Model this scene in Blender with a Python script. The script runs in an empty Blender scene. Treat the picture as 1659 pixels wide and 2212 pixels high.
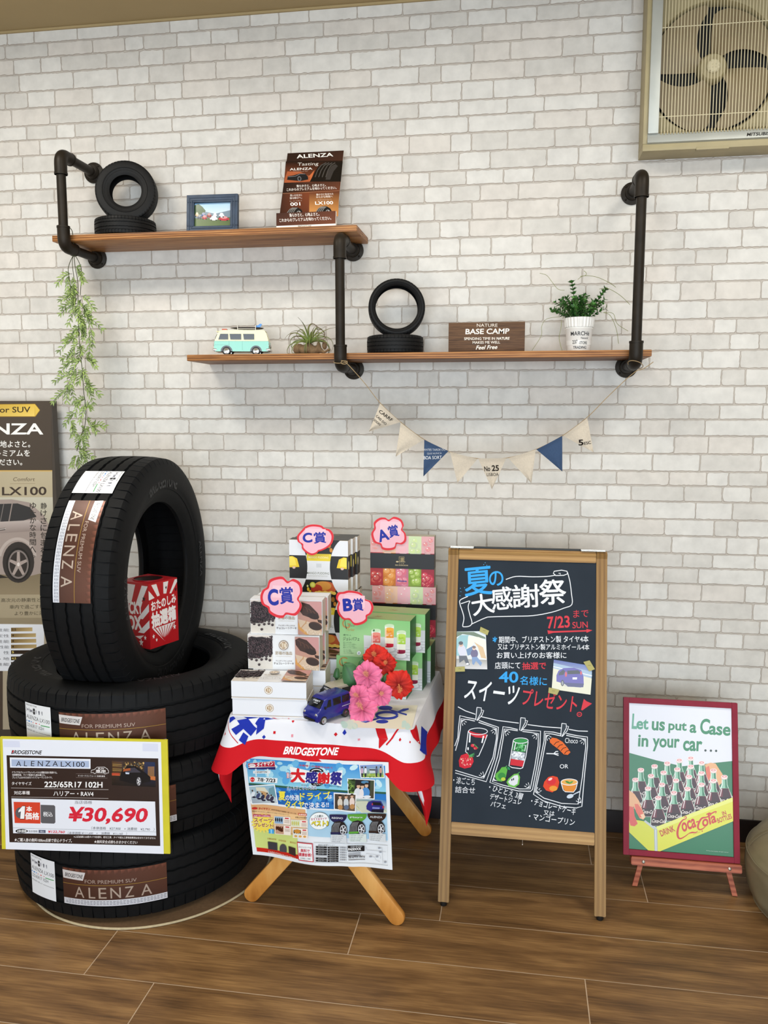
import bpy, bmesh, math, random
import numpy as np
from mathutils import Vector, Matrix, noise
from mathutils.geometry import tessellate_polygon
random.seed(7)
SC = bpy.context.scene
COL = SC.collection
PI = math.pi
R = math.radians

# ---------------------------------------------------------------- camera
EYE = Vector((0.0, 0.0, 1.39))
YAW, PITCH, FPX = R(-9.1), R(6.87), 1797.0
cam_data = bpy.data.cameras.new('camera')
cam = bpy.data.objects.new('camera', cam_data)
COL.objects.link(cam)
cam.location = EYE
cam.rotation_euler = (PI / 2 - PITCH, 0.0, -YAW)
cam_data.sensor_fit = 'HORIZONTAL'
cam_data.sensor_width = 36.0
cam_data.lens = 36.0 * FPX / 1659.0
cam_data.clip_start = 0.02
SC.camera = cam

# ---------------------------------------------------------------- world, lights, exposure
WALL = 2.718      # the brick wall stands at y = WALL
CEIL = 2.652
world = bpy.data.worlds.new('world')
SC.world = world
world.use_nodes = True
world.node_tree.nodes['Background'].inputs[0].default_value = (0.86, 0.93, 1.0, 1)
world.node_tree.nodes['Background'].inputs[1].default_value = 1.0

def area_light(name, loc, rot, sx, sy, power, color):
    d = bpy.data.lights.new(name, 'AREA')
    d.shape = 'RECTANGLE'; d.size = sx; d.size_y = sy; d.energy = power; d.color = color
    o = bpy.data.objects.new(name, d); COL.objects.link(o)
    o.location = loc; o.rotation_euler = rot
    return o

# daylight through the shop window behind the camera, and the ceiling lamps
area_light('window_daylight', (0.6, -2.42, 1.25), (R(90), 0, 0), 5.0, 1.9, 95, (0.80, 0.915, 1.0))
for k, (lx, lp) in enumerate(((-1.6, 11.5), (-0.4, 6.5), (0.9, 7.5))):
    area_light('ceiling_lamp_light_%s' % 'abc'[k], (lx, 1.62, 2.60), (0, 0, 0), 0.45, 0.45, lp, (1.0, 0.95, 0.85))
SC.view_settings.view_transform = 'Standard'
SC.view_settings.look = 'None'
SC.view_settings.gamma = 1.0
SC.view_settings.use_curve_mapping = False
SC.view_settings.exposure = 0.70

# ---------------------------------------------------------------- pixel -> point on a plane of the place
_f = Vector((math.sin(YAW) * math.cos(PITCH), math.cos(YAW) * math.cos(PITCH), -math.sin(PITCH)))
_r = Vector((math.cos(YAW), -math.sin(YAW), 0))
_d = _f.cross(_r)
def ray(x, y):
    return _f + _r * ((x - 829.5) / FPX) + _d * ((y - 1106.0) / FPX)
def at_y(x, y, Y):
    v = ray(x, y); return EYE + v * ((Y - EYE.y) / v.y)
def at_z(x, y, Z):
    v = ray(x, y); return EYE + v * ((Z - EYE.z) / v.z)

# ---------------------------------------------------------------- colour
def lin(c):
    return tuple(((v / 12.92) if v <= 0.04045 else ((v + 0.055) / 1.055) ** 2.4) for v in c)
_hc = {}
def hx(s):
    if not isinstance(s, str): return s
    if s not in _hc:
        t = s.lstrip('#')
        if len(t) == 3: t = ''.join(c + c for c in t)
        _hc[s] = lin(tuple(int(t[i:i + 2], 16) / 255 for i in (0, 2, 4)))
    return _hc[s]
def mix(a, b, t):
    return tuple(p + (q - p) * t for p, q in zip(hx(a), hx(b)))

# ---------------------------------------------------------------- materials
def new_mat(name):
    m = bpy.data.materials.new(name); m.use_nodes = True
    n, l = m.node_tree.nodes, m.node_tree.links
    return m, n, l, n['Principled BSDF']
def ramp(n, stops):
    r = n.new('ShaderNodeValToRGB'); e = r.color_ramp.elements
    while len(e) < len(stops): e.new(0.5)
    for k, (p, c) in enumerate(stops):
        e[k].position = p; e[k].color = (*hx(c), 1)
    return r
def coords(n, l, scale=(1, 1, 1), rot=(0, 0, 0)):
    t = n.new('ShaderNodeTexCoord'); m = n.new('ShaderNodeMapping')
    m.inputs['Scale'].default_value = scale; m.inputs['Rotation'].default_value = rot
    l.new(t.outputs['Object'], m.inputs['Vector']); return m
def add_bump(n, l, b, vec, scale, strength, dist=0.001, detail=4):
    t = n.new('ShaderNodeTexNoise'); t.inputs['Scale'].default_value = scale; t.inputs['Detail'].default_value = detail
    if vec: l.new(vec.outputs[0], t.inputs['Vector'])
    k = n.new('ShaderNodeBump'); k.inputs['Strength'].default_value = strength; k.inputs['Distance'].default_value = dist
    l.new(t.outputs[0], k.inputs['Height']); l.new(k.outputs[0], b.inputs['Normal'])
def flat(name, c, rough=0.5, metal=0.0, var=0.06, scale=30, bump=0.0, bdist=0.0005, spec=0.5):
    m, n, l, b = new_mat(name)
    v = coords(n, l)
    t = n.new('ShaderNodeTexNoise'); t.inputs['Scale'].default_value = scale; t.inputs['Detail'].default_value = 5
    l.new(v.outputs[0], t.inputs['Vector'])
    r = ramp(n, [(0.3, mix(c, '#000000', var)), (0.7, tuple(min(1.0, v * (1 + var * .6)) for v in hx(c)))])
    l.new(t.outputs[0], r.inputs[0]); l.new(r.outputs[0], b.inputs['Base Color'])
    b.inputs['Roughness'].default_value = rough; b.inputs['Metallic'].default_value = metal
    b.inputs['Specular IOR Level'].default_value = spec
    if bump: add_bump(n, l, b, v, scale * 4, bump, bdist)
    return m
def painted(name, rough=0.55, metal=0.0, spec=0.4, bump=0.0, scale=400, coat=0.0, var=0.0, vscale=60):
    """surface whose own printed or dyed colour is stored per vertex"""
    m, n, l, b = new_mat(name)
    a = n.new('ShaderNodeAttribute'); a.attribute_name = 'Col'
    out = a.outputs['Color']
    if var:
        v0 = coords(n, l)
        t = n.new('ShaderNodeTexNoise'); t.inputs['Scale'].default_value = vscale; t.inputs['Detail'].default_value = 6
        l.new(v0.outputs[0], t.inputs['Vector'])
        r = ramp(n, [(0.25, tuple([1 - var] * 3)), (0.75, (1, 1, 1))])
        l.new(t.outputs[0], r.inputs[0])
        mx = n.new('ShaderNodeMix'); mx.data_type = 'RGBA'; mx.blend_type = 'MULTIPLY'; mx.inputs['Factor'].default_value = 1
        l.new(out, mx.inputs['A']); l.new(r.outputs[0], mx.inputs['B']); out = mx.outputs['Result']
    l.new(out, b.inputs['Base Color'])
    b.inputs['Roughness'].default_value = rough; b.inputs['Metallic'].default_value = metal
    b.inputs['Specular IOR Level'].default_value = spec; b.inputs['Coat Weight'].default_value = coat
    b.inputs['Coat Roughness'].default_value = 0.12
    if bump: add_bump(n, l, b, coords(n, l), scale, bump, 0.0004)
    return m
def wood(name, dark, mid, light, grain=(3, 40, 40), rough=0.5, rings=6.0, rot=(0, 0, 0), attr=False, bump=0.15, dist=3.0, band=None, fine=(5.0, 0.3), wave=0.35, fstretch=None):
    m, n, l, b = new_mat(name)
    v = coords(n, l, grain, rot)
    src = v.outputs[0]
    if attr:
        a = n.new('ShaderNodeAttribute'); a.attribute_name = 'Col'
        sc = n.new('ShaderNodeVectorMath'); sc.operation = 'SCALE'; sc.inputs['Scale'].default_value = 37.0
        l.new(a.outputs['Vector'], sc.inputs[0])
        ad = n.new('ShaderNodeVectorMath'); ad.operation = 'ADD'
        l.new(src, ad.inputs[0]); l.new(sc.outputs[0], ad.inputs[1]); src = ad.outputs[0]
    w = n.new('ShaderNodeTexNoise'); w.inputs['Scale'].default_value = 1.0; w.inputs['Detail'].default_value = 6; w.inputs['Distortion'].default_value = dist * 0.3
    l.new(src, w.inputs['Vector'])
    g = n.new('ShaderNodeTexWave'); g.wave_type = 'BANDS'; g.bands_direction = band or 'Z'
    g.inputs['Scale'].default_value = rings * 0.1; g.inputs['Distortion'].default_value = dist; g.inputs['Detail'].default_value = 4; g.inputs['Detail Scale'].default_value = 0.8
    l.new(src, g.inputs['Vector'])
    f = n.new('ShaderNodeTexNoise'); f.inputs['Scale'].default_value = fine[0]; f.inputs['Detail'].default_value = 8
    if fstretch:
        fm = n.new('ShaderNodeVectorMath'); fm.operation = 'MULTIPLY'; fm.inputs[1].default_value = fstretch
        l.new(src, fm.inputs[0]); l.new(fm.outputs[0], f.inputs['Vector'])
    else: l.new(src, f.inputs['Vector'])
    m1 = n.new('ShaderNodeMix'); m1.data_type = 'FLOAT'; m1.inputs['Factor'].default_value = wave
    l.new(w.outputs[0], m1.inputs['A']); l.new(g.outputs['Fac'], m1.inputs['B'])
    m2 = n.new('ShaderNodeMix'); m2.data_type = 'FLOAT'; m2.inputs['Factor'].default_value = fine[1]
    l.new(m1.outputs[0], m2.inputs['A']); l.new(f.outputs[0], m2.inputs['B'])
    r = ramp(n, [(0.28, dark), (0.5, mid), (0.72, light)])
    l.new(m2.outputs[0], r.inputs[0]); l.new(r.outputs[0], b.inputs['Base Color'])
    b.inputs['Roughness'].default_value = rough; b.inputs['Specular IOR Level'].default_value = 0.35
    k = n.new('ShaderNodeBump'); k.inputs['Strength'].default_value = bump; k.inputs['Distance'].default_value = 0.001
    l.new(m2.outputs[0], k.inputs['Height']); l.new(k.outputs[0], b.inputs['Normal'])
    return m

MAT = {}
MAT['print'] = painted('printed_paper', 0.5, spec=0.3)
MAT['gloss'] = painted('glossy_print', 0.22, spec=0.5)
MAT['film'] = painted('print_under_clear_film', 0.2, spec=0.32, bump=0.10, scale=14)
MAT['foil'] = painted('copper_foil_print', 0.34, metal=0.35, spec=0.5, bump=0.35, scale=60)
MAT['cloth'] = painted('woven_cloth', 0.75, spec=0.15, bump=0.25, scale=900)
MAT['linen'] = painted('linen_weave', 0.85, spec=0.1, bump=0.4, scale=1500, var=0.14, vscale=220)
MAT['chalk'] = painted('chalk_marker', 0.7, spec=0.2)
MAT['card'] = painted('cardboard_box', 0.42, spec=0.4)
MAT['leaf'] = painted('plastic_leaf', 0.45, spec=0.4)
MAT['petal'] = painted('fabric_petal', 0.7, spec=0.2, bump=0.3, scale=300)
MAT['toy'] = painted('toy_enamel', 0.25, spec=0.5, coat=0.3)
MAT['brick'] = painted('brick_wallpaper', 0.8, spec=0.2, bump=0.6, scale=300, var=0.16, vscale=30)
MAT['ceiling'] = flat('ceiling_paint', '#a8946c', 0.85, var=0.05, scale=3)
MAT['plaster'] = flat('white_plaster', '#dcd6ca', 0.85, var=0.03, scale=4)
MAT['base'] = flat('dark_vinyl_base', '#1d1517', 0.5, var=0.1)
MAT['grout'] = flat('pale_grout', '#c8b096', 0.8, var=0.1)
MAT['floor'] = wood('floor_plank_tile', '#432e1b', '#795937', '#a27d50', grain=(2.4, 10, 10), rough=0.42, rings=5, attr=True, bump=0.10, dist=5, band='Y', fine=(9, .42), wave=.14, fstretch=(.5, 2.2, 2.2))
MAT['shelf'] = wood('stained_pine', '#4e2d15', '#8f5c30', '#b88550', grain=(3, 30, 60), rough=0.5, rings=8, dist=5)
MAT['oak'] = wood('oak_frame', '#75552f', '#8c6a3c', '#9d7b49', grain=(60, 2, 1.6), rough=0.5, rings=4, dist=1.5, band='X', fine=(7, .4))
MAT['oakx'] = wood('oak_rail', '#8f6c40', '#a98350', '#bb9862', grain=(1.6, 2, 60), rough=0.5, rings=4, dist=1.5, fine=(7, .4))
MAT['beech'] = wood('honey_varnished_wood', '#9a5c1e', '#c98a42', '#dca660', grain=(10, 10, 3), rough=0.35, rings=4, dist=2, bump=0.05)
MAT['redwood'] = wood('reddish_easel_wood', '#7e3a26', '#a85a40', '#bd7052', grain=(5, 40, 40), rough=0.5, rings=5, dist=2)
MAT['sign'] = wood('dark_sign_wood', '#33200f', '#553a26', '#7b5a3a', grain=(5, 30, 90), rough=0.6, rings=9, dist=6)
MAT['pipe'] = flat('aged_black_iron', '#262019', 0.48, metal=0.25, var=0.3, scale=26, bump=0.1, spec=0.25)
MAT['rubber'] = flat('tyre_rubber', '#111214', 0.6, var=0.2, scale=60, spec=0.14)
MAT['rubber2'] = flat('small_tyre_rubber', '#121213', 0.55, var=0.2, scale=80, spec=0.2)
MAT['black'] = flat('black_plastic', '#131313', 0.45, var=0.1)
MAT['chrome'] = flat('chrome', '#c9c9c6', 0.2, metal=1.0, var=0.05)
MAT['steel'] = flat('screw_steel', '#d5d5d2', 0.3, metal=0.9, var=0.05)
MAT['slate'] = flat('chalkboard_slate', '#2a323c', 0.7, var=0.1, scale=9, spec=0.12)
MAT['redframe'] = flat('red_lacquered_frame', '#86162f', 0.45, var=0.08, spec=0.2)
MAT['leather'] = flat('taupe_leather', '#7c725a', 0.5, var=0.14, scale=14, bump=0.25, bdist=0.001)
MAT['mustard'] = flat('mustard_fabric', '#a8851c', 0.85, var=0.15, scale=60, bump=0.3)
MAT['fanbeige'] = flat('yellowed_plastic', '#a59873', 0.5, var=0.12, scale=12)
MAT['fanblade'] = flat('dusty_beige_blade', '#8d7c5e', 0.55, var=0.14, scale=10)
MAT['alu'] = flat('brushed_aluminium', '#b4b7b2', 0.45, metal=0.35, var=0.08, scale=12)
MAT['wire'] = flat('cream_wire', '#d9cfae', 0.4, var=0.05)
MAT['white'] = flat('white_card', '#e6e6e4', 0.6, var=0.02)
MAT['yellow'] = flat('yellow_board', '#cfc52a', 0.5, var=0.05)
MAT['pot'] = flat('white_enamel_tin', '#dcdcda', 0.35, var=0.04)
MAT['denim'] = flat('blue_painted_wood', '#2f4056', 0.55, var=0.25, scale=50)
MAT['twine'] = flat('jute_twine', '#9c8562', 0.9, var=0.2, scale=200)
MAT['drift'] = flat('driftwood', '#7c6346', 0.85, var=0.35, scale=40, bump=0.6, bdist=0.003)
MAT['stem'] = flat('dark_stem', '#3d4226', 0.6, var=0.2)
MAT['banner'] = flat('banner_edge', '#3f3730', 0.5, var=0.05)
MAT['glass'] = flat('dark_toy_window', '#16181c', 0.12, var=0.05)
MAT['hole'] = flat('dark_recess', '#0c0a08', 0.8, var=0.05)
MAT['matbrown'] = flat('brown_mat', '#6a5138', 0.8, var=0.15, scale=120)
MAT['rope'] = flat('pale_edge_trim', '#b9aa8a', 0.8, var=0.15, scale=90)

# ---------------------------------------------------------------- mesh builder
class MB:
    def __init__(s, c=None):
        s.v = []; s.f = []; s.mi = []; s.c = []; s.sm = []
        s.cur = hx(c) if c else (0.5, 0.5, 0.5); s.m = 0; s.M = Matrix()
    def color(s, c): s.cur = hx(c); return s
    def add(s, vs, fs, smooth=True, cols=None):
        o = len(s.v)
        for k, p in enumerate(vs):
            s.v.append(s.M @ Vector(p)); s.c.append(hx(cols[k]) if cols else s.cur)
        for f in fs:
            s.f.append([i + o for i in f]); s.mi.append(s.m); s.sm.append(smooth)
    def box(s, c, d, bev=0.0, rot=None):
        x, y, z = (k / 2 for k in d); T = Matrix.Translation(Vector(c))
        if rot: T = T @ rot
        if bev <= 0:
            vs = [(a * x, b * y, e * z) for a in (-1, 1) for b in (-1, 1) for e in (-1, 1)]
            s.add([T @ Vector(p) for p in vs], [(0, 1, 3, 2), (4, 6, 7, 5), (0, 4, 5, 1), (2, 3, 7, 6), (0, 2, 6, 4), (1, 5, 7, 3)], False)
            return s
        bm = bmesh.new(); bmesh.ops.create_cube(bm, size=1.0)
        for v in bm.verts: v.co = Vector((v.co.x * 2 * x, v.co.y * 2 * y, v.co.z * 2 * z))
        bmesh.ops.bevel(bm, geom=list(bm.edges), offset=bev, segments=2, affect='EDGES', profile=0.6)
        s.bm(bm, T); return s
    def bm(s, bm, T=Matrix()):
        bm.verts.index_update()
        s.add([T @ v.co for v in bm.verts], [[v.index for v in f.verts] for f in bm.faces]); bm.free()
    def span(s, a, b, bev=0.0):
        return s.box([(p + q) / 2 for p, q in zip(a, b)], [abs(q - p) for p, q in zip(a, b)], bev)
    def tube(s, pts, r, seg=12, caps=True, closed=False, cols=None):
        pts = [Vector(p) for p in pts]; n = len(pts)
        rr = r if isinstance(r, (list, tuple)) else [r] * n
        vs = []; cc = []; up = None
        for i, p in enumerate(pts):
            if closed: t = pts[(i + 1) % n] - pts[i - 1]
            else: t = pts[min(i + 1, n - 1)] - pts[max(i - 1, 0)]
            t = t.normalized() if t.length > 1e-9 else Vector((0, 0, 1))
            if up is None: up = t.orthogonal().normalized()
            up = (up - t * up.dot(t))
            up = up.normalized() if up.length > 1e-6 else t.orthogonal().normalized()
            w = t.cross(up)
            for k in range(seg):
                a = 2 * PI * k / seg
                vs.append(p + (up * math.cos(a) + w * math.sin(a)) * rr[i])
                if cols: cc.append(cols[i])
        fs = []
        m = n if closed else n - 1
        for i in range(m):
            j = (i + 1) % n
            for k in range(seg):
                q = (k + 1) % seg
                fs.append((i * seg + k, i * seg + q, j * seg + q, j * seg + k))
        if caps and not closed:
            fs.append(list(range(seg))[::-1]); fs.append([(n - 1) * seg + k for k in range(seg)])
        s.add(vs, fs, True, cc or None); return s
    def lathe(s, prof, seg=32, c=(0, 0, 0), closed=False, T=None):
        T = (T or Matrix()); n = len(prof); vs = []
        for k in range(seg):
            a = 2 * PI * k / seg
            for (r, z) in prof: vs.append(T @ Vector((c[0] + r * math.cos(a), c[1] + r * math.sin(a), c[2] + z)))
        fs = []
        for k in range(seg):
            q = (k + 1) % seg
            for i in range(n if closed else n - 1):
                j = (i + 1) % n
                fs.append((k * n + i, q * n + i, q * n + j, k * n + j))
        s.add(vs, fs); return s
    def prism(s, pts, z0, z1, T=None, smooth=False):
        T = T or Matrix(); n = len(pts)
        vs = [T @ Vector((p[0], p[1], z0)) for p in pts] + [T @ Vector((p[0], p[1], z1)) for p in pts]
        fs = [list(range(n))[::-1], list(range(n, 2 * n))] + [(i, (i + 1) % n, n + (i + 1) % n, n + i) for i in range(n)]
        s.add(vs, fs, smooth); return s
    def grid(s, fn, nu, nv, cf=None, wrap=False):
        vs = []; cc = []
        for j in range(nv + 1):
            for i in range(nu + (0 if wrap else 1)):
                vs.append(fn(i / nu, j / nv))
                if cf: cc.append(cf(i / nu, j / nv))
        w = nu + (0 if wrap else 1); fs = []
        for j in range(nv):
            for i in range(nu):
                k = (i + 1) % w
                fs.append((j * w + i, j * w + k, (j + 1) * w + k, (j + 1) * w + i))
        s.add(vs, fs, True, cc or None); return s
    def ball(s, c, r, nu=16, nv=10):
        r = r if isinstance(r, (tuple, list)) else (r, r, r); c = Vector(c)
        return s.grid(lambda u, v: c + Vector((r[0] * math.cos(2 * PI * u) * math.sin(PI * v), r[1] * math.sin(2 * PI * u) * math.sin(PI * v), -r[2] * math.cos(PI * v))), nu, nv, wrap=True)

WM = {}
def thing(name, label, cat, loc=(0, 0, 0), rz=0.0, group=None, mat=None):
    o = bpy.data.objects.new(name, None); COL.objects.link(o)
    m = mat if mat is not None else Matrix.Translation(Vector(loc)) @ Matrix.Rotation(rz, 4, 'Z')
    o.matrix_world = m; o.empty_display_size = 0.05
    WM[o] = m.copy(); tag(o, label, cat, group); return o
def tag(o, label, cat, group=None):
    o['label'] = label; o['category'] = cat
    if group: o['group'] = group
    return o
def obj(name, mb, mats, parent=None, local=True, auto=38, label=None):
    """one mesh object; LOCAL: the builder's numbers are in the parent's own frame, else in world numbers"""
    me = bpy.data.meshes.new(name)
    vs = mb.v
    if parent is not None and not local:
        inv = WM[parent].inverted(); vs = [inv @ v for v in vs]
    me.from_pydata([tuple(v) for v in vs], [], mb.f)
    me.polygons.foreach_set('material_index', mb.mi)
    me.polygons.foreach_set('use_smooth', mb.sm)
    at = me.color_attributes.new('Col', 'FLOAT_COLOR', 'POINT')
    at.data.foreach_set('color', np.array([(*c, 1.0) for c in mb.c], dtype=np.float32).ravel())
    for m in (mats if isinstance(mats, (list, tuple)) else [mats]): me.materials.append(MAT[m] if isinstance(m, str) else m)
    me.update()
    if auto: me.set_sharp_from_angle(angle=R(auto))
    o = bpy.data.objects.new(name, me); COL.objects.link(o)
    if parent is not None: o.parent = parent; WM[o] = WM[parent]
    else: WM[o] = Matrix()
    if label: o['label'] = label
    return o
def struct(name, mb, mats, auto=38):
    o = obj(name, mb, mats, auto=auto); o['kind'] = 'structure'; return o
KIDS = {}
def copy_thing(src, m, label, group=None):
    r = src.copy(); COL.objects.link(r); r.matrix_world = m; WM[r] = m.copy(); r['label'] = label
    if group: r['group'] = group
    for ch in [o for o in bpy.data.objects if o.parent == src]:
        c = ch.copy(); COL.objects.link(c); c.parent = r; WM[c] = m.copy()
        for g in [o for o in bpy.data.objects if o.parent == ch]:
            d = g.copy(); COL.objects.link(d); d.parent = c; WM[d] = m.copy()
    return r

# ---------------------------------------------------------------- flat art: shapes and lettering laid on a face
_glyph = {}
def glyphs(t, bold=0.0):
    k = (t, bold)
    if k not in _glyph:
        cu = bpy.data.curves.new('lettering', 'FONT'); cu.body = t; cu.resolution_u = 3 if len(t) > 3 else 5; cu.offset = bold
        o = bpy.data.objects.new('lettering', cu); me = o.to_mesh()
        v = [(p.co.x, p.co.y) for p in me.vertices]; f = [list(p.vertices) for p in me.polygons]
        o.to_mesh_clear(); bpy.data.objects.remove(o); bpy.data.curves.remove(cu)
        _glyph[k] = (v, f)
    return _glyph[k]
def homography(q, w, h):
    A = []; B = []
    for (x, y), (u, v) in zip(q, ((0, h), (w, h), (w, 0), (0, 0))):
        A.append([x, y, 1, 0, 0, 0, -u * x, -u * y]); B.append(u)
        A.append([0, 0, 0, x, y, 1, -v * x, -v * y]); B.append(v)
    s = np.linalg.solve(np.array(A, float), np.array(B, float))
    return np.append(s, 1).reshape(3, 3)
class Sheet:
    """art drawn in the numbers of a drawing (quad = its corners TL, TR, BR, BL) and laid on a face w x h"""
    def __init__(s, mb, mapf, quad=None, w=1, h=1, eps=5e-6, lift=3e-4):
        s.maxlen = None
        s.mb = mb; s.map = mapf; s.Hm = homography(quad, w, h) if quad else None
        s.eps = eps; s.l = lift; s.o = (0, 0, 1.0); s.flip = quad is not None
    def view(s, x, y, k): s.o = (x, y, k); return s
    def uv(s, p):
        x, y = s.o[0] + p[0] / s.o[2], s.o[1] + p[1] / s.o[2]
        if s.Hm is None: return x, y
        a = s.Hm @ (x, y, 1.0); return a[0] / a[2], a[1] / a[2]
    def put(s, pts, faces, cols, same=False):
        s.l += (4e-6 if same else s.eps)
        if s.maxlen: pts, faces, cols = s.fine(pts, faces, cols)
        vs = [s.map(*s.uv(p), s.l) for p in pts]
        a = [p for p in pts]
        # orient faces towards the viewer
        fs = []
        for f in faces:
            ar = sum(a[f[i]][0] * a[f[(i + 1) % len(f)]][1] - a[f[(i + 1) % len(f)]][0] * a[f[i]][1] for i in range(len(f)))
            if (ar > 0) == s.flip: f = f[::-1]
            fs.append(f)
        if isinstance(cols, list): s.mb.add(vs, fs, False, cols)
        else:
            s.mb.cur = hx(cols); s.mb.add(vs, fs, False)
    def fine(s, pts, faces, cols):
        """triangles no longer than maxlen, so that art follows a bent surface"""
        P = [tuple(p) for p in pts]; C = list(cols) if isinstance(cols, list) else None; mid = {}
        T = []
        for f in faces:
            if len(f) == 3: T.append(tuple(f))
            else:
                tri = tessellate_polygon([[Vector((P[i][0], P[i][1], 0)) for i in f]])
                T += [tuple(f[i] for i in t) for t in tri]
        out = []; ml = s.maxlen * s.o[2]
        while T:
            t = T.pop(); L = [(math.hypot(P[t[i]][0] - P[t[(i + 1) % 3]][0], P[t[i]][1] - P[t[(i + 1) % 3]][1]), i) for i in range(3)]
            d, i = max(L)
            if d <= ml: out.append(list(t)); continue
            x, y, z = t[i], t[(i + 1) % 3], t[(i + 2) % 3]; k = (min(x, y), max(x, y))
            if k not in mid:
                mid[k] = len(P); P.append(((P[x][0] + P[y][0]) / 2, (P[x][1] + P[y][1]) / 2))
                if C: C.append(mix(C[x], C[y], .5))
            m = mid[k]; T += [(x, m, z), (m, y, z)]
        return P, out, (C if C else cols)
    def poly(s, pts, c): s.put(pts, [list(range(len(pts)))], c)
    def rect(s, x0, y0, x1, y1, c, nu=1, nv=1): s.quad([(x0, y0), (x1, y0), (x1, y1), (x0, y1)], c, nu, nv)
    def quad(s, q, c, nu=1, nv=1):
        """four corners; c one colour or four corner colours"""
        P = []; Cc = []
        four = isinstance(c, list)
        for j in range(nv + 1):
            for i in range(nu + 1):
                u, v = i / nu, j / nv
                P.append(tuple((q[0][k] * (1 - u) + q[1][k] * u) * (1 - v) + (q[3][k] * (1 - u) + q[2][k] * u) * v for k in (0, 1)))
                if four: Cc.append(mix(mix(c[0], c[1], u), mix(c[3], c[2], u), v))
        w = nu + 1
        F = [[j * w + i, j * w + i + 1, (j + 1) * w + i + 1, (j + 1) * w + i] for j in range(nv) for i in range(nu)]
        s.put(P, F, Cc if four else c)
    def ell(s, cx, cy, rx, ry, c, n=20, a0=0.0, a1=2 * PI, rot=0.0):
        cr, sr = math.cos(rot), math.sin(rot); full = abs(a1 - a0 - 2 * PI) < 1e-6
        P = []
        for k in range(n if full else n + 1):
            a = a0 + (a1 - a0) * k / n; x, y = rx * math.cos(a), ry * math.sin(a)
            P.append((cx + x * cr - y * sr, cy + x * sr + y * cr))
        s.poly(P, c)
    def line(s, pts, w, c, closed=False, smooth=0):
        if smooth:
            Q = []; Wd = []; n = len(pts)
            for i in range(n - 1):
                p = [Vector(pts[max(0, min(n - 1, i + j))]) for j in (-1, 0, 1, 2)]
                for k in range(smooth):
                    t = k / smooth; v = .5 * ((2 * p[1]) + (p[2] - p[0]) * t + (2 * p[0] - 5 * p[1] + 4 * p[2] - p[3]) * t * t + (3 * p[1] - p[0] - 3 * p[2] + p[3]) * t ** 3)
                    Q.append((v.x, v.y)); Wd.append(w[i] * (1 - t) + w[i + 1] * t if isinstance(w, list) else w)
            Q.append(pts[-1]); Wd.append(w[-1] if isinstance(w, list) else w); pts, w = Q, Wd
        n = len(pts)
        if n < 2: return
        L = []; Rr = []
        for i in range(n):
            if closed: a, b = pts[i - 1], pts[(i + 1) % n]
            else: a, b = pts[max(i - 1, 0)], pts[min(i + 1, n - 1)]
            dx, dy = b[0] - a[0], b[1] - a[1]; d = math.hypot(dx, dy) or 1
            ww = w[i] if isinstance(w, list) else w
            L.append((pts[i][0] - dy / d * ww / 2, pts[i][1] + dx / d * ww / 2)); Rr.append((pts[i][0] + dy / d * ww / 2, pts[i][1] - dx / d * ww / 2))
        P = L + Rr
        F = [[i, (i + 1) % n, n + (i + 1) % n, n + i] for i in range(n if closed else n - 1)]
        s.put(P, F, c)
    def arc(s, cx, cy, rx, ry, a0, a1, w, c, n=16):
        s.line([(cx + rx * math.cos(a0 + (a1 - a0) * k / n), cy + ry * math.sin(a0 + (a1 - a0) * k / n)) for k in range(n + 1)], w, c)
    def text(s, t, a, b, h, c, bold=0.0, sh=0.0):
        """T fills the strip from baseline point A to B, H tall"""
        cjk = any(ord(ch) > 0x2e00 for ch in t)
        v, f = glyphs(t, 0.0 if (cjk or bold < 0) else min(bold, 0.02))
        if not v: return
        x0 = min(p[0] for p in v); x1 = max(p[0] for p in v); y0 = min(p[1] for p in v); y1 = max(p[1] for p in v)
        dx, dy = b[0] - a[0], b[1] - a[1]; L = math.hypot(dx, dy); ex, ey = dx / L, dy / L
        nx, ny = (ey, -ex) if s.flip else (-ey, ex)
        b2 = bold if cjk else bold - 0.02      # heavier strokes: the shape struck several times side by side
        offs = [(0, 0)] if b2 < 0.006 else [(b2 * .8 * math.cos(k), b2 * .8 * math.sin(k)) for k in (0.5, 1.9, 3.5, 5.1)]
        fx_, fy_ = 1 / ((x1 - x0) or 1), 1 / ((y1 - y0) or 1)
        for n_, (ox, oy) in enumerate(offs):
            P = []
            for (gx, gy) in v:
                q = (gx + ox - x0) * fx_; r = (gy + oy - y0) * fy_ * h
                P.append((a[0] + dx * q + nx * r + ex * r * sh, a[1] + dy * q + ny * r + ey * r * sh))
            s.put(P, f, c, n_ > 0)
    def vtext(s, t, x, y, size, c, bold=0.0, step=None, dx=0.0):
        for k, ch in enumerate(t):
            yy = y + k * (step or size * 1.1)
            xx = x + dx * k
            if ch in '。、っゃゅょ': s.text(ch, (xx + size * .5, yy + size * .6), (xx + size * .85, yy + size * .6), size * .35, c, bold)
            else: s.text(ch, (xx, yy + size), (xx + size, yy + size), size, c, bold)
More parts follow.
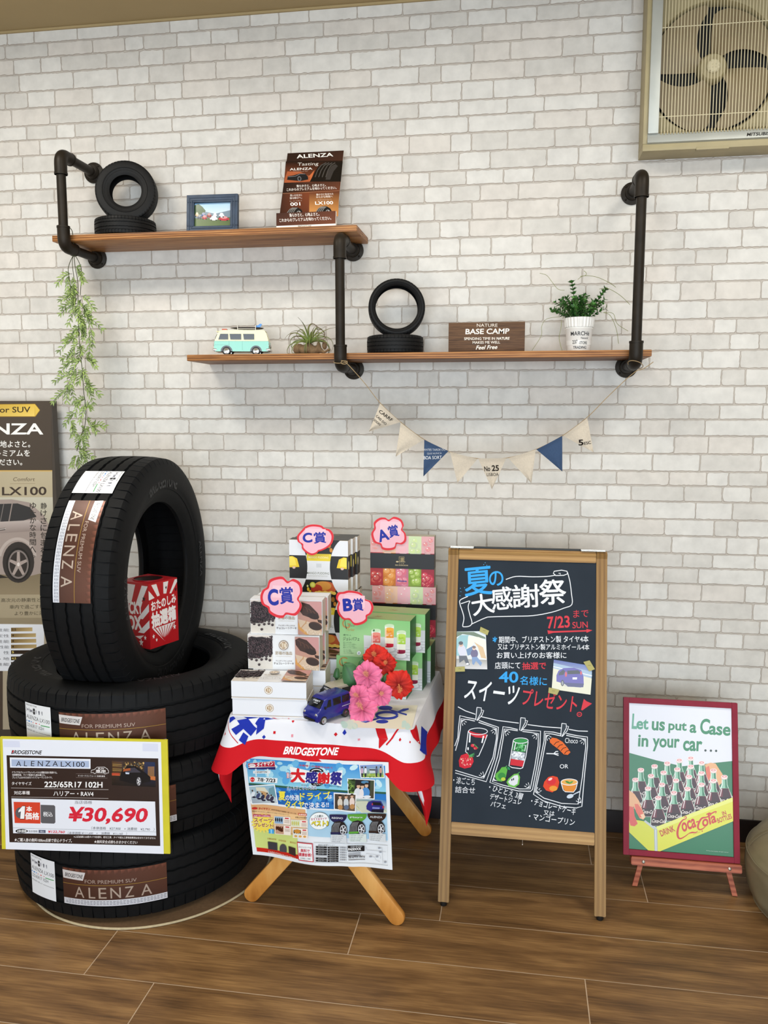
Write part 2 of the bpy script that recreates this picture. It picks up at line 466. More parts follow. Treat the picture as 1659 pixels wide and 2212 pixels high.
    def photo_dots(s, q, cols, n, r, seed=0):
        """loose patches of colour inside a quad, for a small printed photograph"""
        rnd = random.Random(seed); s.l += s.eps
        for _ in range(n):
            u, v = rnd.random(), rnd.random()
            x = (q[0][0] * (1 - u) + q[1][0] * u) * (1 - v) + (q[3][0] * (1 - u) + q[2][0] * u) * v
            y = (q[0][1] * (1 - u) + q[1][1] * u) * (1 - v) + (q[3][1] * (1 - u) + q[2][1] * u) * v
            k = r * (0.5 + rnd.random()); ry = k * (0.5 + rnd.random() * .5); c = rnd.choice(cols); t = rnd.random() * 3
            s.put([(x + k * math.cos(a) * math.cos(t) - ry * math.sin(a) * math.sin(t), y + k * math.cos(a) * math.sin(t) + ry * math.sin(a) * math.cos(t)) for a in [m * PI / 4 for m in range(8)]], [list(range(8))], c, True)

def face_xz(x0, y, z0):
    """face turned to the viewer (normal -y): u along +x, v along +z"""
    return lambda u, v, l: Vector((x0 + u, y - l, z0 + v))
def frame_map(o, ex, ez, nrm):
    o, ex, ez, nrm = Vector(o), Vector(ex), Vector(ez), Vector(nrm)
    return lambda u, v, l: o + ex * u + ez * v + nrm * l

# ================================================================ THE SETTING
XL, XR, YB = -2.9, 2.6, -2.5
# --- brick wallpaper on the back wall: one printed repeat of nine courses, 0.94 m wide
JOINTS = [
    [-.941, -.792, -.709, -.610, -.476, -.326, -.256, -.163],
    [-1.034, -.907, -.771, -.632, -.452, -.286, -.192],
    [-.991, -.879, -.719, -.609, -.543, -.416, -.326, -.200],
    [-.908, -.752, -.673, -.560, -.473, -.367, -.170],
    [-.988, -.845, -.739, -.543, -.457, -.355, -.224, -.160],
    [-1.041, -.868, -.773, -.675, -.520, -.377, -.198],
    [-.999, -.907, -.783, -.628, -.468, -.355, -.290, -.175],
    [-1.070, -.952, -.754, -.656, -.582, -.421, -.306, -.222],
    [-.985, -.829, -.737, -.541, -.384, -.274, -.155]]
TOPS = [1.521, 1.468, 1.412, 1.366, 1.315, 1.259, 1.204, 1.159, 1.109]
PX, PZ = 0.940, 0.468
mb = MB('#c2bbb3')
mb.m = 0
rnd = random.Random(11)
mb.add([(XL, WALL, 0), (XR, WALL, 0), (XR, WALL, CEIL), (XL, WALL, CEIL)], [(0, 1, 2, 3)], False)
def brick_outline(x0, x1, z0, z1, rn):
    rad = [rn.choice((.0012, .002, .003, .0035, .006)) for _ in range(4)]
    P = []
    ph = rn.random() * 100
    def side(a, b):
        L = math.hypot(b[0] - a[0], b[1] - a[1]); n = max(2, int(L / .007))
        for k in range(n):
            t = k / n; P.append((a[0] + (b[0] - a[0]) * t, a[1] + (b[1] - a[1]) * t))
    def corn(cx, cz, r, a0):
        for k in range(1, 4): a = a0 + k * PI / 8; P.append((cx + r * math.cos(a), cz + r * math.sin(a)))
    side((x0 + rad[0], z0), (x1 - rad[1], z0)); corn(x1 - rad[1], z0 + rad[1], rad[1], -PI / 2)
    side((x1, z0 + rad[1]), (x1, z1 - rad[2])); corn(x1 - rad[2], z1 - rad[2], rad[2], 0)
    side((x1 - rad[2], z1), (x0 + rad[3], z1)); corn(x0 + rad[3], z1 - rad[3], rad[3], PI / 2)
    side((x0, z1 - rad[3]), (x0, z0 + rad[0])); corn(x0 + rad[0], z0 + rad[0], rad[0], PI)
    cx, cz = (x0 + x1) / 2, (z0 + z1) / 2
    Q = []
    for (x, z) in P:
        n1 = noise.noise((x * 90 + ph, z * 90, ph)); n2 = noise.noise((x * 260, z * 260 + ph, ph))
        d = .0020 * n1 + .0011 * n2
        Q.append((x + (d if abs(x - cx) > (x1 - x0) / 2 - .001 else d * .3), z + d))
    return Q
for rep in range(-3, 3 + 1):
    for r in range(9):
        zt = TOPS[r] + rep * PZ; zb = (TOPS[r + 1] if r < 8 else TOPS[0] - PZ) + rep * PZ
        if zb > CEIL - .004 or zt < 0.07: continue
        zt_, zb_ = min(zt - .0030, CEIL - .001), max(zb + .0030, 0.02)
        js = JOINTS[r]
        for k in range(-3, 4):
            for i in range(len(js)):
                x0 = js[i] + k * PX; x1 = (js[i + 1] if i + 1 < len(js) else js[0] + PX) + k * PX
                if x1 < XL + .02 or x0 > XR - .02: continue
                x0, x1 = max(x0, XL), min(x1, XR)
                rn = random.Random(r * 100 + i)      # the print repeats exactly
                q = brick_outline(x0 + .0021, x1 - .0021, zb_, zt_, rn)
                g = rn.choice((0, 0, 0, 1, 2)); base = ('#dcdad6', '#d3d0cb', '#d9d4ce')[g]
                mb.color('#a59b92'); mb.m = 0
                cx, cz = (x0 + x1) / 2, (zb_ + zt_) / 2
                mb.add([(x + (.0012 if x > cx else -.0010), WALL - .0002, z + (.0008 if z > cz else -.0022)) for x, z in q], [list(range(len(q)))], False)
                mb.color(base)
                mb.add([(x, WALL - .0004, z) for x, z in q], [list(range(len(q)))], False)
struct('wall_back', mb, 'brick')

mb = MB(); mb.span((XL, YB, -.03), (XR, WALL, -.0006))
# plank tiles, 0.18 m wide, pale grout lines between
rnd = random.Random(5)
mb.m = 1
LINES = [WALL] + [2.6745 - .18 * k for k in range(30)]
FIX = {0: .39 + .6, 1: .25, 2: .392, 3: -.187, 4: -.408, 5: .189, 6: -.855, 7: .35}
for k in range(len(LINES) - 1):
    y1, y0 = LINES[k], max(LINES[k + 1], YB)
    if y1 <= YB: break
    off = FIX.get(k, rnd.uniform(-1, 1)); x = off - 1.23 * 6
    while x < XR:
        a, b = max(x + 0.0013, XL), min(x + 1.23 - 0.0013, XR)
        if b > a:
            mb.cur = (rnd.random(), rnd.random(), rnd.random())
            mb.add([(a, y0 + 0.0013, 0), (b, y0 + 0.0013, 0), (b, y1 - 0.0013, 0), (a, y1 - 0.0013, 0)], [(0, 1, 2, 3)], False)
        x += 1.23
struct('floor', mb, ['grout', 'floor'])
mb = MB(); mb.span((XL, YB, CEIL), (XR, WALL, CEIL + .03)); struct('ceiling', mb, 'ceiling')
mb = MB(); mb.span((XL - .05, YB, 0), (XL, WALL, CEIL)); struct('wall_left', mb, 'plaster')
mb = MB(); mb.span((XR, YB, 0), (XR + .05, WALL, CEIL)); struct('wall_right', mb, 'plaster')
mb = MB()   # the window side behind the camera: sill, lintel and two piers round the big opening
mb.span((XL, YB - .05, 0), (XR, YB, .06)); mb.span((XL, YB - .05, 2.45), (XR, YB, CEIL))
mb.span((XL, YB - .05, .06), (XL + .45, YB, 2.45)); mb.span((XR - .1, YB - .05, .06), (XR, YB, 2.45))
struct('wall_front', mb, 'plaster')
mb = MB(); mb.box(((XL + XR) / 2, WALL - .005, .038), (XR - XL, .008, .076), .002); struct('baseboard_back', mb, 'base')
mb = MB('#8d8372'); mb.box(((XL + XR) / 2, WALL - .004, CEIL - .004), (XR - XL, .007, .007)); struct('trim_1', mb, 'ceiling')

# ================================================================ THE PIPE SHELF
SHZ1, SHZ2 = 1.926, 1.5485      # undersides of the upper and lower boards
YP = WALL - .213                # the upright pipes
def bend(a, b, c, r, n=8):
    """points round the corner b"""
    a, b, c = Vector(a), Vector(b), Vector(c)
    p = b + (a - b).normalized() * r; q = b + (c - b).normalized() * r
    return [(1 - t) ** 2 * p + 2 * t * (1 - t) * b + t * t * q for t in [k / n for k in range(n + 1)]]
pr = .0143; er = .0192
def elbow(mb, x, z, zdir):
    """elbow fitting between the upright (towards zdir) and the arm to the wall"""
    a = Vector((x, YP, z + zdir * .062)); b = Vector((x, YP, z)); c = Vector((x, YP + .062, z))
    mb.tube([a] + bend(a, b, c, .030) + [c], er, 20)
    mb.tube([a, a + Vector((0, 0, -zdir * .006))], er * 1.06, 20)
    mb.tube([c, c + Vector((0, -.006, 0))], er * 1.06, 20)
def flange(mb, x, z):
    T = Matrix.Translation((x, WALL, z)) @ Matrix.Rotation(R(90), 4, 'X')
    mb.lathe([(0, .001), (.033, .001), (.034, .004), (.033, .007), (.0225, .010), (.021, .024), (.0195, .026), (0, .026)], 28, T=T)
    for k in range(4):
        a = PI / 4 + k * PI / 2
        mb.ball((x + .027 * math.cos(a), WALL - .008, z + .027 * math.sin(a)), .0035, 8, 6)
rack = thing('pipe_shelf', 'black iron pipe shelf on the brick wall with two staggered stained pine boards', 'shelf', (-.5, WALL, 1.53))
def part(name, fn, mats, parent, **k):
    m = MB(); fn(m); return obj(name, m, mats, parent, local=False, **k)
PIPES = [(-1.42, 2.185, 1.906), (-.535, 1.906, 1.529), (.330, 2.049, 1.529)]
for (x, zt, zb) in PIPES:
    part('upright_pipe', lambda m: m.tube([(x, YP, zb + .02), (x, YP, zt - .02)], pr, 20), 'pipe', rack)
    for z, dr in ((zt, -1), (zb, 1)):
        part('pipe_elbow', lambda m: elbow(m, x, z, dr), 'pipe', rack)
        part('pipe_arm', lambda m: m.tube([(x, YP + .03, z), (x, WALL - .005, z)], pr, 20), 'pipe', rack)
        part('wall_flange', lambda m: flange(m, x, z), 'pipe', rack)
YF = WALL - .193
def board(m, x0, x1, z): m.span((x0, YF, z), (x1, WALL - .0006, z + .0195), .0025)
part('upper_board', lambda m: board(m, -1.472, -.487, SHZ1), 'shelf', rack)
part('lower_board', lambda m: board(m, -1.033, .377, SHZ2), 'shelf', rack)
T1, T2 = SHZ1 + .0195, SHZ2 + .0195     # tops of the boards

# ================================================================ TYRES
def tyre_profile(Ro, W, rim, grooves):
    """closed section (r, z); full-size numbers are for Ro .362, W .218, rim .222"""
    h = W / 2; s = (Ro - rim)
    up = []
    t = .86 * h
    for (z, w, d) in grooves:
        if z == 0: up += [(Ro - d, 0.0), (Ro - d, w / 2 * .7), (Ro, w / 2)]
        else: up += [(Ro - .004 * (z / t) ** 2 * Ro / .362, z - w / 2), (Ro - d, z - w / 2 * .7), (Ro - d, z + w / 2 * .7), (Ro - .005 * (z / t) ** 2 * Ro / .362, z + w / 2)]
    if grooves[0][0] != 0: up = [(Ro, 0.0)] + up
    q = Ro / .362
    up += [(Ro - .0065 * q, t), (Ro - .013 * q, t + .35 * (h - t)), (Ro - .025 * q, t + .68 * (h - t)),
           (Ro - .28 * s, h * .975), (Ro - .46 * s, h), (Ro - .60 * s, h * .985), (Ro - .615 * s, h * .975), (Ro - .70 * s, h * .945), (Ro - .71 * s, h * .925), (Ro - .72 * s, h * .925),
           (Ro - .85 * s, h * .86), (Ro - .93 * s, h * .80), (rim + .002 * q, h * .76), (rim, h * .70), (rim + .004 * q, h * .64), (rim + .16 * s, h * .68), (rim + .4 * s, h * .80), (rim + .66 * s, h * .82), (Ro - .016 * q, h * .62)]
    down = [(r, -z) for r, z in up[::-1] if z > 1e-9]
    return up + [(Ro - .013 * q, 0.0)] + down
def tyre_mesh(mb, Ro, W, rim, grooves, pitches=72, sipe=.005, zig=.0022):
    prof = tyre_profile(Ro, W, rim, grooves); n = len(prof)
    rc = [p[0] for p in prof]; t = .86 * W / 2
    ang = []
    for k in range(pitches):
        for (f, lv) in ((0, 0), (.50, 1), (.86, 0), (.88, 2), (.96, 2), (.98, 0)): ang.append(((k + f) / pitches * 2 * PI, lv))
    vs = []
    for a, lv in ang:
        for (r, z) in prof:
            rr, zz = r, z
            if r > Ro - .03 * Ro / .362 and abs(z) > .62 * t:
                if lv == 2 and r > Ro - .020 * Ro / .362 and abs(z) > .70 * t: rr = r - sipe
            elif abs(z) < .66 * t and lv == 1 and abs(z) > .12 * t: zz = z + zig
            vs.append((rr * math.cos(a), rr * math.sin(a), zz))
    m = len(ang); fs = []
    for k in range(m):
        q = (k + 1) % m
        for i in range(n):
            j = (i + 1) % n
            fs.append((k * n + i, q * n + i, q * n + j, k * n + j))
    mb.add(vs, fs)
TR, TW, TRIM = .362, .218, .224
def big_tyre(name, label):
    t = thing(name, label, 'tyre', group='full-size car tyres in the stack')
    m = MB()
    tyre_mesh(m, TR, TW, TRIM, [(.020, .009, .007), (.055, .010, .007)])
    m.m = 1     # raised maker's lettering on the upper sidewall
    s = TR - TRIM
    def side(u, v, l):
        a = R(90) - (u + .16) / .300; r = .270 + v
        return Vector((r * math.cos(a), r * math.sin(a), TW / 2 * .985 + .0012 + l + (0 if r < .295 else -(r - .295) * .10)))
    sh = Sheet(m, side, lift=0)
    SIDE_TURN = .0
    sh.text('BRIDGESTONE', (.0, .0), (.22, .0), .037, '#26272a', .02, .15)
    sh.text('BRIDGESTONE', (.0 + .942, .0), (.22 + .942, .0), .037, '#26272a', .02, .15)
    sh.text('ALENZA', (.0 + .52, .004), (.13 + .52, .004), .022, '#26272a', .01)
    sh.text('ALENZA', (.0 + 1.46, .004), (.13 + 1.46, .004), .022, '#26272a', .01)
    obj('rubber_casing', m, ['rubber', 'print'], t, auto=30)
    a0 = R(-98.5)
    def tread(u, v, l):
        a = a0 + u / TR; r = TR + .0007 + l
        return Vector((r * math.cos(a), r * math.sin(a), v))
    # copper foil band label; drawing numbers: crop of the lowest tyre, 2.963 per pixel
    m = MB()
    q = [(397, 1475), (1068, 1475), (1068, 1700), (397, 1700)]
    sh = Sheet(m, lambda u, v, l: tread(u, v - .055, l), q, .284, .104); sh.maxlen = 30
    sh.quad(q, ['#5a3a30', '#6a4436', '#4a2f28', '#42291f'], 40, 10)
    for k in range(16):
        x = 400 + k * 42
        sh.quad([(x + 6, 1478), (x + 34, 1478), (x + 28, 1502), (x + 10, 1506)], ['#8a5646', '#7a4a3c', '#56362c', '#604034'], 3, 1)
    sh.quad([(397, 1570), (1068, 1570), (1068, 1573), (397, 1573)], '#a8853c', 40, 1)
    sh.quad([(397, 1489), (558, 1495), (540, 1545), (400, 1540)], '#e9e7ea', 10, 1)
    sh.text('BRIDGESTONE', (412, 1530), (536, 1533), 24, '#16161a', .015, .2)
    sh.text('FOR PREMIUM SUV', (552, 1560), (880, 1560), 22, '#b7a49a')
    for k, (ch, x0, x1) in enumerate((('A', 480, 545), ('L', 575, 618), ('E', 640, 690), ('N', 715, 780), ('Z', 805, 860), ('A', 905, 972))):
        sh.text(ch, (x0, 1652), (x1, 1652), 66, '#b9a89c', .0)
    sh.quad([(400, 1662), (1068, 1662), (1068, 1700), (400, 1700)], '#dfe3ee', 40, 1)
    for k in range(3):
        for i in range(31):
            sh.rect(415 + i * 21, 1669 + k * 9, 415 + i * 21 + 17 - (i * 7 + k * 3) % 5, 1673 + k * 9, '#8f93a2')
    obj('foil_band_label', m, 'foil', t, auto=0)
    m = MB()
    a0w = R(-118.2)
    def tr2(u, v, l):
        a = a0w + u / TR; r = TR + .0007 + l
        return Vector((r * math.cos(a), r * math.sin(a), v))
    q = [(205, 1390), (360, 1390), (360, 1672), (205, 1672)]
    sh = Sheet(m, lambda u, v, l: tr2(u, v - .058, l), q, .098, .116); sh.maxlen = 24
    sh.quad(q, '#e6e8ee', 14, 6)
    sh.text('BRIDGESTONE', (212, 1410), (282, 1410), 12, '#222226')
    for (x, y, w, h) in ((212, 1422, 20, 30), (236, 1430, 18, 24), (258, 1420, 12, 18), (258, 1440, 12, 20), (275, 1428, 40, 26)): sh.rect(x, y, x + w, y + h, '#7d7f8a' if w > 15 else '#202024')
    sh.text('ALENZA LX100', (210, 1496), (352, 1506), 26, '#2a2a30')
    sh.rect(208, 1512, 246, 1520, '#2c7fc9'); sh.rect(252, 1516, 296, 1522, '#cf3a3a'); sh.rect(302, 1522, 352, 1528, '#3f9c54')
    sh.text('225/65R17 102H', (210, 1552), (318, 1556), 22, '#22222a')
    sh.text('PSR09140 ▪▪ ▪▪▪▪▪▪▪▪▪', (210, 1580), (350, 1586), 11, '#55555f')
    obj('size_label', m, 'print', t, auto=0)
    return t
CX, CY = -1.146, 2.323
tyre1 = big_tyre('car_tyre', 'black car tyre lying lowest in the stack, its white and brown labels fully showing')
M1 = Matrix.Translation((CX, CY, TW * .5 + .0045)); tyre1.matrix_world = M1; WM[tyre1] = M1
copy_thing(tyre1, Matrix.Translation((CX + .004, CY, TW * 1.5 + .0045)) @ Matrix.Rotation(R(4.5), 4, 'Z'), 'black car tyre lying in the middle of the stack, mostly hidden behind the price board')
copy_thing(tyre1, Matrix.Translation((CX, CY + .004, TW * 2.5 + .0045)) @ Matrix.Rotation(R(1.5), 4, 'Z'), 'black car tyre lying at the top of the flat stack, under the upright tyre')
al = R(233.5)
ax = Vector((math.cos(R(1.2)), math.sin(R(1.2)), 0.0)); az = Vector((0, 0, 1)); ay = az.cross(ax)
ea = ay * math.cos(al) + az * math.sin(al); eb = -ay * math.sin(al) + az * math.cos(al)
MS = Matrix((ea, eb, ax)).transposed().to_4x4(); MS.translation = (CX + .007, CY, .897)
copy_thing(tyre1, MS, 'black car tyre standing upright on top of the tyre stack with a copper band label')
# thin round mat under the stack
mat_t = thing('round_mat', 'thin round brown mat with a pale corded edge under the tyre stack', 'mat', (CX + .050, CY - .012, 0))
mb = MB(); mb.lathe([(0, .0005), (.357, .0005), (.357, .004), (0, .004)], 96); obj('mat_disc', mb, 'matbrown', mat_t)
mb = MB(); mb.tube([(.359 * math.cos(k * PI / 60), .359 * math.sin(k * PI / 60), .0035) for k in range(120)], .0032, 8, closed=True); obj('corded_edge', mb, 'rope', mat_t)

# ================================================================ ON THE SHELVES
def small_tyre(name, label, Ro, W, rim, grooves, pitches, sipe, group):
    t = thing(name, label, 'toy tyre', group=group)
    m = MB(); tyre_mesh(m, Ro, W, rim, grooves, pitches, sipe, .0008)
    obj('rubber_casing', m, 'rubber2', t, auto=30)
    m = MB('#232324'); h = W / 2
    m.lathe([(rim + (Ro - rim) * .42, h * 1.0), (rim + (Ro - rim) * .45, h * 1.03), (rim + (Ro - rim) * .48, h * 1.0)], 64)
    obj('sidewall_ring', m, 'rubber2', t)
    return t
def place(o, m): o.matrix_world = m; WM[o] = m
def stand(x, y, z, yaw, spin=0.0, lean=0.0):
    """a tyre on its tread, its axis turned to the viewer"""
    return Matrix.Translation((x, y, z)) @ Matrix.Rotation(yaw, 4, 'Z') @ Matrix.Rotation(lean, 4, 'X') @ Matrix.Rotation(R(90), 4, 'X') @ Matrix.Rotation(spin, 4, 'Z')
# upper shelf: ribbed pair with a thick sidewall
g = [(0.007, .003, .003), (.0165, .003, .0025)]
t1 = small_tyre('small_tyre', 'small black tyre lying flat on the upper shelf beside the left pipe', .0965, .058, .050, g, 56, .002, 'small tyres on the shelves')
place(t1, Matrix.Translation((-1.268, 2.620, T1 + .029)))
copy_thing(t1, stand(-1.264, 2.630, T1 + .058 + .0895, R(14), .4, R(-6)), 'small thick-walled black tyre standing on the flat one on the upper shelf')
# lower shelf: low-profile pair
g = [(0.006, .003, .003), (.017, .003, .0025)]
t2 = small_tyre('small_tyre', 'small black tyre lying flat on the lower shelf beside the brown wooden sign', .0885, .056, .066, g, 48, .0018, 'small tyres on the shelves')
place(t2, Matrix.Translation((-.3845, 2.622, T2 + .028)))
copy_thing(t2, stand(-.381, 2.628, T2 + .056 + .0865, R(10), .8, R(-5)), 'small low-profile black tyre standing on the flat one on the lower shelf')

# --- framed photograph
fy = 2.600
pf = thing('picture_frame', 'small blue wooden picture frame with a photo of parked cars on the upper shelf', 'picture frame', (-.963, fy, T1), R(2))
fw, fh, ft = .166, .122, .018
b = .024
mb = MB()
mb.M = Matrix.Rotation(R(-6), 4, 'X')
for a0, a1 in (((-fw/2, -ft, 0), (fw/2, 0, b)), ((-fw/2, -ft, fh - b), (fw/2, 0, fh)), ((-fw/2, -ft, b), (-fw/2 + b, 0, fh - b)), ((fw/2 - b, -ft, b), (fw/2, 0, fh - b))): mb.span(a0, a1, .002)
for k in (.008, .016):
    e = .0018
    for a0, a1 in (((-fw/2 + k, -ft - e, k), (fw/2 - k, -ft + e, k + .003)), ((-fw/2 + k, -ft - e, fh - k - .003), (fw/2 - k, -ft + e, fh - k)), ((-fw/2 + k, -ft - e, k), (-fw/2 + k + .003, -ft + e, fh - k)), ((fw/2 - k - .003, -ft - e, k), (fw/2 - k, -ft + e, fh - k))): mb.span(a0, a1, .0008)
obj('frame', mb, 'denim', pf)
mb = MB('#888888'); mb.M = Matrix.Rotation(R(-6), 4, 'X')
w, h = fw - 2 * b, fh - 2 * b
q = [(842, 277), (997, 270), (998, 376), (842, 386)]
sh = Sheet(mb, face_xz(-w/2, -ft * .45, b), q, w, h)
sh.quad(q, ['#7fb0d8', '#a8cbe4', '#e6e4e0', '#e2e6ea'], 6, 4)
sh.quad([(842, 310), (920, 322), (997, 318), (997, 340), (842, 345)][:4], '#5a7048') if 0 else None
sh.poly([(842, 318), (880, 312), (930, 322), (997, 304), (997, 345), (842, 350)], '#6f8392')
sh.poly([(842, 285), (858, 278), (876, 292), (890, 310), (880, 326), (842, 330)], '#3f5a34')
sh.quad([(842, 345), (997, 336), (998, 376), (842, 386)], ['#53663a', '#4a5d36', '#56683c', '#5f7442'], 4, 2)
for (x, y, w_, c) in ((852, 330, 16, '#d9b48a'), (880, 330, 20, '#274a86'), (905, 332, 22, '#8a2c2c'), (930, 330, 16, '#d9dadd'), (885, 342, 22, '#a8343a'), (925, 345, 34, '#eceef0'), (968, 345, 48, '#b02438'), (958, 330, 24, '#c7ccd4'), (862, 340, 18, '#3a4a5c')):
    sh.ell(x, y, w_ / 2, 8, c, 12); sh.ell(x, y - 7, w_ * .32, 6, mix(c, '#ffffff', .25), 10); sh.ell(x - w_ * .3, y + 6, 3, 3, '#15151a', 8); sh.ell(x + w_ * .3, y + 6, 3, 3, '#15151a', 8)
obj('photo_print', mb, 'gloss', pf)
mb = MB(); mb.M = Matrix.Rotation(R(-6), 4, 'X'); mb.box((.012, .001, fh * .5), (fw * .8, .004, fh * .85)); mb.M = Matrix.Translation((0, .046, 0)) @ Matrix.Rotation(R(24), 4, 'X'); mb.box((0, 0, fh * .36), (.04, .003, fh * .7)); obj('back_easel', mb, 'black', pf)

# --- brown tyre leaflet stand, leaning back
P0 = Vector((-.738, 2.550, T1 + .001)); ex = Vector((.183, 0, 0)); up = Vector((-.004, .138, .262))
ln = up.length; nrm = ex.cross(up).normalized(); nrm = nrm if nrm.y < 0 else -nrm
ls = thing('leaflet_stand', 'brown printed card stand with tyre pictures at the right end of the upper shelf', 'display card', P0)
q = [(445, 128), (1427, 72), (1220, 1345), (190, 1395)]
mb = MB('#e9e4dc')
pm = frame_map(P0, ex.normalized(), up.normalized(), nrm)
def slab(m, fm, w, h, t):
    vs = [fm(u, v, l) for l in (0, -t) for u, v in ((0, 0), (w, 0), (w, h), (0, h))]
    m.add(vs, [(0, 1, 2, 3), (7, 6, 5, 4), (0, 4, 5, 1), (1, 5, 6, 2), (2, 6, 7, 3), (3, 7, 4, 0)], False)
slab(mb, pm, .183, ln, .003)
sh = Sheet(mb, pm, q, .183, ln)
sh.quad(q, ['#2a1a16', '#3b241d', '#6e3c26', '#3a211a'], 8, 8)
sh.quad([(405, 262), (1398, 240), (1340, 590), (350, 620)], ['#1a100e', '#20130f', '#5a2c1c', '#8a4a30'], 6, 6)
sh.poly([(600, 470), (800, 500), (900, 400), (820, 590), (690, 600)], '#c46a3e')
sh.poly([(370, 560), (420, 430), (640, 430), (820, 520), (800, 590), (360, 620)], '#a85a38')
sh.poly([(800, 600), (880, 470), (960, 350), (1060, 285), (1180, 262), (1398, 262), (1345, 590)], '#141110')
for k in range(4):
    sh.line([(900 + k * 62, 520), (950 + k * 60, 410), (1020 + k * 56, 320), (1110 + k * 52, 278)], 15, '#4b4744')
sh.poly([(1080, 560), (1130, 430), (1200, 330), (1270, 300), (1310, 330), (1230, 420), (1160, 560)], '#3a3634')
sh.poly([(405, 570), (425, 510), (520, 495), (640, 462), (730, 465), (775, 510), (780, 560), (640, 590)], '#1c1d20')
sh.line([(430, 520), (560, 508), (640, 470), (730, 468)], 8, '#77787c')
sh.ell(625, 550, 34, 42, '#6a6b70', 16); sh.ell(625, 550, 20, 28, '#1d1d20', 12)
sh.quad([(350, 620), (1330, 590), (1310, 745), (320, 790)], ['#241a18', '#5a3628', '#6a3c2a', '#241815'], 4, 2)
sh.text('ALENZA', (600, 212), (1240, 172), 62, '#f0eeea', .02)
sh.text('Tasting', (600, 350), (965, 336), 66, '#d9d4ce', -.01, .25)
sh.text('ALENZA', (466, 414), (862, 396), 38, '#f0eeea', .01)
sh.text('Premium Tire for SUV', (528, 440), (780, 430), 14, '#b89a8a')
sh.text('滑らかさと、心地よさと。', (566, 696), (1080, 670), 44, '#efe9e4', .015)
sh.text('これからのプレミアムを味わってください。', (390, 760), (1262, 714), 46, '#efe9e4', .015)
sh.line([(318, 800), (1308, 742)], 6, '#b07a5a')
sh.quad([(318, 803), (785, 776), (755, 1190), (232, 1222)], ['#4a2a1f', '#7a4028', '#5c3022', '#341d17'], 4, 4)
sh.quad([(785, 776), (1308, 744), (1265, 1170), (755, 1190)], ['#6a3a28', '#5a3022', '#c88a4c', '#d99a58'], 4, 4)
sh.text('思いのままに', (445, 850), (655, 838), 34, '#e6ddd6', .01); sh.text('操る歓びへ。', (437, 896), (650, 882), 36, '#e6ddd6', .01)
sh.text('静けさに包まれた', (905, 832), (1205, 814), 36, '#e6ddd6', .01); sh.text('ゆたかな時間へ', (902, 872), (1190, 856), 34, '#e6ddd6', .01)
sh.text('オン・ロードスポーツ', (430, 938), (645, 924), 18, '#d8cabd'); sh.text('オンロードコンフォート', (922, 912), (1165, 898), 18, '#d8cabd')
sh.text('001', (440, 1008), (615, 998), 56, '#f4f0ec', .02); sh.text('LX100', (876, 984), (1190, 970), 56, '#f4f0ec', .02)
for (x, y) in ((335, 1205), (845, 1180)):
    sh.poly([(x, y), (x + 20, y - 60), (x + 70, y - 130), (x + 140, y - 170), (x + 220, y - 178), (x + 290, y - 140), (x + 320, y - 80), (x + 325, y - 10)], '#1d1c1c')
    for k in range(4): sh.line([(x + 22 + k * 34, y - 8), (x + 40 + k * 33, y - 80), (x + 90 + k * 30, y - 140), (x + 150 + k * 24, y - 168)], 13, '#7d7a78')
    sh.ell(x + 245, y - 40, 52, 80, '#8d8b8a', 18); sh.ell(x + 245, y - 40, 40, 66, '#2a2828', 16)
    for k in range(5): sh.line([(x + 245, y - 40), (x + 245 + 44 * math.cos(k * 1.257 + 1.2), y - 40 - 72 * math.sin(k * 1.257 + 1.2))], 13, '#c9c6c4')
obj('printed_card', mb, 'gloss', ls, local=False)
mb = MB('#ece8e0')     # the pocket across its foot
pm2 = frame_map(P0 + Vector((-.001, -.012, 0)), ex.normalized(), (Vector((0, .035, .99))).normalized(), Vector((0, -1, .03)))
slab(mb, pm2, .185, .044, .012)
q2 = [(235, 1218), (1265, 1170), (1222, 1360), (190, 1408)]
sh = Sheet(mb, pm2, q2, .185, .044)
sh.quad([(235, 1218), (1265, 1170), (1226, 1330), (196, 1382)], ['#3a211a', '#5e3424', '#6e3e2a', '#4a2a1f'], 4, 2)
sh.text('滑らかさと、心地よさと。', (455, 1264), (975, 1236), 44, '#efe9e4', .015)
sh.text('これからのプレミアムを味わってください。', (268, 1332), (1165, 1284), 44, '#efe9e4', .015)
sh.text('BRIDGESTONE', (575, 1388), (805, 1378), 20, '#33302e', .01)
obj('front_pocket', mb, 'gloss', ls, local=False)

# --- toy camper van in mint and cream
cv = thing('toy_camper_van', 'mint and cream toy camper van with surfboards on its roof', 'toy van', (-.876, 2.606, T2), R(11))
L, Wd = .176, .068
def van_profile(z0, z1, l0, l1):
    return [(x, z) for x, z in ((-l0, z0), (l0, z0), (l1, z1), (-l1, z1))]
def side_slab(mb, pts, y0, y1):
    T = Matrix.Rotation(R(90), 4, 'X'); mb.prism(pts, -y1, -y0, T)
mb = MB('#7cc4b4')
low = [(-.083, .012), (.083, .012), (.0865, .026), (.0855, .044), (-.0845, .044), (-.0865, .026)]
side_slab(mb, low, -Wd/2, Wd/2)
obj('lower_body', mb, 'toy', cv)
mb = MB('#e9e3b4')
hi = [(-.0845, .044), (.0855, .044), (.0785, .070), (.074, .0755), (-.066, .0755), (-.073, .070)]
side_slab(mb, hi, -Wd/2 + .0015, Wd/2 - .0015)
mb.span((-.078, -Wd/2 + .001, .0725), (-.062, Wd/2 - .001, .0752), .001)
side_slab(mb, [(-.070, .0755), (.076, .0755), (.070, .079), (-.060, .079)], -Wd/2 + .008, Wd/2 - .008)
obj('upper_body', mb, 'toy', cv)
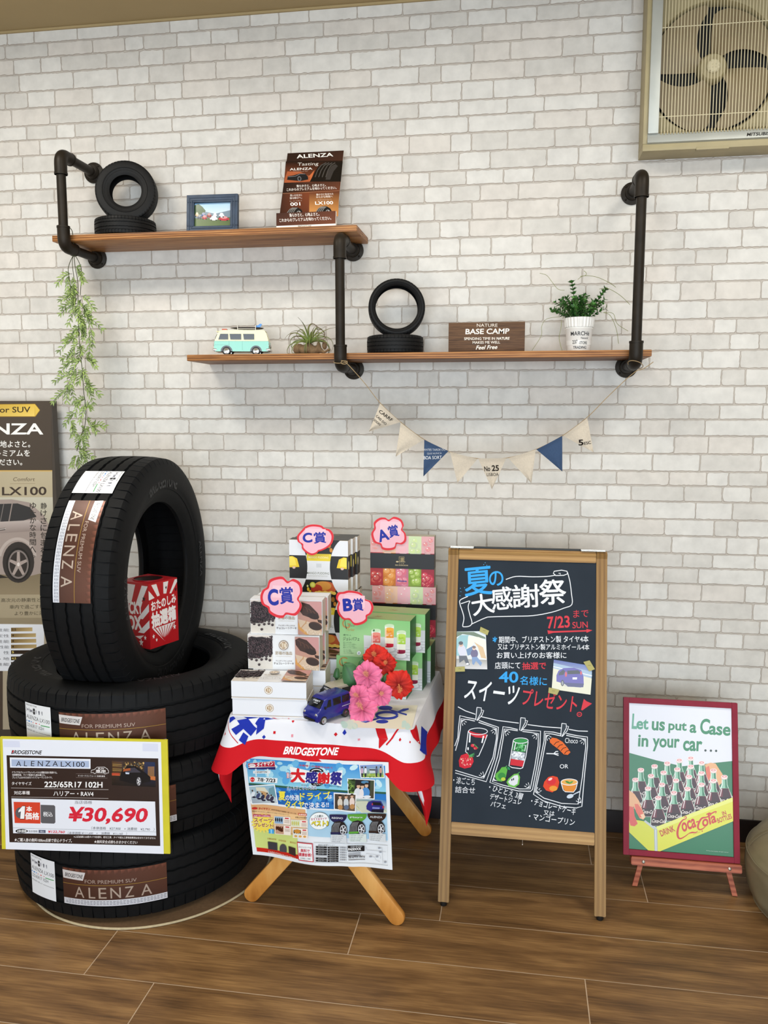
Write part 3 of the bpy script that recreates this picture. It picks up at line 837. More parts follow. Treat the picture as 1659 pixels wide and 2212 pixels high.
for (a, b_, c_, d_) in ((-.074, -.0655, -.041, -.041), (-.036, -.036, .000, .000), (.0065, .0065, .041, .041)):
    mb = MB(); side_slab(mb, [(a + .002, .049), (c_, .049), (d_, .0665), (b_, .0665)], -Wd/2 - .0006, Wd/2 + .0006); obj('side_window', mb, 'glass', cv)
    mb = MB('#d9d2a4')
mb = MB(); mb.box((-.0795, 0, .058), (.004, .05, .016), .001, Matrix.Rotation(R(24), 4, 'Y')); obj('windscreen', mb, 'glass', cv)
mb = MB('#5a9c8e')
for x in (-.0385, .003): mb.span((x - .0004, -Wd/2 - .0004, .016), (x + .0004, Wd/2 + .0004, .044))
mb.span((-.0845, -Wd/2 - .0004, .0435), (.085, Wd/2 + .0004, .0443)); mb.span((-.0845, -Wd/2 - .0004, .032), (-.0385, Wd/2 + .0004, .0326))
obj('door_seams', mb, 'toy', cv)
for x in (-.047, .046):
    for s in (-1, 1):
        T = Matrix.Translation((x, s * (Wd/2 - .004), .0135)) @ Matrix.Rotation(R(90), 4, 'X')
        mb = MB(); mb.lathe([(0, -.006), (.0115, -.006), (.0135, -.004), (.0135, .004), (.0115, .006), (0, .006)], 28, T=T)
        wv = obj('wheel', mb, 'black', cv)
        mb = MB(); mb.lathe([(0, -.0085), (.004, -.0085), (.006, -.007), (.0085, -.0068), (.009, .0068), (0, .0085)], 24, T=T); obj('hubcap', mb, 'chrome', wv)
    mb = MB('#20262a')
    side_slab(mb, [(x + .0185 * math.cos(PI * k / 12), .012 + .0185 * math.sin(PI * k / 12)) for k in range(13)], -Wd/2 - .0007, Wd/2 + .0007); obj('wheel_arch', mb, 'toy', cv)
for s in (-1, 1):
    mb = MB(); mb.box((s * .0875, 0, .0175), (.006, .07, .007), .002); mb.span((s * .078, -.036, .014), (s * .088, .036, .021), .002); obj('bumper', mb, 'chrome', cv)
    for y in (-.024, .024):
        mb = MB(); mb.ball((-.0865 if s < 0 else .0862, y, .033 if s < 0 else .030), (.003, .006, .006)); obj('headlamp' if s < 0 else 'tail_lamp', mb, 'chrome', cv)
mb = MB('#b4482c'); mb.box((-.056, 0, .0815), (.016, .02, .006), .001); obj('roof_lamp', mb, 'toy', cv)
mb = MB('#d8d6cc')
for x in (-.012, .045): mb.tube([(x, -.026, .077), (x, -.026, .093), (x, .026, .093), (x, .026, .077)], .0011, 8)
for y in (-.026, .026): mb.tube([(-.012, y, .083), (.045, y, .083)], .0009, 8)
obj('roof_rack', mb, 'toy', cv)
for y, c, x0, x1 in ((-.012, '#25232a', -.038, .072), (.010, '#2a3138', -.030, .066)):
    mb = MB(c); mb.ball(((x0 + x1) / 2, y, .0865), ((x1 - x0) / 2, .010, .0035), 24, 8); ob_ = obj('surfboard', mb, 'toy', cv)
mb = MB('#2f7fc9'); side_slab(mb, [(.046, .088), (.060, .090), (.064, .099), (.058, .1005), (.052, .096), (.045, .094)], -.014, -.010); obj('surfboard_fin', mb, 'toy', cv)

# --- air plant on driftwood
ap = thing('air_plant', 'spiky green air plant with curling leaves on a piece of driftwood', 'plant', (-.650, 2.600, T2))
mb = MB()
mb.grid(lambda u, v: Vector((-.046 + .108 * v, (.024 * math.sin(PI * min(1, v * 1.15 + .1)) + .004) * math.cos(2 * PI * u) , .018 + (.018 * math.sin(PI * min(.98, v * 1.05 + .12)) + .003) * math.sin(2 * PI * u) + .004 * math.sin(v * 21) - .006 * v + (.012 if .62 < v < .72 else 0) * max(0, math.sin(2 * PI * u)))), 22, 26)
mb.ball((.044, 0, .03), (.008, .009, .014), 12, 8); mb.ball((-.04, .0, .018), (.018, .017, .018), 14, 8)
mb.v = [Vector((p.x, p.y, max(p.z, .0004))) for p in mb.v]
obj('driftwood', mb, 'drift', ap)
rn = random.Random(3)
for k in range(26):
    a = k * 2.4; el = R(rn.uniform(12, 84)); ln_ = rn.uniform(.070, .115); curl = rn.choice((.8, 2.0, 3.4, 4.4)) * rn.choice((-1, 1, 1))
    p = Vector((-.004, -.004, .036)); d = Vector((math.cos(a) * math.cos(el), math.sin(a) * math.cos(el) * .7 - .2, math.sin(el) + .15)).normalized()
    ax_ = d.cross(Vector((0, 0, 1))).normalized(); pts = [p.copy()]; N = 14
    for i in range(N):
        d = (Matrix.Rotation(-abs(curl) / N * (1.4 if i > 6 else .6), 3, ax_) @ d); p = p + d * ln_ / N * (1.3 if curl > 2 else 1); pts.append(p.copy())
    pts = [Vector((q_.x, q_.y, max(q_.z, .003))) for q_ in pts]
    g = rn.random(); cb = mix('#5f7a3a', '#8aa04e', g); ce = mix('#5c5440', '#6d5a48', g)
    mb = MB(); mb.tube(pts, [max(.0028 * (1 - i / (N + .5)), .0005) for i in range(N + 1)], 6, cols=[mix(cb, ce, (i / N) ** 1.1) for i in range(N + 1)])
    obj('leaf', mb, 'leaf', ap)

def ap_(x, y, dy=0.0): return at_y(440 + x / 4.608, 680 + y / 4.608, 2.598 + dy) - Vector((-.650, 2.600, T2))
for P_ in ([(1060, 250), (1035, 160), (1060, 95), (1110, 100), (1140, 170), (1128, 240)], [(1070, 245), (1105, 150), (1175, 150), (1208, 190), (1180, 232)], [(1040, 255), (990, 155), (945, 158), (925, 205), (962, 246)], [(1020, 265), (940, 186), (872, 190), (846, 232), (852, 262)],
           [(1075, 250), (1120, 130), (1185, 158), (1204, 232), (1165, 262)], [(1050, 250), (1048, 130), (1085, 90), (1150, 130), (1180, 150)], [(1060, 260), (1000, 215), (915, 215), (900, 240), (935, 245)], [(1080, 262), (1150, 240), (1210, 262), (1190, 285)]):
    mb = MB(); V_p = [ap_(x, y, -.012 * (i % 2)) for i, (x, y) in enumerate(P_)]; Q_p = []
    for i in range(len(V_p) - 1):
        p_ = [V_p[max(0, min(len(V_p) - 1, i + j))] for j in (-1, 0, 1, 2)]
        for k in range(6):
            t = k / 6; Q_p.append(.5 * ((2 * p_[1]) + (p_[2] - p_[0]) * t + (2 * p_[0] - 5 * p_[1] + 4 * p_[2] - p_[3]) * t * t + (3 * p_[1] - p_[0] - 3 * p_[2] + p_[3]) * t ** 3))
    n_p = len(Q_p); mb.tube(Q_p, [.0020 * (1 - .75 * i / n_p) for i in range(n_p)], 6, cols=[mix('#71803f', '#6a5644', min(1, i / n_p * 1.6)) for i in range(n_p)]); obj('leaf', mb, 'leaf', ap)

# --- wooden sign
sg = thing('wooden_sign', 'dark brown wooden block sign with white camping words on the lower shelf', 'sign', (-.1, 2.606, T2))
mb = MB(); mb.box((0, 0, .0462), (.231, .020, .092), .0012); obj('wooden_block', mb, 'sign', sg)
mb = MB('#eae4da')
q = [(80, 498), (713, 488), (711, 740), (70, 745)]
sh = Sheet(mb, face_xz(-.1155, -.0101, .0005), q, .231, .0915)
sh.text('NATURE', (312, 530), (484, 530), 26, '#e2dacf', -.005)
sh.text('BASE CAMP', (216, 590), (580, 586), 44, '#f0ebe2', .02, .1)
sh.text('SPENDING TIME IN', (205, 637), (462, 635), 22, '#eae4da', .01); sh.text('NATURE', (474, 635), (582, 634), 22, '#eae4da', .03, .15)
sh.text('MAKES ME WELL', (275, 668), (505, 666), 22, '#eae4da', .01)
sh.text('Feel Free', (300, 716), (478, 711), 34, '#f0ebe2', .025, .35)
obj('painted_words', mb, 'print', sg)

# --- white tin pot with a leafy plant
px, py = .176, 2.612
pp = thing('potted_plant', 'white printed tin pot with a bushy green artificial plant on the lower shelf', 'potted plant', (px, py, T2))
mb = MB()
prof = [(0, .001), (.0335, .001), (.0340, .003), (.0395, .066), (.0415, .069), (.0415, .071), (.040, .073)]
mb.lathe(prof, 64)
n = 96
def rim(u, v):
    a = 2 * PI * u; r = .0415 + .0028 * v + .0011 * math.cos(a * 26) * (1 if .05 < v < .95 else .3); return Vector((r * math.cos(a), r * math.sin(a), .073 + .028 * v))
mb.grid(rim, 208, 6, wrap=True)
mb.lathe([(.0443, .101), (.0425, .1015), (.040, .101), (.036, .02), (0, .02)], 64)
pot = obj('tin_pot', mb, 'pot', pp)
mb = MB('#2b2b2e')
q = [(1015, 530), (1275, 530), (1250, 725), (1030, 725)]
def potmap(u, v, l):
    a = R(-90) + R(8.0) + (u - .5) * 1.95; r = .0343 + (.0392 - .0343) * (v) + .0006 + l
    return Vector((r * math.cos(a), r * math.sin(a), .005 + v * .060))
sh = Sheet(mb, potmap, None)
def pt(s_, x, y, x2, h_, b_=0.0): sh.text(s_, (x, y), (x2, y), h_, '#2b2b2e', b_)
pt('MARCHé', .06, .70, .84, .20, .01); pt('Natural', .48, .53, .78, .10); pt('23', .13, .30, .27, .18, .01); pt('8', .29, .42, .34, .08); pt('F.', .29, .30, .345, .08); pt('-STORE', .40, .28, .76, .14, .01); pt('TRADING', .16, .06, .74, .13, .01)
obj('pot_lettering', mb, 'print', pp)
rn = random.Random(21)
def leaf_shape(mb, p, d, up_, ln_, wd_, c, c2=None):
    d = d.normalized(); s_ = d.cross(up_); s_ = s_.normalized() if s_.length > 1e-4 else d.orthogonal().normalized(); u_ = s_.cross(d)
    vs = [p, p + d * ln_ * .3 + s_ * wd_ * .42 + u_ * ln_ * .03, p + d * ln_ * .62 + s_ * wd_ * .40 + u_ * ln_ * .02, p + d * ln_ - u_ * ln_ * .08, p + d * ln_ * .62 - s_ * wd_ * .40 + u_ * ln_ * .02, p + d * ln_ * .3 - s_ * wd_ * .42 + u_ * ln_ * .03, p + d * ln_ * .45 - u_ * ln_ * .05]
    mb.add(vs, [(0, 1, 6), (1, 2, 6), (2, 3, 6), (3, 4, 6), (4, 5, 6), (5, 0, 6)], True, [c] * 6 + [c2 or mix(c, '#000000', .25)])
fo = MB(); st = MB('#44552c')
tips = []
for k in range(58):
    a = rn.uniform(0, 2 * PI); sp = rn.random() ** .7
    hgt = rn.choice((.045, .055, .06, .05)) * (1.25 - .45 * sp)
    if k < 7: a = R(150 + 30 * rn.random()); sp = .25; hgt = .108
    if 7 <= k < 12: a = R(-20 + 30 * rn.random()); sp = .75; hgt = .085
    base = Vector((.026 * math.cos(a) * sp, .026 * math.sin(a) * sp, .092))
    tip = Vector((.098 * sp * math.cos(a), .062 * sp * math.sin(a), .097 + hgt * (1.0 if sp < .8 else .8)))
    midp = (base + tip) / 2 + Vector((0, 0, .010)); N = 9
    pts = [(1 - t) ** 2 * base + 2 * t * (1 - t) * midp + t * t * tip for t in [i / N for i in range(N + 1)]]
    st.tube(pts, .0009, 5)
    for i in range(1, N + 1):
        t = (pts[i] - pts[i - 1]).normalized()
        for s_ in range(3 if i < N else 4):
            an = rn.uniform(0, 2 * PI); o_ = t.orthogonal().normalized(); o_.rotate(Matrix.Rotation(an, 3, t))
            c = mix('#1f4a1e', '#558f40', rn.random())
            leaf_shape(fo, pts[i], (o_ + t * rn.uniform(.5, 1.1)), t, rn.uniform(.010, .015), rn.uniform(.0060, .0085), c)
obj('foliage', fo, 'leaf', pp); obj('stems', st, 'stem', pp)
def vine(m, pts, r=.0007):
    P = [Vector(p) for p in pts]; Q = []
    for i in range(len(P) - 1):
        a, b_, c_, d_ = P[max(i - 1, 0)], P[i], P[i + 1], P[min(i + 2, len(P) - 1)]
        for k in range(6):
            t = k / 6; Q.append(.5 * ((2 * b_) + (c_ - a) * t + (2 * a - 5 * b_ + 4 * c_ - d_) * t * t + (3 * b_ - a - 3 * c_ + d_) * t ** 3))
    Q.append(P[-1]); m.tube(Q, r, 5)
def vp(x, y, Y=2.60): return at_y(950 + x / 3.858, 570 + y / 3.858, Y) - Vector((px, py, T2))
mb = MB('#7c8248'); vine(mb, [vp(1040, 220), vp(985, 210), vp(935, 150), vp(890, 95), (vp(833, 78))]); obj('tendril', mb, 'leaf', pp)
mb = MB('#7c8248'); vine(mb, [vp(1150, 130), vp(1200, 100), vp(1300, 108), vp(1400, 150), vp(1468, 195)]); obj('tendril', mb, 'leaf', pp)
mb = MB('#7c8248'); vine(mb, [vp(1170, 105), vp(1215, 95), vp(1220, 75), vp(1200, 58)]); obj('tendril', mb, 'leaf', pp)
mb = MB('#7c8248'); vine(mb, [vp(1330, 210), vp(1400, 205), vp(1500, 260), vp(1585, 340)]); obj('tendril', mb, 'leaf', pp)
mb = MB('#7c8248'); vine(mb, [vp(1000, 440), vp(890, 460), vp(850, 520), vp(845, 600), vp(768, 722)]); obj('tendril', mb, 'leaf', pp)
mb = MB('#7c8248'); vine(mb, [vp(1360, 405), vp(1420, 430), vp(1470, 540), vp(1490, 665)]); obj('tendril', mb, 'leaf', pp)
mb = MB('#7c8248'); vine(mb, [vp(1370, 403), vp(1445, 415), vp(1480, 500), vp(1570, 560)]); obj('tendril', mb, 'leaf', pp)
mb = MB('#7c8248'); vine(mb, [vp(1015, 470, 2.565), vp(1010, 530, 2.565), vp(995, 620, 2.565), vp(1018, 722, 2.56)]); obj('tendril', mb, 'leaf', pp)


# --- trailing plant hung from the left pipe
tp = thing('hanging_plant', 'trailing green artificial vine hanging from the left end of the pipe shelf', 'hanging plant', (-1.40, 2.555, 1.9))
def hv(x, y, dy=0.0): return at_y(x / 4.0967, 540 + y / 4.0967, 2.555 + dy)
st = MB(); fo = MB()
def hx_(m, pts, r): 
    P = [Vector(p) for p in pts]; Q = []
    for i in range(len(P) - 1):
        a, b_, c_, d_ = P[max(i - 1, 0)], P[i], P[i + 1], P[min(i + 2, len(P) - 1)]
        for k in range(6):
            t = k / 6; Q.append(.5 * ((2 * b_) + (c_ - a) * t + (2 * a - 5 * b_ + 4 * c_ - d_) * t * t + (3 * b_ - a - 3 * c_ + d_) * t ** 3))
    Q.append(P[-1]); m.tube(Q, r, 6)
Z0 = hv(655, 35)
hook = [hv(655, 40), hv(650, -70, -.01), hv(640, -160, .0), hv(625, -190, .03)]
hx_(st, hook, .0013)
main = [hv(655, 35), hv(665, 150), hv(690, 300, -.006), hv(690, 560), hv(705, 850, -.005), hv(730, 1080), hv(740, 1250), hv(760, 1400), hv(750, 1560), hv(715, 1650), hv(680, 1780)]
hx_(st, main, .0012)
hx_(st, [hv(655, 35), hv(615, 120, -.01), hv(605, 200, -.014), hv(635, 380, -.01)], .0011)
hx_(st, [hv(655, 35), hv(700, 110, .008), hv(722, 200, .012), hv(710, 400, .01)], .0011)
hx_(st, [hv(655, 35), hv(640, 100), hv(655, 250, .01), hv(685, 400)], .001)
# side sprays: (root x, y) -> (tip x, y)
SPR = [((665, 150), (715, 230)), ((640, 210), (520, 285)), ((610, 220), (600, 350)), ((640, 240), (660, 350)), ((700, 230), (735, 270)), ((690, 330), (640, 400)), ((630, 330), (625, 400)),
       ((690, 410), (550, 440)), ((690, 470), (545, 560)), ((680, 480), (565, 500)), ((720, 410), (820, 505)), ((730, 490), (790, 575)), ((690, 480), (615, 640)), ((680, 500), (690, 600)), ((720, 440), (700, 520)),
       ((740, 590), (895, 690)), ((740, 560), (800, 640)), ((700, 680), (625, 760)), ((760, 620), (700, 720)), ((700, 700), (670, 780)), ((800, 690), (820, 830)), ((760, 660), (740, 770)), ((790, 760), (790, 900)),
       ((690, 770), (535, 885)), ((680, 800), (590, 800)), ((700, 830), (640, 900)), ((720, 860), (700, 950)), ((690, 920), (560, 960)), ((700, 960), (545, 1070)), ((690, 1000), (590, 1010)), ((720, 980), (640, 1060)), ((750, 960), (840, 1025)), ((750, 960), (830, 985)),
       ((740, 1070), (700, 1160)), ((720, 1070), (760, 1130)), ((690, 1040), (600, 1190)), ((650, 1110), (500, 1155)), ((610, 1170), (655, 1330)), ((590, 1250), (475, 1335)), ((600, 1200), (590, 1330)), ((690, 1100), (640, 1190)),
       ((740, 1180), (870, 1275)), ((740, 1190), (825, 1345)), ((750, 1180), (800, 1230)), ((760, 1370), (715, 1500)), ((760, 1330), (690, 1360)), ((750, 1420), (790, 1390)), ((730, 1320), (670, 1440)), ((670, 1440), (585, 1530)), ((620, 1510), (660, 1600)), ((640, 1540), (645, 1630)),
       ((760, 1500), (820, 1570)), ((800, 1570), (915, 1560)), ((800, 1570), (770, 1640)), ((810, 1560), (850, 1600)), ((750, 1560), (740, 1640)), ((715, 1640), (690, 1720)), ((700, 1680), (750, 1720)), ((680, 1760), (805, 1825)), ((690, 1780), (745, 1860)), ((690, 1820), (645, 1900)), ((690, 1830), (700, 1900)), ((720, 1780), (760, 1830)),
       ((690, 560), (720, 640)), ((700, 600), (740, 660)), ((700, 380), (650, 440)), ((690, 420), (640, 520)), ((720, 520), (760, 560)), ((705, 850), (730, 900)), ((690, 700), (740, 740))]
rn = random.Random(5)
for (a, b_) in SPR:
    d0 = rn.uniform(-.03, .01)
    p, q_ = hv(*a), hv(*b_, d0); N = 6
    pts = [p + (q_ - p) * (i / N) + Vector((0, 0, .008 * math.sin(PI * i / N))) for i in range(N + 1)]
    st.tube(pts, .0007, 5)
    for i in range(1, N + 1):
        t = (pts[i] - pts[i - 1]).normalized(); sd = t.cross(Vector((0, 1, 0)))
        for s_ in ((-1, 1) if i < N else (-1, 0, 1)):
            c = mix('#3f5a20', '#86a04a', rn.random())
            leaf_shape(fo, pts[i], t * rn.uniform(.8, 1.2) + sd * s_ * .75 + Vector((0, rn.uniform(-.5, .3), 0)), Vector((0, -1, .2)), rn.uniform(.016, .023), rn.uniform(.0048, .0068), c, mix(c, '#d5dea8', .4))
obj('vine_stems', st, 'stem', tp, local=False); obj('foliage', fo, 'leaf', tp, local=False)

# --- bunting tied between the two right-hand pipes
bt = thing('bunting', 'string of linen and blue triangle flags hung below the lower shelf', 'bunting', (-.1, 2.49, 1.4))
YB_ = 2.488
def bp(x, y, Y=YB_): return at_y(720 + x / 2.37, 760 + y / 2.37, Y)
mb = MB()
cord = [bp(40, 45, YP - .02), bp(70, 60, YP - .022), bp(160, 160), bp(240, 262), bp(345, 360), bp(464, 448), bp(592, 510), bp(738, 546), bp(890, 543), bp(1040, 498), bp(1172, 430), bp(1300, 335), bp(1400, 235), bp(1500, 140), bp(1555, 95, YP - .02)]
hx_(mb, cord, .0011)
x, z = -.535, 1.529
loop = [(x + .0205 * math.cos(a), YP + .0205 * math.sin(a), z + .012 + .006 * math.sin(a)) for a in [k * PI / 12 for k in range(24)]]
mb.tube(loop, .0011, 6, closed=True)
mb.tube([bp(70, 60, YP - .022) + Vector((.010 * math.cos(a) - .008, -.002, .005 * math.sin(a) + .003)) for a in [k * PI / 8 for k in range(16)]], .001, 6, closed=True)
x, z = .330, 1.529
mb.tube([(x + .021 * math.cos(a), YP + .003 + .021 * math.sin(a) * .9, z - .004 + .010 * math.cos(a + 2.2)) for a in [k * PI / 12 for k in range(24)]], .0011, 6, closed=True)
hx_(mb, [bp(1555, 95, YP - .02), bp(1590, 85, YP - .01), bp(1638, 52, YP + .01)], .0012)
obj('twine', mb, 'twine', bt, local=False)
FL = [((240, 264), (345, 360), (182, 408), 0), ((345, 362), (462, 450), (322, 535), 0), ((466, 450), (590, 508), (463, 637), 1), ((598, 512), (738, 548), (636, 672), 0), ((742, 546), (886, 544), (812, 704), 0), ((896, 544), (1036, 500), (1014, 672), 0), ((1040, 500), (1172, 430), (1172, 612), 1), ((1176, 430), (1300, 338), (1332, 514), 0)]
for k, (a, b_, c_, bl) in enumerate(FL):
    mb = MB('#3d5170' if bl else '#cdc2b2')
    A_, B_, C_ = bp(*a), bp(*b_), bp(*c_)
    rn = random.Random(k + 2); sw = rn.uniform(-.010, .004); N = 12
    def fm(s_, t_, l=0.0):        # s along the top edge, t towards the tip
        e0 = A_ + (C_ - A_) * t_; e1 = B_ + (C_ - B_) * t_
        p = e0 + (e1 - e0) * s_
        return p + Vector((0, -.002 - .006 * math.sin(PI * s_) * (1 - t_) - l + sw * t_ + .003 * math.sin(s_ * 5 + t_ * 4 + k) * t_, 0))
    dark = mix(mb.cur, '#000000', .12)
    mb.grid(lambda u, v: fm(u, v * .995), N, 14, (lambda u, v, c0=mb.cur, d_=dark: d_ if v < .12 else c0))
    mb.grid(lambda u, v: fm(1 - u, v * .995, -.0012), N, 14)
    def fx(p):  # drawing point to flag numbers
        M_ = np.array([[a[0] - c_[0], b_[0] - c_[0]], [a[1] - c_[1], b_[1] - c_[1]]], float)
        al_, be_ = np.linalg.solve(M_, np.array([p[0] - c_[0], p[1] - c_[1]], float)); tt = 1 - al_ - be_; sm = max(al_ + be_, 1e-4)
        return be_ / sm, tt
    class FS(Sheet):
        def uv(s, p): return fx(p)
    sh = FS(mb, lambda u, v, l: fm(u, v, l + .0004), None); sh.flip = True
    ink = '#2a2420'
    if k == 0:
        sh.text('CARRF', (232, 308), (298, 358), 17, ink, .015); sh.text('CAIS DO', (216, 330), (268, 376), 12, ink, .01); sh.text('SODRE', (205, 350), (240, 380), 11, ink, .005)
    if k == 2:
        sh.text('ANTES TARDE DO', (464, 506), (576, 506), 11, '#c5cbd6'); sh.text('QUE NUNCA', (482, 526), (556, 524), 10, '#c5cbd6'); sh.text('BOA SORT', (464, 550), (556, 548), 17, '#dfe3ea', .005)
    if k == 4:
        sh.text('No', (774, 612), (804, 610), 26, ink, .02); sh.text('25', (812, 610), (848, 609), 30, ink, .03); sh.text('LISBOA', (786, 636), (846, 634), 16, ink)
    if k == 7:
        sh.text('5', (1256, 480), (1280, 478), 30, ink, .03); sh.text('ESC', (1284, 476), (1320, 470), 15, ink, .01)
    obj('flag', mb, 'linen', bt, local=False, auto=0, label='navy blue triangle flag' if bl else 'natural linen triangle flag')

# --- wall ventilation fan, top right
vf = thing('ventilation_fan', 'yellowed wall ventilation fan with a wire guard in the upper right corner', 'fan', (.62, WALL, 2.36))
fy0 = 2.625
fz0 = at_y(1387, 327, fy0).z; fx0 = at_y(1388, 325, fy0).x
X1 = fx0 + .52; Z1 = fz0 + .50
mb = MB()
d0 = WALL - .0008
mb.span((fx0, fy0, fz0 + .020), (fx0 + .016, d0, Z1), .001); mb.span((X1 - .016, fy0, fz0 + .020), (X1, d0, Z1), .001)
mb.span((fx0, fy0, fz0), (X1, d0, fz0 + .020), .002); mb.span((fx0 + .016, fy0, Z1 - .02), (X1 - .016, d0, Z1), .001)
mb.span((fx0 + .01, d0 - .012, fz0 + .01), (X1 - .01, d0, Z1 - .01))
mb.span((fx0 + .15, fy0 - .001, fz0 - .003), (fx0 + .24, fy0 + .012, fz0 + .005), .001)
obj('housing', mb, 'fanbeige', vf, local=False)
mb = MB(); mb.span((fx0 + .012, fy0 - .010, fz0 + .046), (fx0 + .042, fy0 + .012, Z1 - .03), .003); obj('side_panel', mb, 'alu', vf, local=False)
mb = MB(); mb.box(((fx0 + X1) / 2, fy0 + .0035, fz0 + .0325), (X1 - fx0 - .024, .016, .028), .002, Matrix.Rotation(R(-16), 4, 'X')); pnl = obj('lower_panel', mb, 'alu', vf, local=False)
mb = MB('#2c2a28'); sh = Sheet(mb, lambda u, v, l: Vector((fx0 + .285 + u, fy0 - .0052 + (.0065 - v) * -.287 - l, fz0 + .026 + v)), None)
sh.text('MITSUBISHI', (0, 0), (.075, 0), .010, '#2c2a28', .02, .2); obj('panel_lettering', mb, 'print', vf, local=False)
fcx, fcz = at_y(1541, 143, 2.66).x, at_y(1541, 143, 2.66).z
FRr = .185
mb = MB()        # square plate with the round throat
def plate(u, v):
    a = 2 * PI * u
    c_, s_ = math.cos(a), math.sin(a)
    rs = .232 / max(abs(c_), abs(s_)); r = FRr + (rs - FRr) * v
    x = min(max(fcx + r * c_, fx0 + .012), X1 - .012); z = min(max(fcz + r * s_, fz0 + .03), Z1 - .015)
    return Vector((x, fy0 + .040 + .006 * (1 - v), z))
mb.grid(plate, 96, 3, wrap=True)
T = Matrix.Translation((fcx, fy0 + .046, fcz)) @ Matrix.Rotation(R(-90), 4, 'X')
mb.lathe([(FRr, 0), (FRr - .004, .006), (FRr - .006, .030)], 96, T=T)
obj('throat_plate', mb, 'fanbeige', vf, local=False)
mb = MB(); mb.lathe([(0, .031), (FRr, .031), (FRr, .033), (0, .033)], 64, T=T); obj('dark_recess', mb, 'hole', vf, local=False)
for k in range(4):
    mb = MB(); a0_ = R(62 + 90 * k)
    def blade(u, v):
        r = .030 + (FRr - .010 - .030) * v
        sp = R(40 + 42 * min(1, v * 1.2)); a = a0_ - R(40) * v + R(4) + sp * (u - .30)
        if v > .9: a = a0_ - R(40) * v + R(4) + sp * ((u - .5) * (1 - (v - .9) * 1.6) + .2)
        y = fy0 + .058 + .020 * (u - .5) - .006 * math.sin(PI * u)
        return Vector((fcx + r * math.cos(a), y, fcz + r * math.sin(a)))
    mb.grid(blade, 14, 14); obj('fan_blade', mb, 'fanblade', vf, local=False)
T2_ = Matrix.Translation((fcx, fy0 + .030, fcz)) @ Matrix.Rotation(R(-90), 4, 'X')
mb = MB(); mb.lathe([(0, .006), (.034, .006), (.038, .010), (.042, .028), (.042, .036), (0, .036)], 40, T=T2_); hub = obj('hub', mb, 'fanbeige', vf, local=False)
mb = MB(); mb.lathe([(0, -.002), (.016, -.002), (.019, .001), (.0195, .008), (0, .008)], 32, T=T2_)
for k in range(9):
    a = k * 2 * PI / 9; mb.ball((fcx + .0155 * math.cos(a), fy0 + .0275, fcz + .0155 * math.sin(a)), .0022, 8, 6)
for dx_, dz_ in ((-.005, .004), (.005, .004), (-.005, -.004), (.005, -.004)): mb.ball((fcx + dx_, fy0 + .0275, fcz + dz_), (.0028, .002, .0024), 8, 6)
obj('hub_nut', mb, 'wire', hub, local=False)
k = 0; x = fx0 + .050
while x < X1 - .03:
    mb = MB(); mb.tube([(x, fy0 + .016, fz0 + .040), (x, fy0 - .004, fz0 + .050), (x, fy0 - .006, fz0 + .060), (x, fy0 - .006, Z1 - .04), (x, fy0 + .01, Z1 - .02)], .00115, 8); obj('guard_wire', mb, 'wire', vf, local=False)
    mb = MB(); mb.box((x, fy0 + .002, fz0 + .049), (.0042, .012, .012), .001); obj('wire_clip', mb, 'fanbeige', vf, local=False)
    x += .00875; k += 1
mb = MB()
for z in (fz0 + .092, Z1 - .165): mb.tube([(fx0 + .043, fy0 - .0035, z), (X1 - .03, fy0 - .0035, z)], .0013, 8)
obj('guard_cross_wire', mb, 'wire', vf, local=False)

# ================================================================ STANDING BANNER AT THE LEFT, PRICE BOARD, LUCKY BOX
def hit(x, y, p, n):
    v = ray(x, y); n = Vector(n); return EYE + v * ((Vector(p) - EYE).dot(n) / v.dot(n))
class PxSheet(Sheet):
    """art traced in photograph numbers on a plane of the place (point, normal towards the viewer)"""
    def __init__(s, mb, p, n, eps=5e-6, lift=3e-4):
        s.n = Vector(n).normalized(); s.p = Vector(p)
        Sheet.__init__(s, mb, lambda u, v, l: hit(u, v, s.p, s.n) + s.n * l, None, eps=eps, lift=lift); s.flip = True
def plank(m, A, B, C, D, n, t):
    """slab with front corners A B C D (viewer side, counter-clockwise from lower left), thickness t backwards"""
    n = Vector(n).normalized(); F = [Vector(k) for k in (A, B, C, D)]; G = [k - n * t for k in F]
    m.add(F + G, [(0, 1, 2, 3), (7, 6, 5, 4), (0, 4, 5, 1), (1, 5, 6, 2), (2, 6, 7, 3), (3, 7, 4, 0)], False)
YBN = 2.655
bn = thing('standing_banner', 'tall brown tyre display panel with a gold arrow at the left edge behind the tyres', 'display panel', (-1.95, YBN, 0))
mb = MB()
bx = at_y(112, 866, YBN).x; bz = at_y(112, 866, YBN).z
mb.span((bx - .75, YBN, .0), (bx, YBN + .03, bz)); obj('panel', mb, 'banner', bn, local=False)
mb = MB()
sh = PxSheet(mb, (0, YBN, 0), (0, -1, 0)); sh.view(0, 860, 3.158)
X0 = -560
sh.quad([(X0, 18), (350, 20), (357, 492), (X0, 492)], ['#4a4038', '#473d35', '#443a32', '#473d36'])
sh.quad([(X0, 492), (357, 492), (357, 500), (X0, 500)], '#c9a45a')
sh.poly([(X0, 46), (240, 38), (275, 82), (242, 128), (X0, 128)], '#8a6820')
sh.quad([(X0, 49), (238, 41), (238, 124), (X0, 124)], ['#8a6a20', '#d8b44a', '#e6c866', '#8a6a20'], 6, 1); sh.poly([(238, 41), (271, 82), (240, 124)], '#d9b84e')
sh.text('Premium Tire for SUV', (-430, 102), (208, 98), 40, '#3a2c16', .015)
sh.text('ALENZA', (-330, 248), (296, 248), 76, '#f2f0ee', .02)
sh.text('滑らかさと、心地よさと。', (-330, 338), (206, 336), 46, '#f2f0ee', .012)
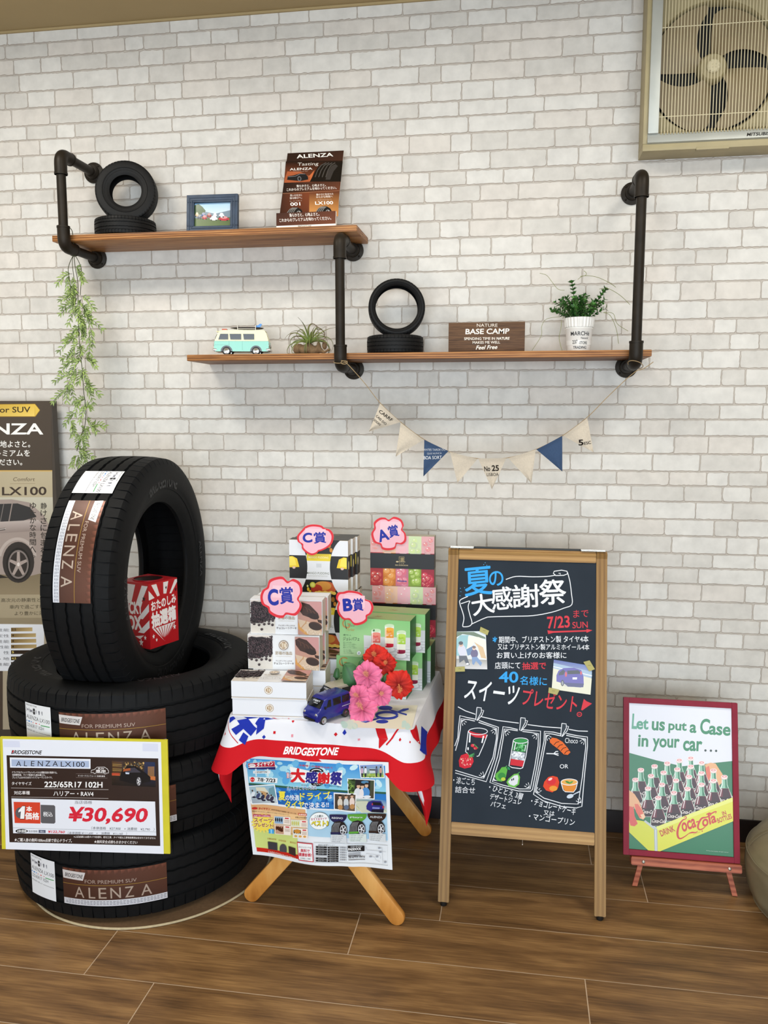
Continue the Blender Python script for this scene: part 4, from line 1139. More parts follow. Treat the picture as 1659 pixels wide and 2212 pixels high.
sh.text('これからのプレミアムを', (-330, 400), (204, 396), 44, '#f2f0ee', .012)
sh.text('味わってください。', (-250, 462), (152, 458), 44, '#f2f0ee', .012)
sh.quad([(X0, 500), (357, 500), (372, 1540), (X0, 1540)], ['#a99c83', '#b9ad92', '#a3967c', '#948770'], 6, 10)
sh.text('Comfort', (88, 566), (236, 566), 26, '#5a4e3c', 0, .2)
sh.line([(70, 584), (240, 582)], 2, '#8a7c60')
sh.text('LX100', (14, 664), (318, 662), 58, '#3b2f28', .02)
# the printed car
sh.quad([(X0, 676), (360, 676), (366, 900), (X0, 900)], ['#b5b2a4', '#c2beae', '#aba38f', '#a59d8c'], 4, 4)
sh.quad([(X0, 1180), (366, 1180), (370, 1340), (X0, 1340)], ['#6a5d48', '#7a6d56', '#8f8066', '#85775f'], 4, 3)
sh.poly([(X0, 720), (-200, 700), (80, 690), (200, 712), (300, 800), (340, 880), (366, 1010), (300, 1190), (200, 1215), (-200, 1190), (X0, 1190)], '#9c8e88')
sh.poly([(X0, 745), (-100, 725), (120, 718), (205, 745), (250, 810), (150, 838), (0, 858), (X0, 870)], '#2e2e31')
sh.line([(84, 718), (60, 848)], 8, '#8d807b'); sh.line([(26, 722), (0, 856)], 5, '#77706e')
sh.quad([(X0, 872), (260, 830), (330, 900), (X0, 960)], ['#a79a95', '#b8aca8', '#8a7c78', '#94867f'], 6, 2)
sh.line([(-20, 900), (36, 892)], 14, '#3d3836'); sh.line([(-14, 898), (40, 890)], 5, '#c4bab6')
sh.ell(126, 1120, 108, 140, '#2b2626', 28); sh.arc(120, 1100, 122, 140, PI * 1.05, PI * 1.95, 20, '#b4a7a1', 20)
sh.ell(126, 1132, 82, 112, '#151314', 28); sh.ell(126, 1134, 70, 98, '#7d7370', 28); sh.ell(126, 1134, 60, 86, '#2c2625', 24)
for k in range(5):
    a = -PI / 2 + k * 2 * PI / 5; sh.line([(126, 1134), (126 + 60 * math.cos(a), 1134 + 86 * math.sin(a))], [26, 18], '#a3958f')
sh.ell(126, 1134, 10, 14, '#d7ccc7', 12)
sh.poly([(-560, 1190), (-40, 1190), (60, 1225), (-560, 1260)], '#221d1a')
sh.vtext('ゆたかな時間へ。', 204, 712, 42, '#2e2926', .012, 50); sh.vtext('静けさに包まれた', 278, 714, 42, '#2e2926', .012, 50)
sh.text('高次元の静粛性と乗り心地', (8, 1392), (420, 1388), 27, '#4d4333'); sh.text('車内で過ごす時間を', (66, 1438), (370, 1434), 27, '#4d4333'); sh.text('より豊かに演出', (100, 1482), (330, 1478), 27, '#4d4333')
sh.quad([(X0, 1500), (372, 1498), (374, 1540), (X0, 1540)], '#8d8068')
sh.quad([(X0, 1540), (378, 1540), (395, 2260), (X0, 2260)], '#4b4038')
sh.quad([(20, 1540), (378, 1540), (395, 2260), (20, 2260)], '#a99d88')
sh.quad([(X0, 1534), (302, 1544), (300, 1860), (X0, 1862)], '#dfe2ea')
for k, (t, v, x2, y, dk) in enumerate((('省燃費性能', '3.5', 222, 1578, 0), ('操縦安定性', '4', 246, 1618, 0), ('乾燥路性能', '4', 248, 1656, 0), ('ウエット性能', '4', 250, 1694, 0), ('静　粛　性', '5', 290, 1732, 1), ('乗 り 心 地', '4.5', 260, 1774, 1), ('ライフ性能', '5', 290, 1812, 1))):
    sh.text(t, (-150, y + 14), (64, y + 14), 21, '#3a3a40')
    sh.quad([(76, y - 12), (x2, y - 14), (x2, y + 12), (76, y + 14)], ['#6d5530', '#b39a6a', '#c2aa78', '#7a6238'] if not dk else ['#2c2018', '#231a14', '#2a1e16', '#30241a'], 3, 1)
    sh.text(v, (82, y + 8), (96 if len(v) == 1 else 110, y + 8), 15, '#2a1e10' if not dk else '#e6cf74', .01)
obj('printed_front', mb, 'gloss', bn, local=False)

ra = R(7.0)
pn = Vector((math.sin(ra), -math.cos(ra), 0)); pp0 = Vector((-1.117, 1.948, .4))
pbt = thing('price_board', 'yellow-edged price board with big red tyre price leaning on the tyre stack', 'price board', (pp0.x, pp0.y, .2))
Cn = [hit(x, y, pp0, pn) for x, y in ((4, 1834), (367.6, 1844.5), (361.4, 1599), (0, 1592))]
mb = MB(); plank(mb, *Cn, pn, .006); obj('yellow_board', mb, 'yellow', pbt, local=False)
mb = MB(); sh = PxSheet(mb, pp0, pn); sh.view(0, 1580, 4.366)
sh.quad([(25, 70), (1518, 100), (1545, 1155), (55, 1110)], '#e6e9f4')
sh.quad([(30, 85), (185, 90), (190, 150), (36, 146)], '#d6daee'); sh.quad([(1345, 112), (1490, 116), (1492, 190), (1345, 186)], '#d6daee')
sh.text('BRIDGESTONE', (106, 212), (388, 216), 36, '#1b1a1e', .03, .25); sh.poly([(112, 200), (122, 178), (134, 178), (120, 204)], '#c22a35')
br = '#30221e'
sh.quad([(62, 224), (1493, 254), (1512, 1080), (90, 1044)], br)
sh.quad([(92, 245), (854, 260), (854, 352), (96, 340)], '#e6e9f4'); sh.quad([(108, 262), (840, 278), (840, 340), (110, 328)], '#a9b8d6')
for (t, a, b) in (('A', 152, 200), ('L', 226, 256), ('E', 292, 324), ('N', 356, 404), ('Z', 428, 474), ('A', 496, 546)): sh.text(t, (a, 326), (b, 328), 48, '#1e1b22', -.005)
sh.text('LX100', (574, 332), (800, 334), 48, '#1e1b22', -.003)
for k, t in enumerate(('ドライでもウェットでもハイレベルな運動性能を発揮する。', '低燃費性能、ライフ性能をも兼ね備えた、', 'プレミアムSUVのためのハイパフォーマンスタイヤ。')): sh.text(t, (116, 394 + k * 25), ((540, 430, 494)[k], 398 + k * 23), 20, '#efe9ea', .006)
P = [(858, 388), (862, 366), (892, 358), (916, 336), (986, 336), (1014, 354), (1024, 372), (1024, 392), (1004, 392), (992, 402), (976, 390), (908, 388), (894, 398), (878, 386)]
sh.line(P, 4, '#efe9ea', True); sh.text('SUV', (924, 358), (984, 360), 16, '#efe9ea', .02); sh.text('専用', (904, 386), (994, 388), 26, '#efe9ea', .03)
sh.line([(716, 398), (1012, 404), (1013, 440), (718, 434)], 2, '#8a7a76', True); sh.text('オンロード/コンフォート 快適性重視', (736, 424), (990, 430), 15, '#efe9ea', .01)
# the little night-city picture
Q = [(1055, 275), (1462, 290), (1468, 525), (1056, 505)]
sh.quad(Q, ['#4a3420', '#1d2f55', '#17120f', '#1a1410'], 4, 4)
sh.quad([(1160, 278), (1360, 286), (1360, 400), (1160, 400)], '#3d2f26')
for k in range(9): sh.quad([(1062, 290 + k * 15), (1150, 294 + k * 15), (1150, 298 + k * 15), (1062, 295 + k * 15)], '#c49a4e' if k % 3 else '#6d4a24')
for k in range(9): sh.quad([(1396 + k * 7, 330), (1399 + k * 7, 330), (1399 + k * 7, 440), (1396 + k * 7, 440)], '#c08a48')
sh.photo_dots([(1165, 285), (1355, 292), (1355, 370), (1165, 370)], ['#d8b06a', '#8a6a3a', '#5a5a50', '#b08a50', '#2b211a'], 70, 7, 3)
sh.quad([(1056, 390), (1130, 392), (1130, 416), (1056, 414)], '#b84a30'); sh.quad([(1400, 420), (1466, 424), (1466, 460), (1400, 452)], '#c4713c')
sh.poly([(1130, 430), (1150, 370), (1200, 326), (1280, 326), (1370, 388), (1420, 428), (1420, 470), (1280, 500), (1130, 460)], '#0d0c10')
sh.poly([(1205, 345), (1270, 340), (1330, 385), (1180, 388)], '#3d3a45'); sh.poly([(1168, 352), (1230, 345), (1232, 366), (1160, 378)], '#a2532c')
sh.quad([(1184, 384), (1222, 388), (1218, 402), (1186, 400)], '#c9d2e6')
sh.ell(1308, 470, 26, 48, '#16151a', 20); sh.ell(1310, 470, 20, 40, '#8e8c92', 20); sh.ell(1310, 470, 14, 32, '#1f1d22', 16)
for k in range(5): sh.line([(1310, 470), (1310 + 17 * math.cos(k * 1.257), 470 + 36 * math.sin(k * 1.257))], 7, '#d8d6da')
sh.text('タイヤサイズ', (112, 504), (298, 506), 32, '#efe9ea', .01); sh.text('225/65R17 102H', (420, 526), (968, 530), 56, '#f4f1f2', .02)
sh.line([(106, 532), (1024, 548)], 3, '#cfc6c4')
sh.text('対応車種', (134, 594), (282, 594), 34, '#efe9ea', .012); sh.text('ハリアー・RAV4', (506, 606), (882, 610), 44, '#f4f1f2', .015)
sh.line([(108, 616), (1024, 630)], 3, '#cfc6c4')
sh.quad([(110, 630), (1464, 660), (1475, 982), (126, 958)], '#e4e7f2')
sh.text('当店価格', (704, 682), (868, 684), 32, '#4a4a55', .0, .15)
sh.quad([(130, 662), (380, 668), (384, 868), (140, 862)], '#d2432c')
sh.ell(190, 766, 44, 52, '#5c5a60', 18)
ONE = [(176, 744), (212, 704), (238, 704), (230, 822), (192, 822), (199, 752), (174, 762)]
sh.poly([(x + (x - 206) * .16, y + (y - 764) * .08) for x, y in ONE], '#211f26'); sh.poly(ONE, '#f2f0f2')
sh.text('本', (250, 752), (302, 753), 48, '#f4f2f2', .04); sh.text('価格', (238, 828), (370, 830), 66, '#f4f2f2', .04)
P = [(384, 690), (510, 694), (522, 706), (524, 856), (512, 868), (398, 864), (386, 854)]
sh.poly(P, '#5b5a5f'); sh.text('税込', (408, 800), (498, 802), 44, '#efeef2', .015)
sh.text('¥30,690', (630, 868), (1376, 876), 158, '#d4233a', .034, .18)
sh.text('（本体価格　¥27,900　+ 消費税　¥2,790　）', (862, 924), (1456, 938), 30, '#33323a', .0, .1)
sh.line([(124, 908), (1474, 946)], 2, '#55545c')
sh.ell(206, 938, 58, 20, '#1e1d22', 24); sh.text('4本価格', (162, 952), (252, 952), 28, '#f2f2f4', .02, .1)
sh.text('当店価格', (270, 950), (356, 952), 22, '#2c2b33'); sh.quad([(366, 926), (432, 928), (432, 956), (366, 954)], '#5a6078'); sh.text('税込', (382, 950), (416, 951), 18, '#e4e7f2')
sh.text('¥122,760', (452, 958), (610, 962), 28, '#d4233a', .03, .15); sh.text('（本体価格 ¥111,600　+　消費税　¥11,160　）', (640, 968), (1196, 976), 26, '#33323a', .0, .1)
sh.text('※上記金額には廃タイヤ処理料、取付工賃、タイヤ組込工賃等諸費用は含まれておりません', (696, 1000), (1468, 1014), 20, '#efe9ea', .006, .15)
sh.text('★ご購入後の無料100km点検で安心ドライブ。', (136, 1036), (678, 1046), 34, '#efe9ea', .015, .12); sh.text('★無料安全点検もおまかせください', (888, 1052), (1296, 1060), 30, '#efe9ea', .01, .12)
obj('printed_sheet', mb, 'gloss', pbt, local=False)

LBC = at_z(325, 1403, .700) + Matrix.Rotation(R(-20), 3, 'Z') @ Vector((-.059, .059, 0))
# --- red lottery box inside the upright tyre
lb = thing('lottery_box', 'red and white striped card lottery box sitting inside the upright tyre', 'box', LBC, R(-20))
bw, bh = .118, .194
mb = MB('#b01722')
mb.span((-bw/2, -bw/2, 0), (bw/2, bw/2, bh), .0008)
for nm in ('front', 'right'):
    if nm == 'front': fm = lambda u, v, l: Vector((-bw/2 + u, -bw/2 - l, v))
    else: fm = lambda u, v, l: Vector((bw/2 + l, -bw/2 + u, v))
    sh = Sheet(mb, fm, [(0, 0), (100, 0), (100, 120), (0, 120)], bw, bh)
    sh.rect(0, 0, 100, 120, '#b5161f')
    wh = '#e9e2e2'
    if nm == 'right':
        for k in range(7):
            a = R(180 + 14 + k * 25.5); b_ = a + R(11); Rr = 95
            P = [(50, 52)] + [(50 + Rr * math.cos(t), 52 + Rr * math.sin(t)) for t in (a, b_)]
            P = [(min(max(x, 0), 100), min(max(y, 3), 120)) for x, y in P]; sh.poly(P, wh)
        sh.poly([(0, 30), (50, 24), (100, 30), (100, 62), (50, 92), (0, 62)], '#b5161f')
        sh.text('おたのしみ', (8, 51), (94, 46), 17, '#f3ecec', .05); sh.text('抽選箱', (8, 82), (92, 78), 27, '#f3ecec', .07)
        sh.poly([(10, 84), (90, 82), (50, 113)], wh)
        for k in range(7): sh.line([(18 + k * 11, 84), (50, 112)], 2.2, '#b5161f')
        stars = ((12, 98, 5), (22, 106, 4), (86, 92, 6), (30, 9, 0), (60, 14, 4), (94, 22, 5))
    else:
        for (a, b_, c_, d_) in ((62, 4, 92, 4), ): sh.poly([(78, 4), (98, 4), (70, 42), (54, 42)], wh)
        sh.poly([(30, 4), (56, 4), (40, 40), (22, 40)], wh)
        sh.poly([(60, 66), (100, 36), (100, 50), (78, 66)], wh); sh.poly([(60, 92), (100, 66), (100, 80), (80, 92)], wh)
        sh.text('LUCKY', (6, 62), (78, 56), 22, '#f3ecec', .05, .1); sh.text('BOX', (10, 90), (74, 86), 25, '#f3ecec', .06)
        sh.poly([(50, 100), (80, 96), (66, 104)], wh)
        stars = ((84, 28, 6), (70, 110, 8), (84, 100, 5))
    for (x, y, r_) in stars:
        if r_: sh.poly([(x + (r_ if k % 2 == 0 else r_ * .42) * math.sin(k * PI / 5), y - (r_ if k % 2 == 0 else r_ * .42) * math.cos(k * PI / 5)) for k in range(10)], wh if y > 60 else '#2a1216')
sh = Sheet(mb, lambda u, v, l: Vector((u, v, bh + l)), None); sh.flip = False
sh.ell(0, 0, .042, .042, '#1a0f10', 32)
obj('card_carton', mb, 'card', lb)
mb = MB('#9a1420'); mb.lathe([(.042, .0003), (.045, .0003), (.045, .003), (.042, .003)], 40, (0, 0, bh)); obj('hand_hole_rim', mb, 'card', lb)

# ================================================================ TABLE
TA = R(-2.7); TC = Vector((-.503, 2.351, 0))
MT = Matrix.Translation(TC) @ Matrix.Rotation(TA, 4, 'Z')
hw, hd, TZ = .254, .250, .558
tb = thing('folding_table', 'small wooden table with crossed honey-coloured legs under the red and white cloth', 'table', TC, TA)
mb = MB(); mb.box((0, 0, TZ - .010), (2 * hw - .01, 2 * hd - .01, .02), .003); obj('tabletop', mb, 'beech', tb)
def leg(x0, x1, y, lw=.046, t=.020):
    m = MB()
    d = Vector((x1 - x0, 0, TZ - .03 - .022)); L_ = d.length; ang = math.atan2(d.x, d.z)
    N = 10; pts = []
    pts += [(lw / 2 * math.cos(PI + PI * k / N), lw / 2 * math.sin(PI + PI * k / N)) for k in range(N + 1)]
    pts += [(lw / 2, L_), (-lw / 2, L_)]
    bm = bmesh.new(); vs = [bm.verts.new((px_, -t / 2, pz_)) for px_, pz_ in pts]; f = bm.faces.new(vs)
    r_ = bmesh.ops.extrude_face_region(bm, geom=[f]); bmesh.ops.translate(bm, verts=[v for v in r_['geom'] if isinstance(v, bmesh.types.BMVert)], vec=(0, t, 0))
    bmesh.ops.recalc_face_normals(bm, faces=bm.faces)
    es = [e for e in bm.edges if abs(e.calc_face_angle(0)) > 1.2]
    bmesh.ops.bevel(bm, geom=es, offset=.005, segments=2, affect='EDGES', profile=.5)
    m.bm(bm, Matrix.Translation((x0, y, lw / 2 * .98)) @ Matrix.Rotation(ang, 4, 'Y')); return m
for y, s in ((-.216, 1), (.228, -1)):
    obj('leg', leg(-.212, .205, y), 'beech', tb); obj('leg', leg(.213, -.195, y - .023 * s), 'beech', tb)
mb = MB(); mb.tube([(0, -.24, .275), (0, .235, .275)], .009, 14); obj('cross_bar', mb, 'beech', tb)

# --- cloth
ct = thing('tablecloth', 'white and red promotional cloth spread over the small table, corners hanging in points', 'tablecloth', TC, TA)
CZ = TZ + .0035
rc = .018
FL_D = .088
def path(n=240):
    P = []
    a, b = hw + .003, hd + .003
    def seg(p, q, k):
        for i in range(k): P.append((p[0] + (q[0] - p[0]) * i / k, p[1] + (q[1] - p[1]) * i / k))
    seg((-a, b), (-a, -b + rc), 40)
    for i in range(8):
        t = PI + (PI / 2) * i / 8; P.append((-a + rc + rc * math.cos(t), -b + rc + rc * math.sin(t)))
    seg((-a + rc, -b), (a - rc, -b), 64)
    for i in range(8):
        t = 1.5 * PI + (PI / 2) * i / 8; P.append((a - rc + rc * math.cos(t), -b + rc + rc * math.sin(t)))
    seg((a, -b + rc), (a, b), 40); P.append((a, b)); return P
PTH = path(); NP = len(PTH)
def outn(i):
    p, q = PTH[max(i - 1, 0)], PTH[min(i + 1, NP - 1)]; d = Vector((q[0] - p[0], q[1] - p[1], 0)).normalized(); return Vector((d.y, -d.x, 0))
def cdist(i):   # how near a front corner
    x, y = PTH[i]; return min(math.hypot(abs(x) - hw, y + hd), .4)
def drop(i):
    x, y = PTH[i]; c = math.exp(-(cdist(i) / .055) ** 2)
    side = 1.0 if abs(x) > hw - .004 else 0.0
    base = FL_D + (.035 if side else 0) * min(1, (y + hd) / .08 if side else 1)
    return base + .055 * c
def flap(i, s):
    """point of the hanging edge: s 0 at the table edge, 1 at the hem"""
    p = Vector((PTH[i][0], PTH[i][1], CZ)); n = outn(i); d = drop(i); c = math.exp(-(cdist(i) / .06) ** 2)
    fl = .030 + .022 * c
    w = .0035 * math.sin(i * .42) * s + .003 * math.sin(i * .17 + 1) * s
    e = min(1, s * 6)
    return p + n * (.004 * math.sin(e * PI / 2) + fl * s ** 1.1 + w) + Vector((0, 0, -.006 * (1 - math.cos(e * PI / 2)) - d * s))
WHT, RED, BLU = '#dcdde6', '#c0141f', '#1c2fa0'
mb = MB(WHT)
S_ = [0, .05, .1, .16, .3, .42, .53, .5301, .7, .85, 1.0]
vs = []; cc = []
for i in range(NP):
    d = drop(i)
    for s in S_:
        k = s
        vs.append(flap(i, k)); cc.append(hx(WHT) if s <= .53 else hx(RED))
m_ = len(S_)
fs = [(i * m_ + k, i * m_ + k + 1, (i + 1) * m_ + k + 1, (i + 1) * m_ + k) for i in range(NP - 1) for k in range(m_ - 1)]
mb.add(vs, fs, True, cc)
top = [Vector((p[0], p[1], CZ)) for p in PTH]
mb.color(WHT); mb.add(top, [list(range(NP))], True)
# hanging corner points
def corner(sx):
    x0, y0 = sx * (hw + .035), -hd - .036
    zt = CZ - FL_D - .020
    A = Vector((x0 - sx * .062, y0 + .034, zt + .018)); B = Vector((x0 + sx * .012, y0 + .045, zt - .012)); Tp = Vector((x0 - sx * .028 if sx < 0 else x0 + .004, y0 + .050, zt - .155 if sx < 0 else zt - .165))
    M_ = Vector((x0 - sx * .02, y0 + .012, zt))
    def fn(u, v):
        e = (1 - u) ** 2 * A + 2 * u * (1 - u) * (M_ * 2 - (A + B) / 2) + u * u * B
        bulge = Vector((0, -.016 * math.sin(PI * u) * math.sin(PI * min(1, v * 1.2)), 0))
        vv = v ** 1.0
        p = e + (Tp - e) * vv
        return p + bulge + Vector((sx * .010 * math.sin(PI * v), 0, 0))
    def cf(u, v):
        if sx < 0: return WHT if (.58 < u < .86 and .30 < v < .52 - abs(u - .72) * .9) else RED
        return WHT if (.25 < u < .55 and .28 < v < .56 - abs(u - .42) * .8) else RED
    mb.grid(fn, 28, 40, cf)
corner(-1); corner(1)
# printing on the front edge and the top
iM = MT.inverted()
def to_cloth(x, y, l):
    pe = 1545 + (x - 495) * (1577 - 1545) / (893 - 495)
    if y < pe:
        w = at_z(x, y, CZ + .0004); return iM @ w + Vector((0, 0, l))
    nrm = MT.to_3x3() @ Vector((0, -1, 0)); o_ = MT @ Vector((0, -hd - .018, CZ)); q = iM @ hit(x, y, o_, nrm)
    i = 48 + (q.x + hw - rc) / (2 * (hw - rc)) * 64; i = min(max(i, 44), 115)
    i0 = int(i); f_ = i - i0
    s = min(max((CZ - .006 - q.z) / ((1 - f_) * drop(i0) + f_ * drop(i0 + 1)), 0), 1)
    return flap(i0, s) * (1 - f_) + flap(i0 + 1, s) * f_ + Vector((0, -l - .0004, 0))
class ClothSheet(Sheet):
    def __init__(s, mb): Sheet.__init__(s, mb, to_cloth, None); s.flip = True; s.maxlen = 6
sh = ClothSheet(mb); sh.view(430, 1480, 3.0164)
sh.text('BRIDGESTONE', (562, 436), (904, 446), 44, '#f1eef2', .035, .22)
sh.view(430, 1380, 6.144)
sh.quad([(330, 1095), (440, 1075), (480, 1105), (375, 1145)], BLU, 2, 2)
sh.quad([(500, 1055), (770, 1035), (800, 1065), (555, 1075)], BLU, 4, 2)
sh.quad([(545, 1075), (700, 1065), (770, 1100), (640, 1110)], BLU, 3, 3)
sh.quad([(760, 1040), (890, 1035), (960, 1070), (850, 1090)], BLU, 3, 3)
sh.quad([(500, 1120), (640, 1105), (770, 1200), (700, 1290)], BLU, 5, 6)
sh.quad([(435, 1200), (560, 1145), (610, 1190), (510, 1270)], BLU, 4, 5)
sh.quad([(600, 1240), (670, 1290), (640, 1390), (555, 1330)], BLU, 3, 5)
sh.quad([(770, 1110), (870, 1120), (860, 1200), (765, 1275)], BLU, 4, 6)
sh.quad([(850, 1090), (1080, 1090), (1040, 1112), (870, 1125)], BLU, 4, 2)
sh.quad([(800, 1085), (870, 1090), (770, 1170), (740, 1150)], BLU, 3, 5)
sh.line([(265, 1098), (330, 1140), (420, 1240), (490, 1310), (550, 1365)], 9, RED); sh.line([(955, 1040), (1060, 1075), (1150, 1105)], 8, RED)
def cnf(x, y, r_, c): sh.quad([(x, y - r_), (x + r_, y), (x, y + r_), (x - r_, y)], c)
for (x, y, r_, c) in ((325, 1270, 24, RED), (288, 1190, 12, RED), (872, 1300, 25, BLU), (1232, 1140, 20, RED), (1190, 1055, 12, '#d06a74'), (1110, 1047, 10, RED)): cnf(x, y, r_, c)
sh.quad([(990, 1230), (1020, 1230), (1020, 1262), (990, 1262)], RED); sh.quad([(1224, 1272), (1250, 1270), (1252, 1304), (1226, 1306)], '#d98a98')
sh.view(640, 1380, 4.879)
sh.quad([(795, 945), (895, 950), (955, 1060), (860, 1062)], RED, 4, 8); sh.quad([(860, 1062), (955, 1062), (870, 1150), (862, 1140)], RED, 4, 6)
sh.line([(1100, 962), (1060, 985), (1000, 1050), (940, 1115)], 16, RED)
for (x, y, r_, c) in ((408, 1014, 20, RED), (498, 1000, 22, BLU), (1080, 1070, 14, RED), (1200, 1098, 12, RED), (400, 904, 12, BLU)): cnf(x, y, r_, c)
sh.quad([(640, 1056), (664, 1054), (666, 1072), (642, 1074)], '#d98a98')
# printing on the right-hand edge
def to_side(x, y, l):
    nrm = MT.to_3x3() @ Vector((1, 0, 0)); o_ = MT @ Vector((hw + .026, 0, CZ)); q = iM @ hit(x, y, o_, nrm)
    t = (q.y + hd - rc) / (2 * hd - rc); i = 120 + min(max(t, -.12), .98) * 40; i0 = min(int(i), NP - 2); f_ = i - i0
    s = min(max((CZ - q.z) / drop(i0), 0.02), 1.0)
    return flap(i0, s) * (1 - f_) + flap(i0 + 1, s) * f_ + outn(i0) * (l + .0006)
class SideSheet(Sheet):
    def __init__(s, mb): Sheet.__init__(s, mb, to_side, None); s.flip = True; s.maxlen = 6
ss = SideSheet(mb); ss.view(640, 1380, 4.879)
ss.quad([(1255, 790), (1290, 800), (1262, 1040), (1225, 1010)], BLU, 3, 6)
ss.quad([(1300, 760), (1352, 840), (1330, 1090), (1270, 1050)], RED, 4, 8)
ss.quad([(1375, 900), (1412, 960), (1345, 1200), (1315, 1160)], BLU, 4, 8)
ss.quad([(1480, 200), (1540, 180), (1545, 330), (1500, 360)], BLU, 3, 5); ss.quad([(1495, 160), (1545, 150), (1540, 180), (1480, 196)], RED, 3, 2)
obj('cloth_sheet', mb, 'cloth', ct, auto=0)

# --- flyer hung from the table edge
fyt = thing('flyer', 'colourful printed festival flyer hung under the front hem of the tablecloth', 'flyer', (-.51, 2.07, .17))
FC = [at_y(522, 1631, 2.090), at_y(839, 1647, 2.043), at_y(848, 1878, 2.056), at_y(545, 1848, 2.098)]
FQ = [(522, 1631), (839, 1647), (848, 1878), (545, 1848)]
FH = homography(FQ, 1, 1)
def fly(u, v, l):
    rip = .012 * math.sin(u * 9.5 + .6) * (1 - v) ** 1.3 + .004 * math.sin(u * 6 + 1) - .006 * math.exp(-((u - .72) / .05) ** 2) * (1 - v * .5)
    p = (FC[0] * (1 - u) + FC[1] * u) * v + (FC[3] * (1 - u) + FC[2] * u) * (1 - v)
    return p + Vector((0, rip * .55 - l, -.006 * math.sin(u * PI) * (1 - v)))
mb = MB('#e9eef5')
mb.grid(lambda u, v: fly(u, v, 0), 120, 40)
class FlySheet(Sheet):
    def __init__(s, mb): Sheet.__init__(s, mb, fly, FQ, 1, 1, lift=.0004, eps=1.4e-5); s.maxlen = 4.5
sh = FlySheet(mb)
def V1(): sh.view(510, 1620, 9.217)
def V2(): sh.view(660, 1630, 8.295)
# sky, sea, lower panels - in page fractions
def pg(u, v):
    a = [(FQ[0][k] * (1 - u) + FQ[1][k] * u) * (1 - v) + (FQ[3][k] * (1 - u) + FQ[2][k] * u) * v for k in (0, 1)]; return tuple(a)
sh.view(0, 0, 1)
def pq(u0, v0, u1, v1, c, nu=24, nv=2): sh.quad([pg(u0, v0), pg(u1, v0), pg(u1, v1), pg(u0, v1)], c, nu, nv)
pq(.025, .035, .975, .30, ['#3f97dc', '#2f86d6', '#8fd3ea', '#8fd0e6'], 30, 4)
pq(.025, .30, .975, .47, ['#1d62b8', '#2a78c6', '#2f8ad0', '#1a57a8'], 30, 4)
pq(.025, .285, .975, .305, '#2f5f4a', 30, 1)
sh.photo_dots([pg(.03, .04), pg(.97, .05), pg(.97, .26), pg(.03, .26)], ['#a9dcf0', '#6db8e6', '#c8e9f4', '#57a8e0'], 46, 7, 4)
sh.photo_dots([pg(.03, .31), pg(.6, .31), pg(.6, .46), pg(.03, .46)], ['#3b8bd0', '#1a55a4', '#4d9ad8', '#1e68b8'], 60, 5, 5)
pq(.72, .36, .975, .47, ['#b9c7b0', '#2f7cc0', '#cfd2c4', '#d8d4b4'], 10, 3)
sh.poly([pg(.70, .36), pg(.86, .41), pg(.975, .45), pg(.975, .475), pg(.70, .475)], '#cdd2be')
pq(.025, .49, .405, .745, '#dcab7a', 14, 2); pq(.045, .55, .40, .73, '#ecc490', 12, 2)
pq(.025, .745, .335, .925, '#cfdc84', 14, 2); pq(.03, .925, .335, .965, '#c8281c', 14, 1)
pq(.415, .485, .975, .735, '#aed3ec', 24, 2)
V1()
sh.quad([(232, 275), (758, 222), (775, 385), (244, 372)], '#f3eef0', 6, 1); sh.quad([(237, 280), (752, 228), (764, 335), (240, 350)], '#b81f3c', 6, 1); sh.quad([(240, 368), (772, 340), (776, 398), (244, 396)], '#2a2a70', 6, 1)
sh.ell(315, 318, 68, 34, '#f3eef0', 20); sh.text('ミスター', (262, 330), (372, 326), 26, '#b81f3c', .02); sh.text('タイヤマン', (405, 345), (728, 306), 78, '#f6f2f2', .05, .15)
sh.quad([(330, 428), (672, 420), (672, 476), (334, 484)], '#e9eef2', 6, 1); sh.text('BRIDGESTONE', (368, 470), (616, 462), 30, '#1d1d22', .03, .2)
for x in (372, 605): sh.quad([(x, 385), (x + 28, 385), (x + 34, 540), (x + 8, 540)], '#e4ebf0')
sh.quad([(252, 548), (818, 566), (808, 668), (270, 655)], '#eef1f5', 8, 1); sh.ell(320, 605, 44, 50, '#d22b32', 18); sh.text('セール', (286, 618), (354, 620), 26, '#f6eeee', .03)
sh.text('7/8', (418, 640), (532, 648), 74, '#17171c', .04); sh.text('▸', (548, 620), (570, 620), 24, '#17171c'); sh.text('7/23', (586, 650), (770, 655), 74, '#17171c', .04)
sh.quad([(232, 735), (760, 688), (830, 1092), (300, 1110)], '#eef3f6', 8, 4); sh.quad([(252, 752), (746, 712), (806, 1066), (316, 1086)], ['#a9c4cf', '#7fb2cf', '#c5ccd0', '#9aa4b2'], 8, 5)
sh.poly([(420, 800), (560, 770), (600, 900), (560, 1000), (500, 880)], '#c49a6c'); sh.poly([(380, 760), (560, 760), (650, 880), (540, 840), (400, 830)], '#d9d6c2'); sh.poly([(640, 780), (740, 740), (790, 960), (640, 880)], '#6f9aa8')
for (x, y, c) in ((330, 900, '#dfe7ee'), (430, 930, '#3d4a72'), (520, 960, '#2b2f4a'), (620, 950, '#4a4460'), (700, 985, '#3a3650')):
    sh.ell(x, y, 34, 60, c, 12, rot=.5); sh.ell(x - 12, y - 70, 17, 20, '#4a3a34', 10); sh.ell(x + 20, y + 60, 40, 18, '#23253a', 10)
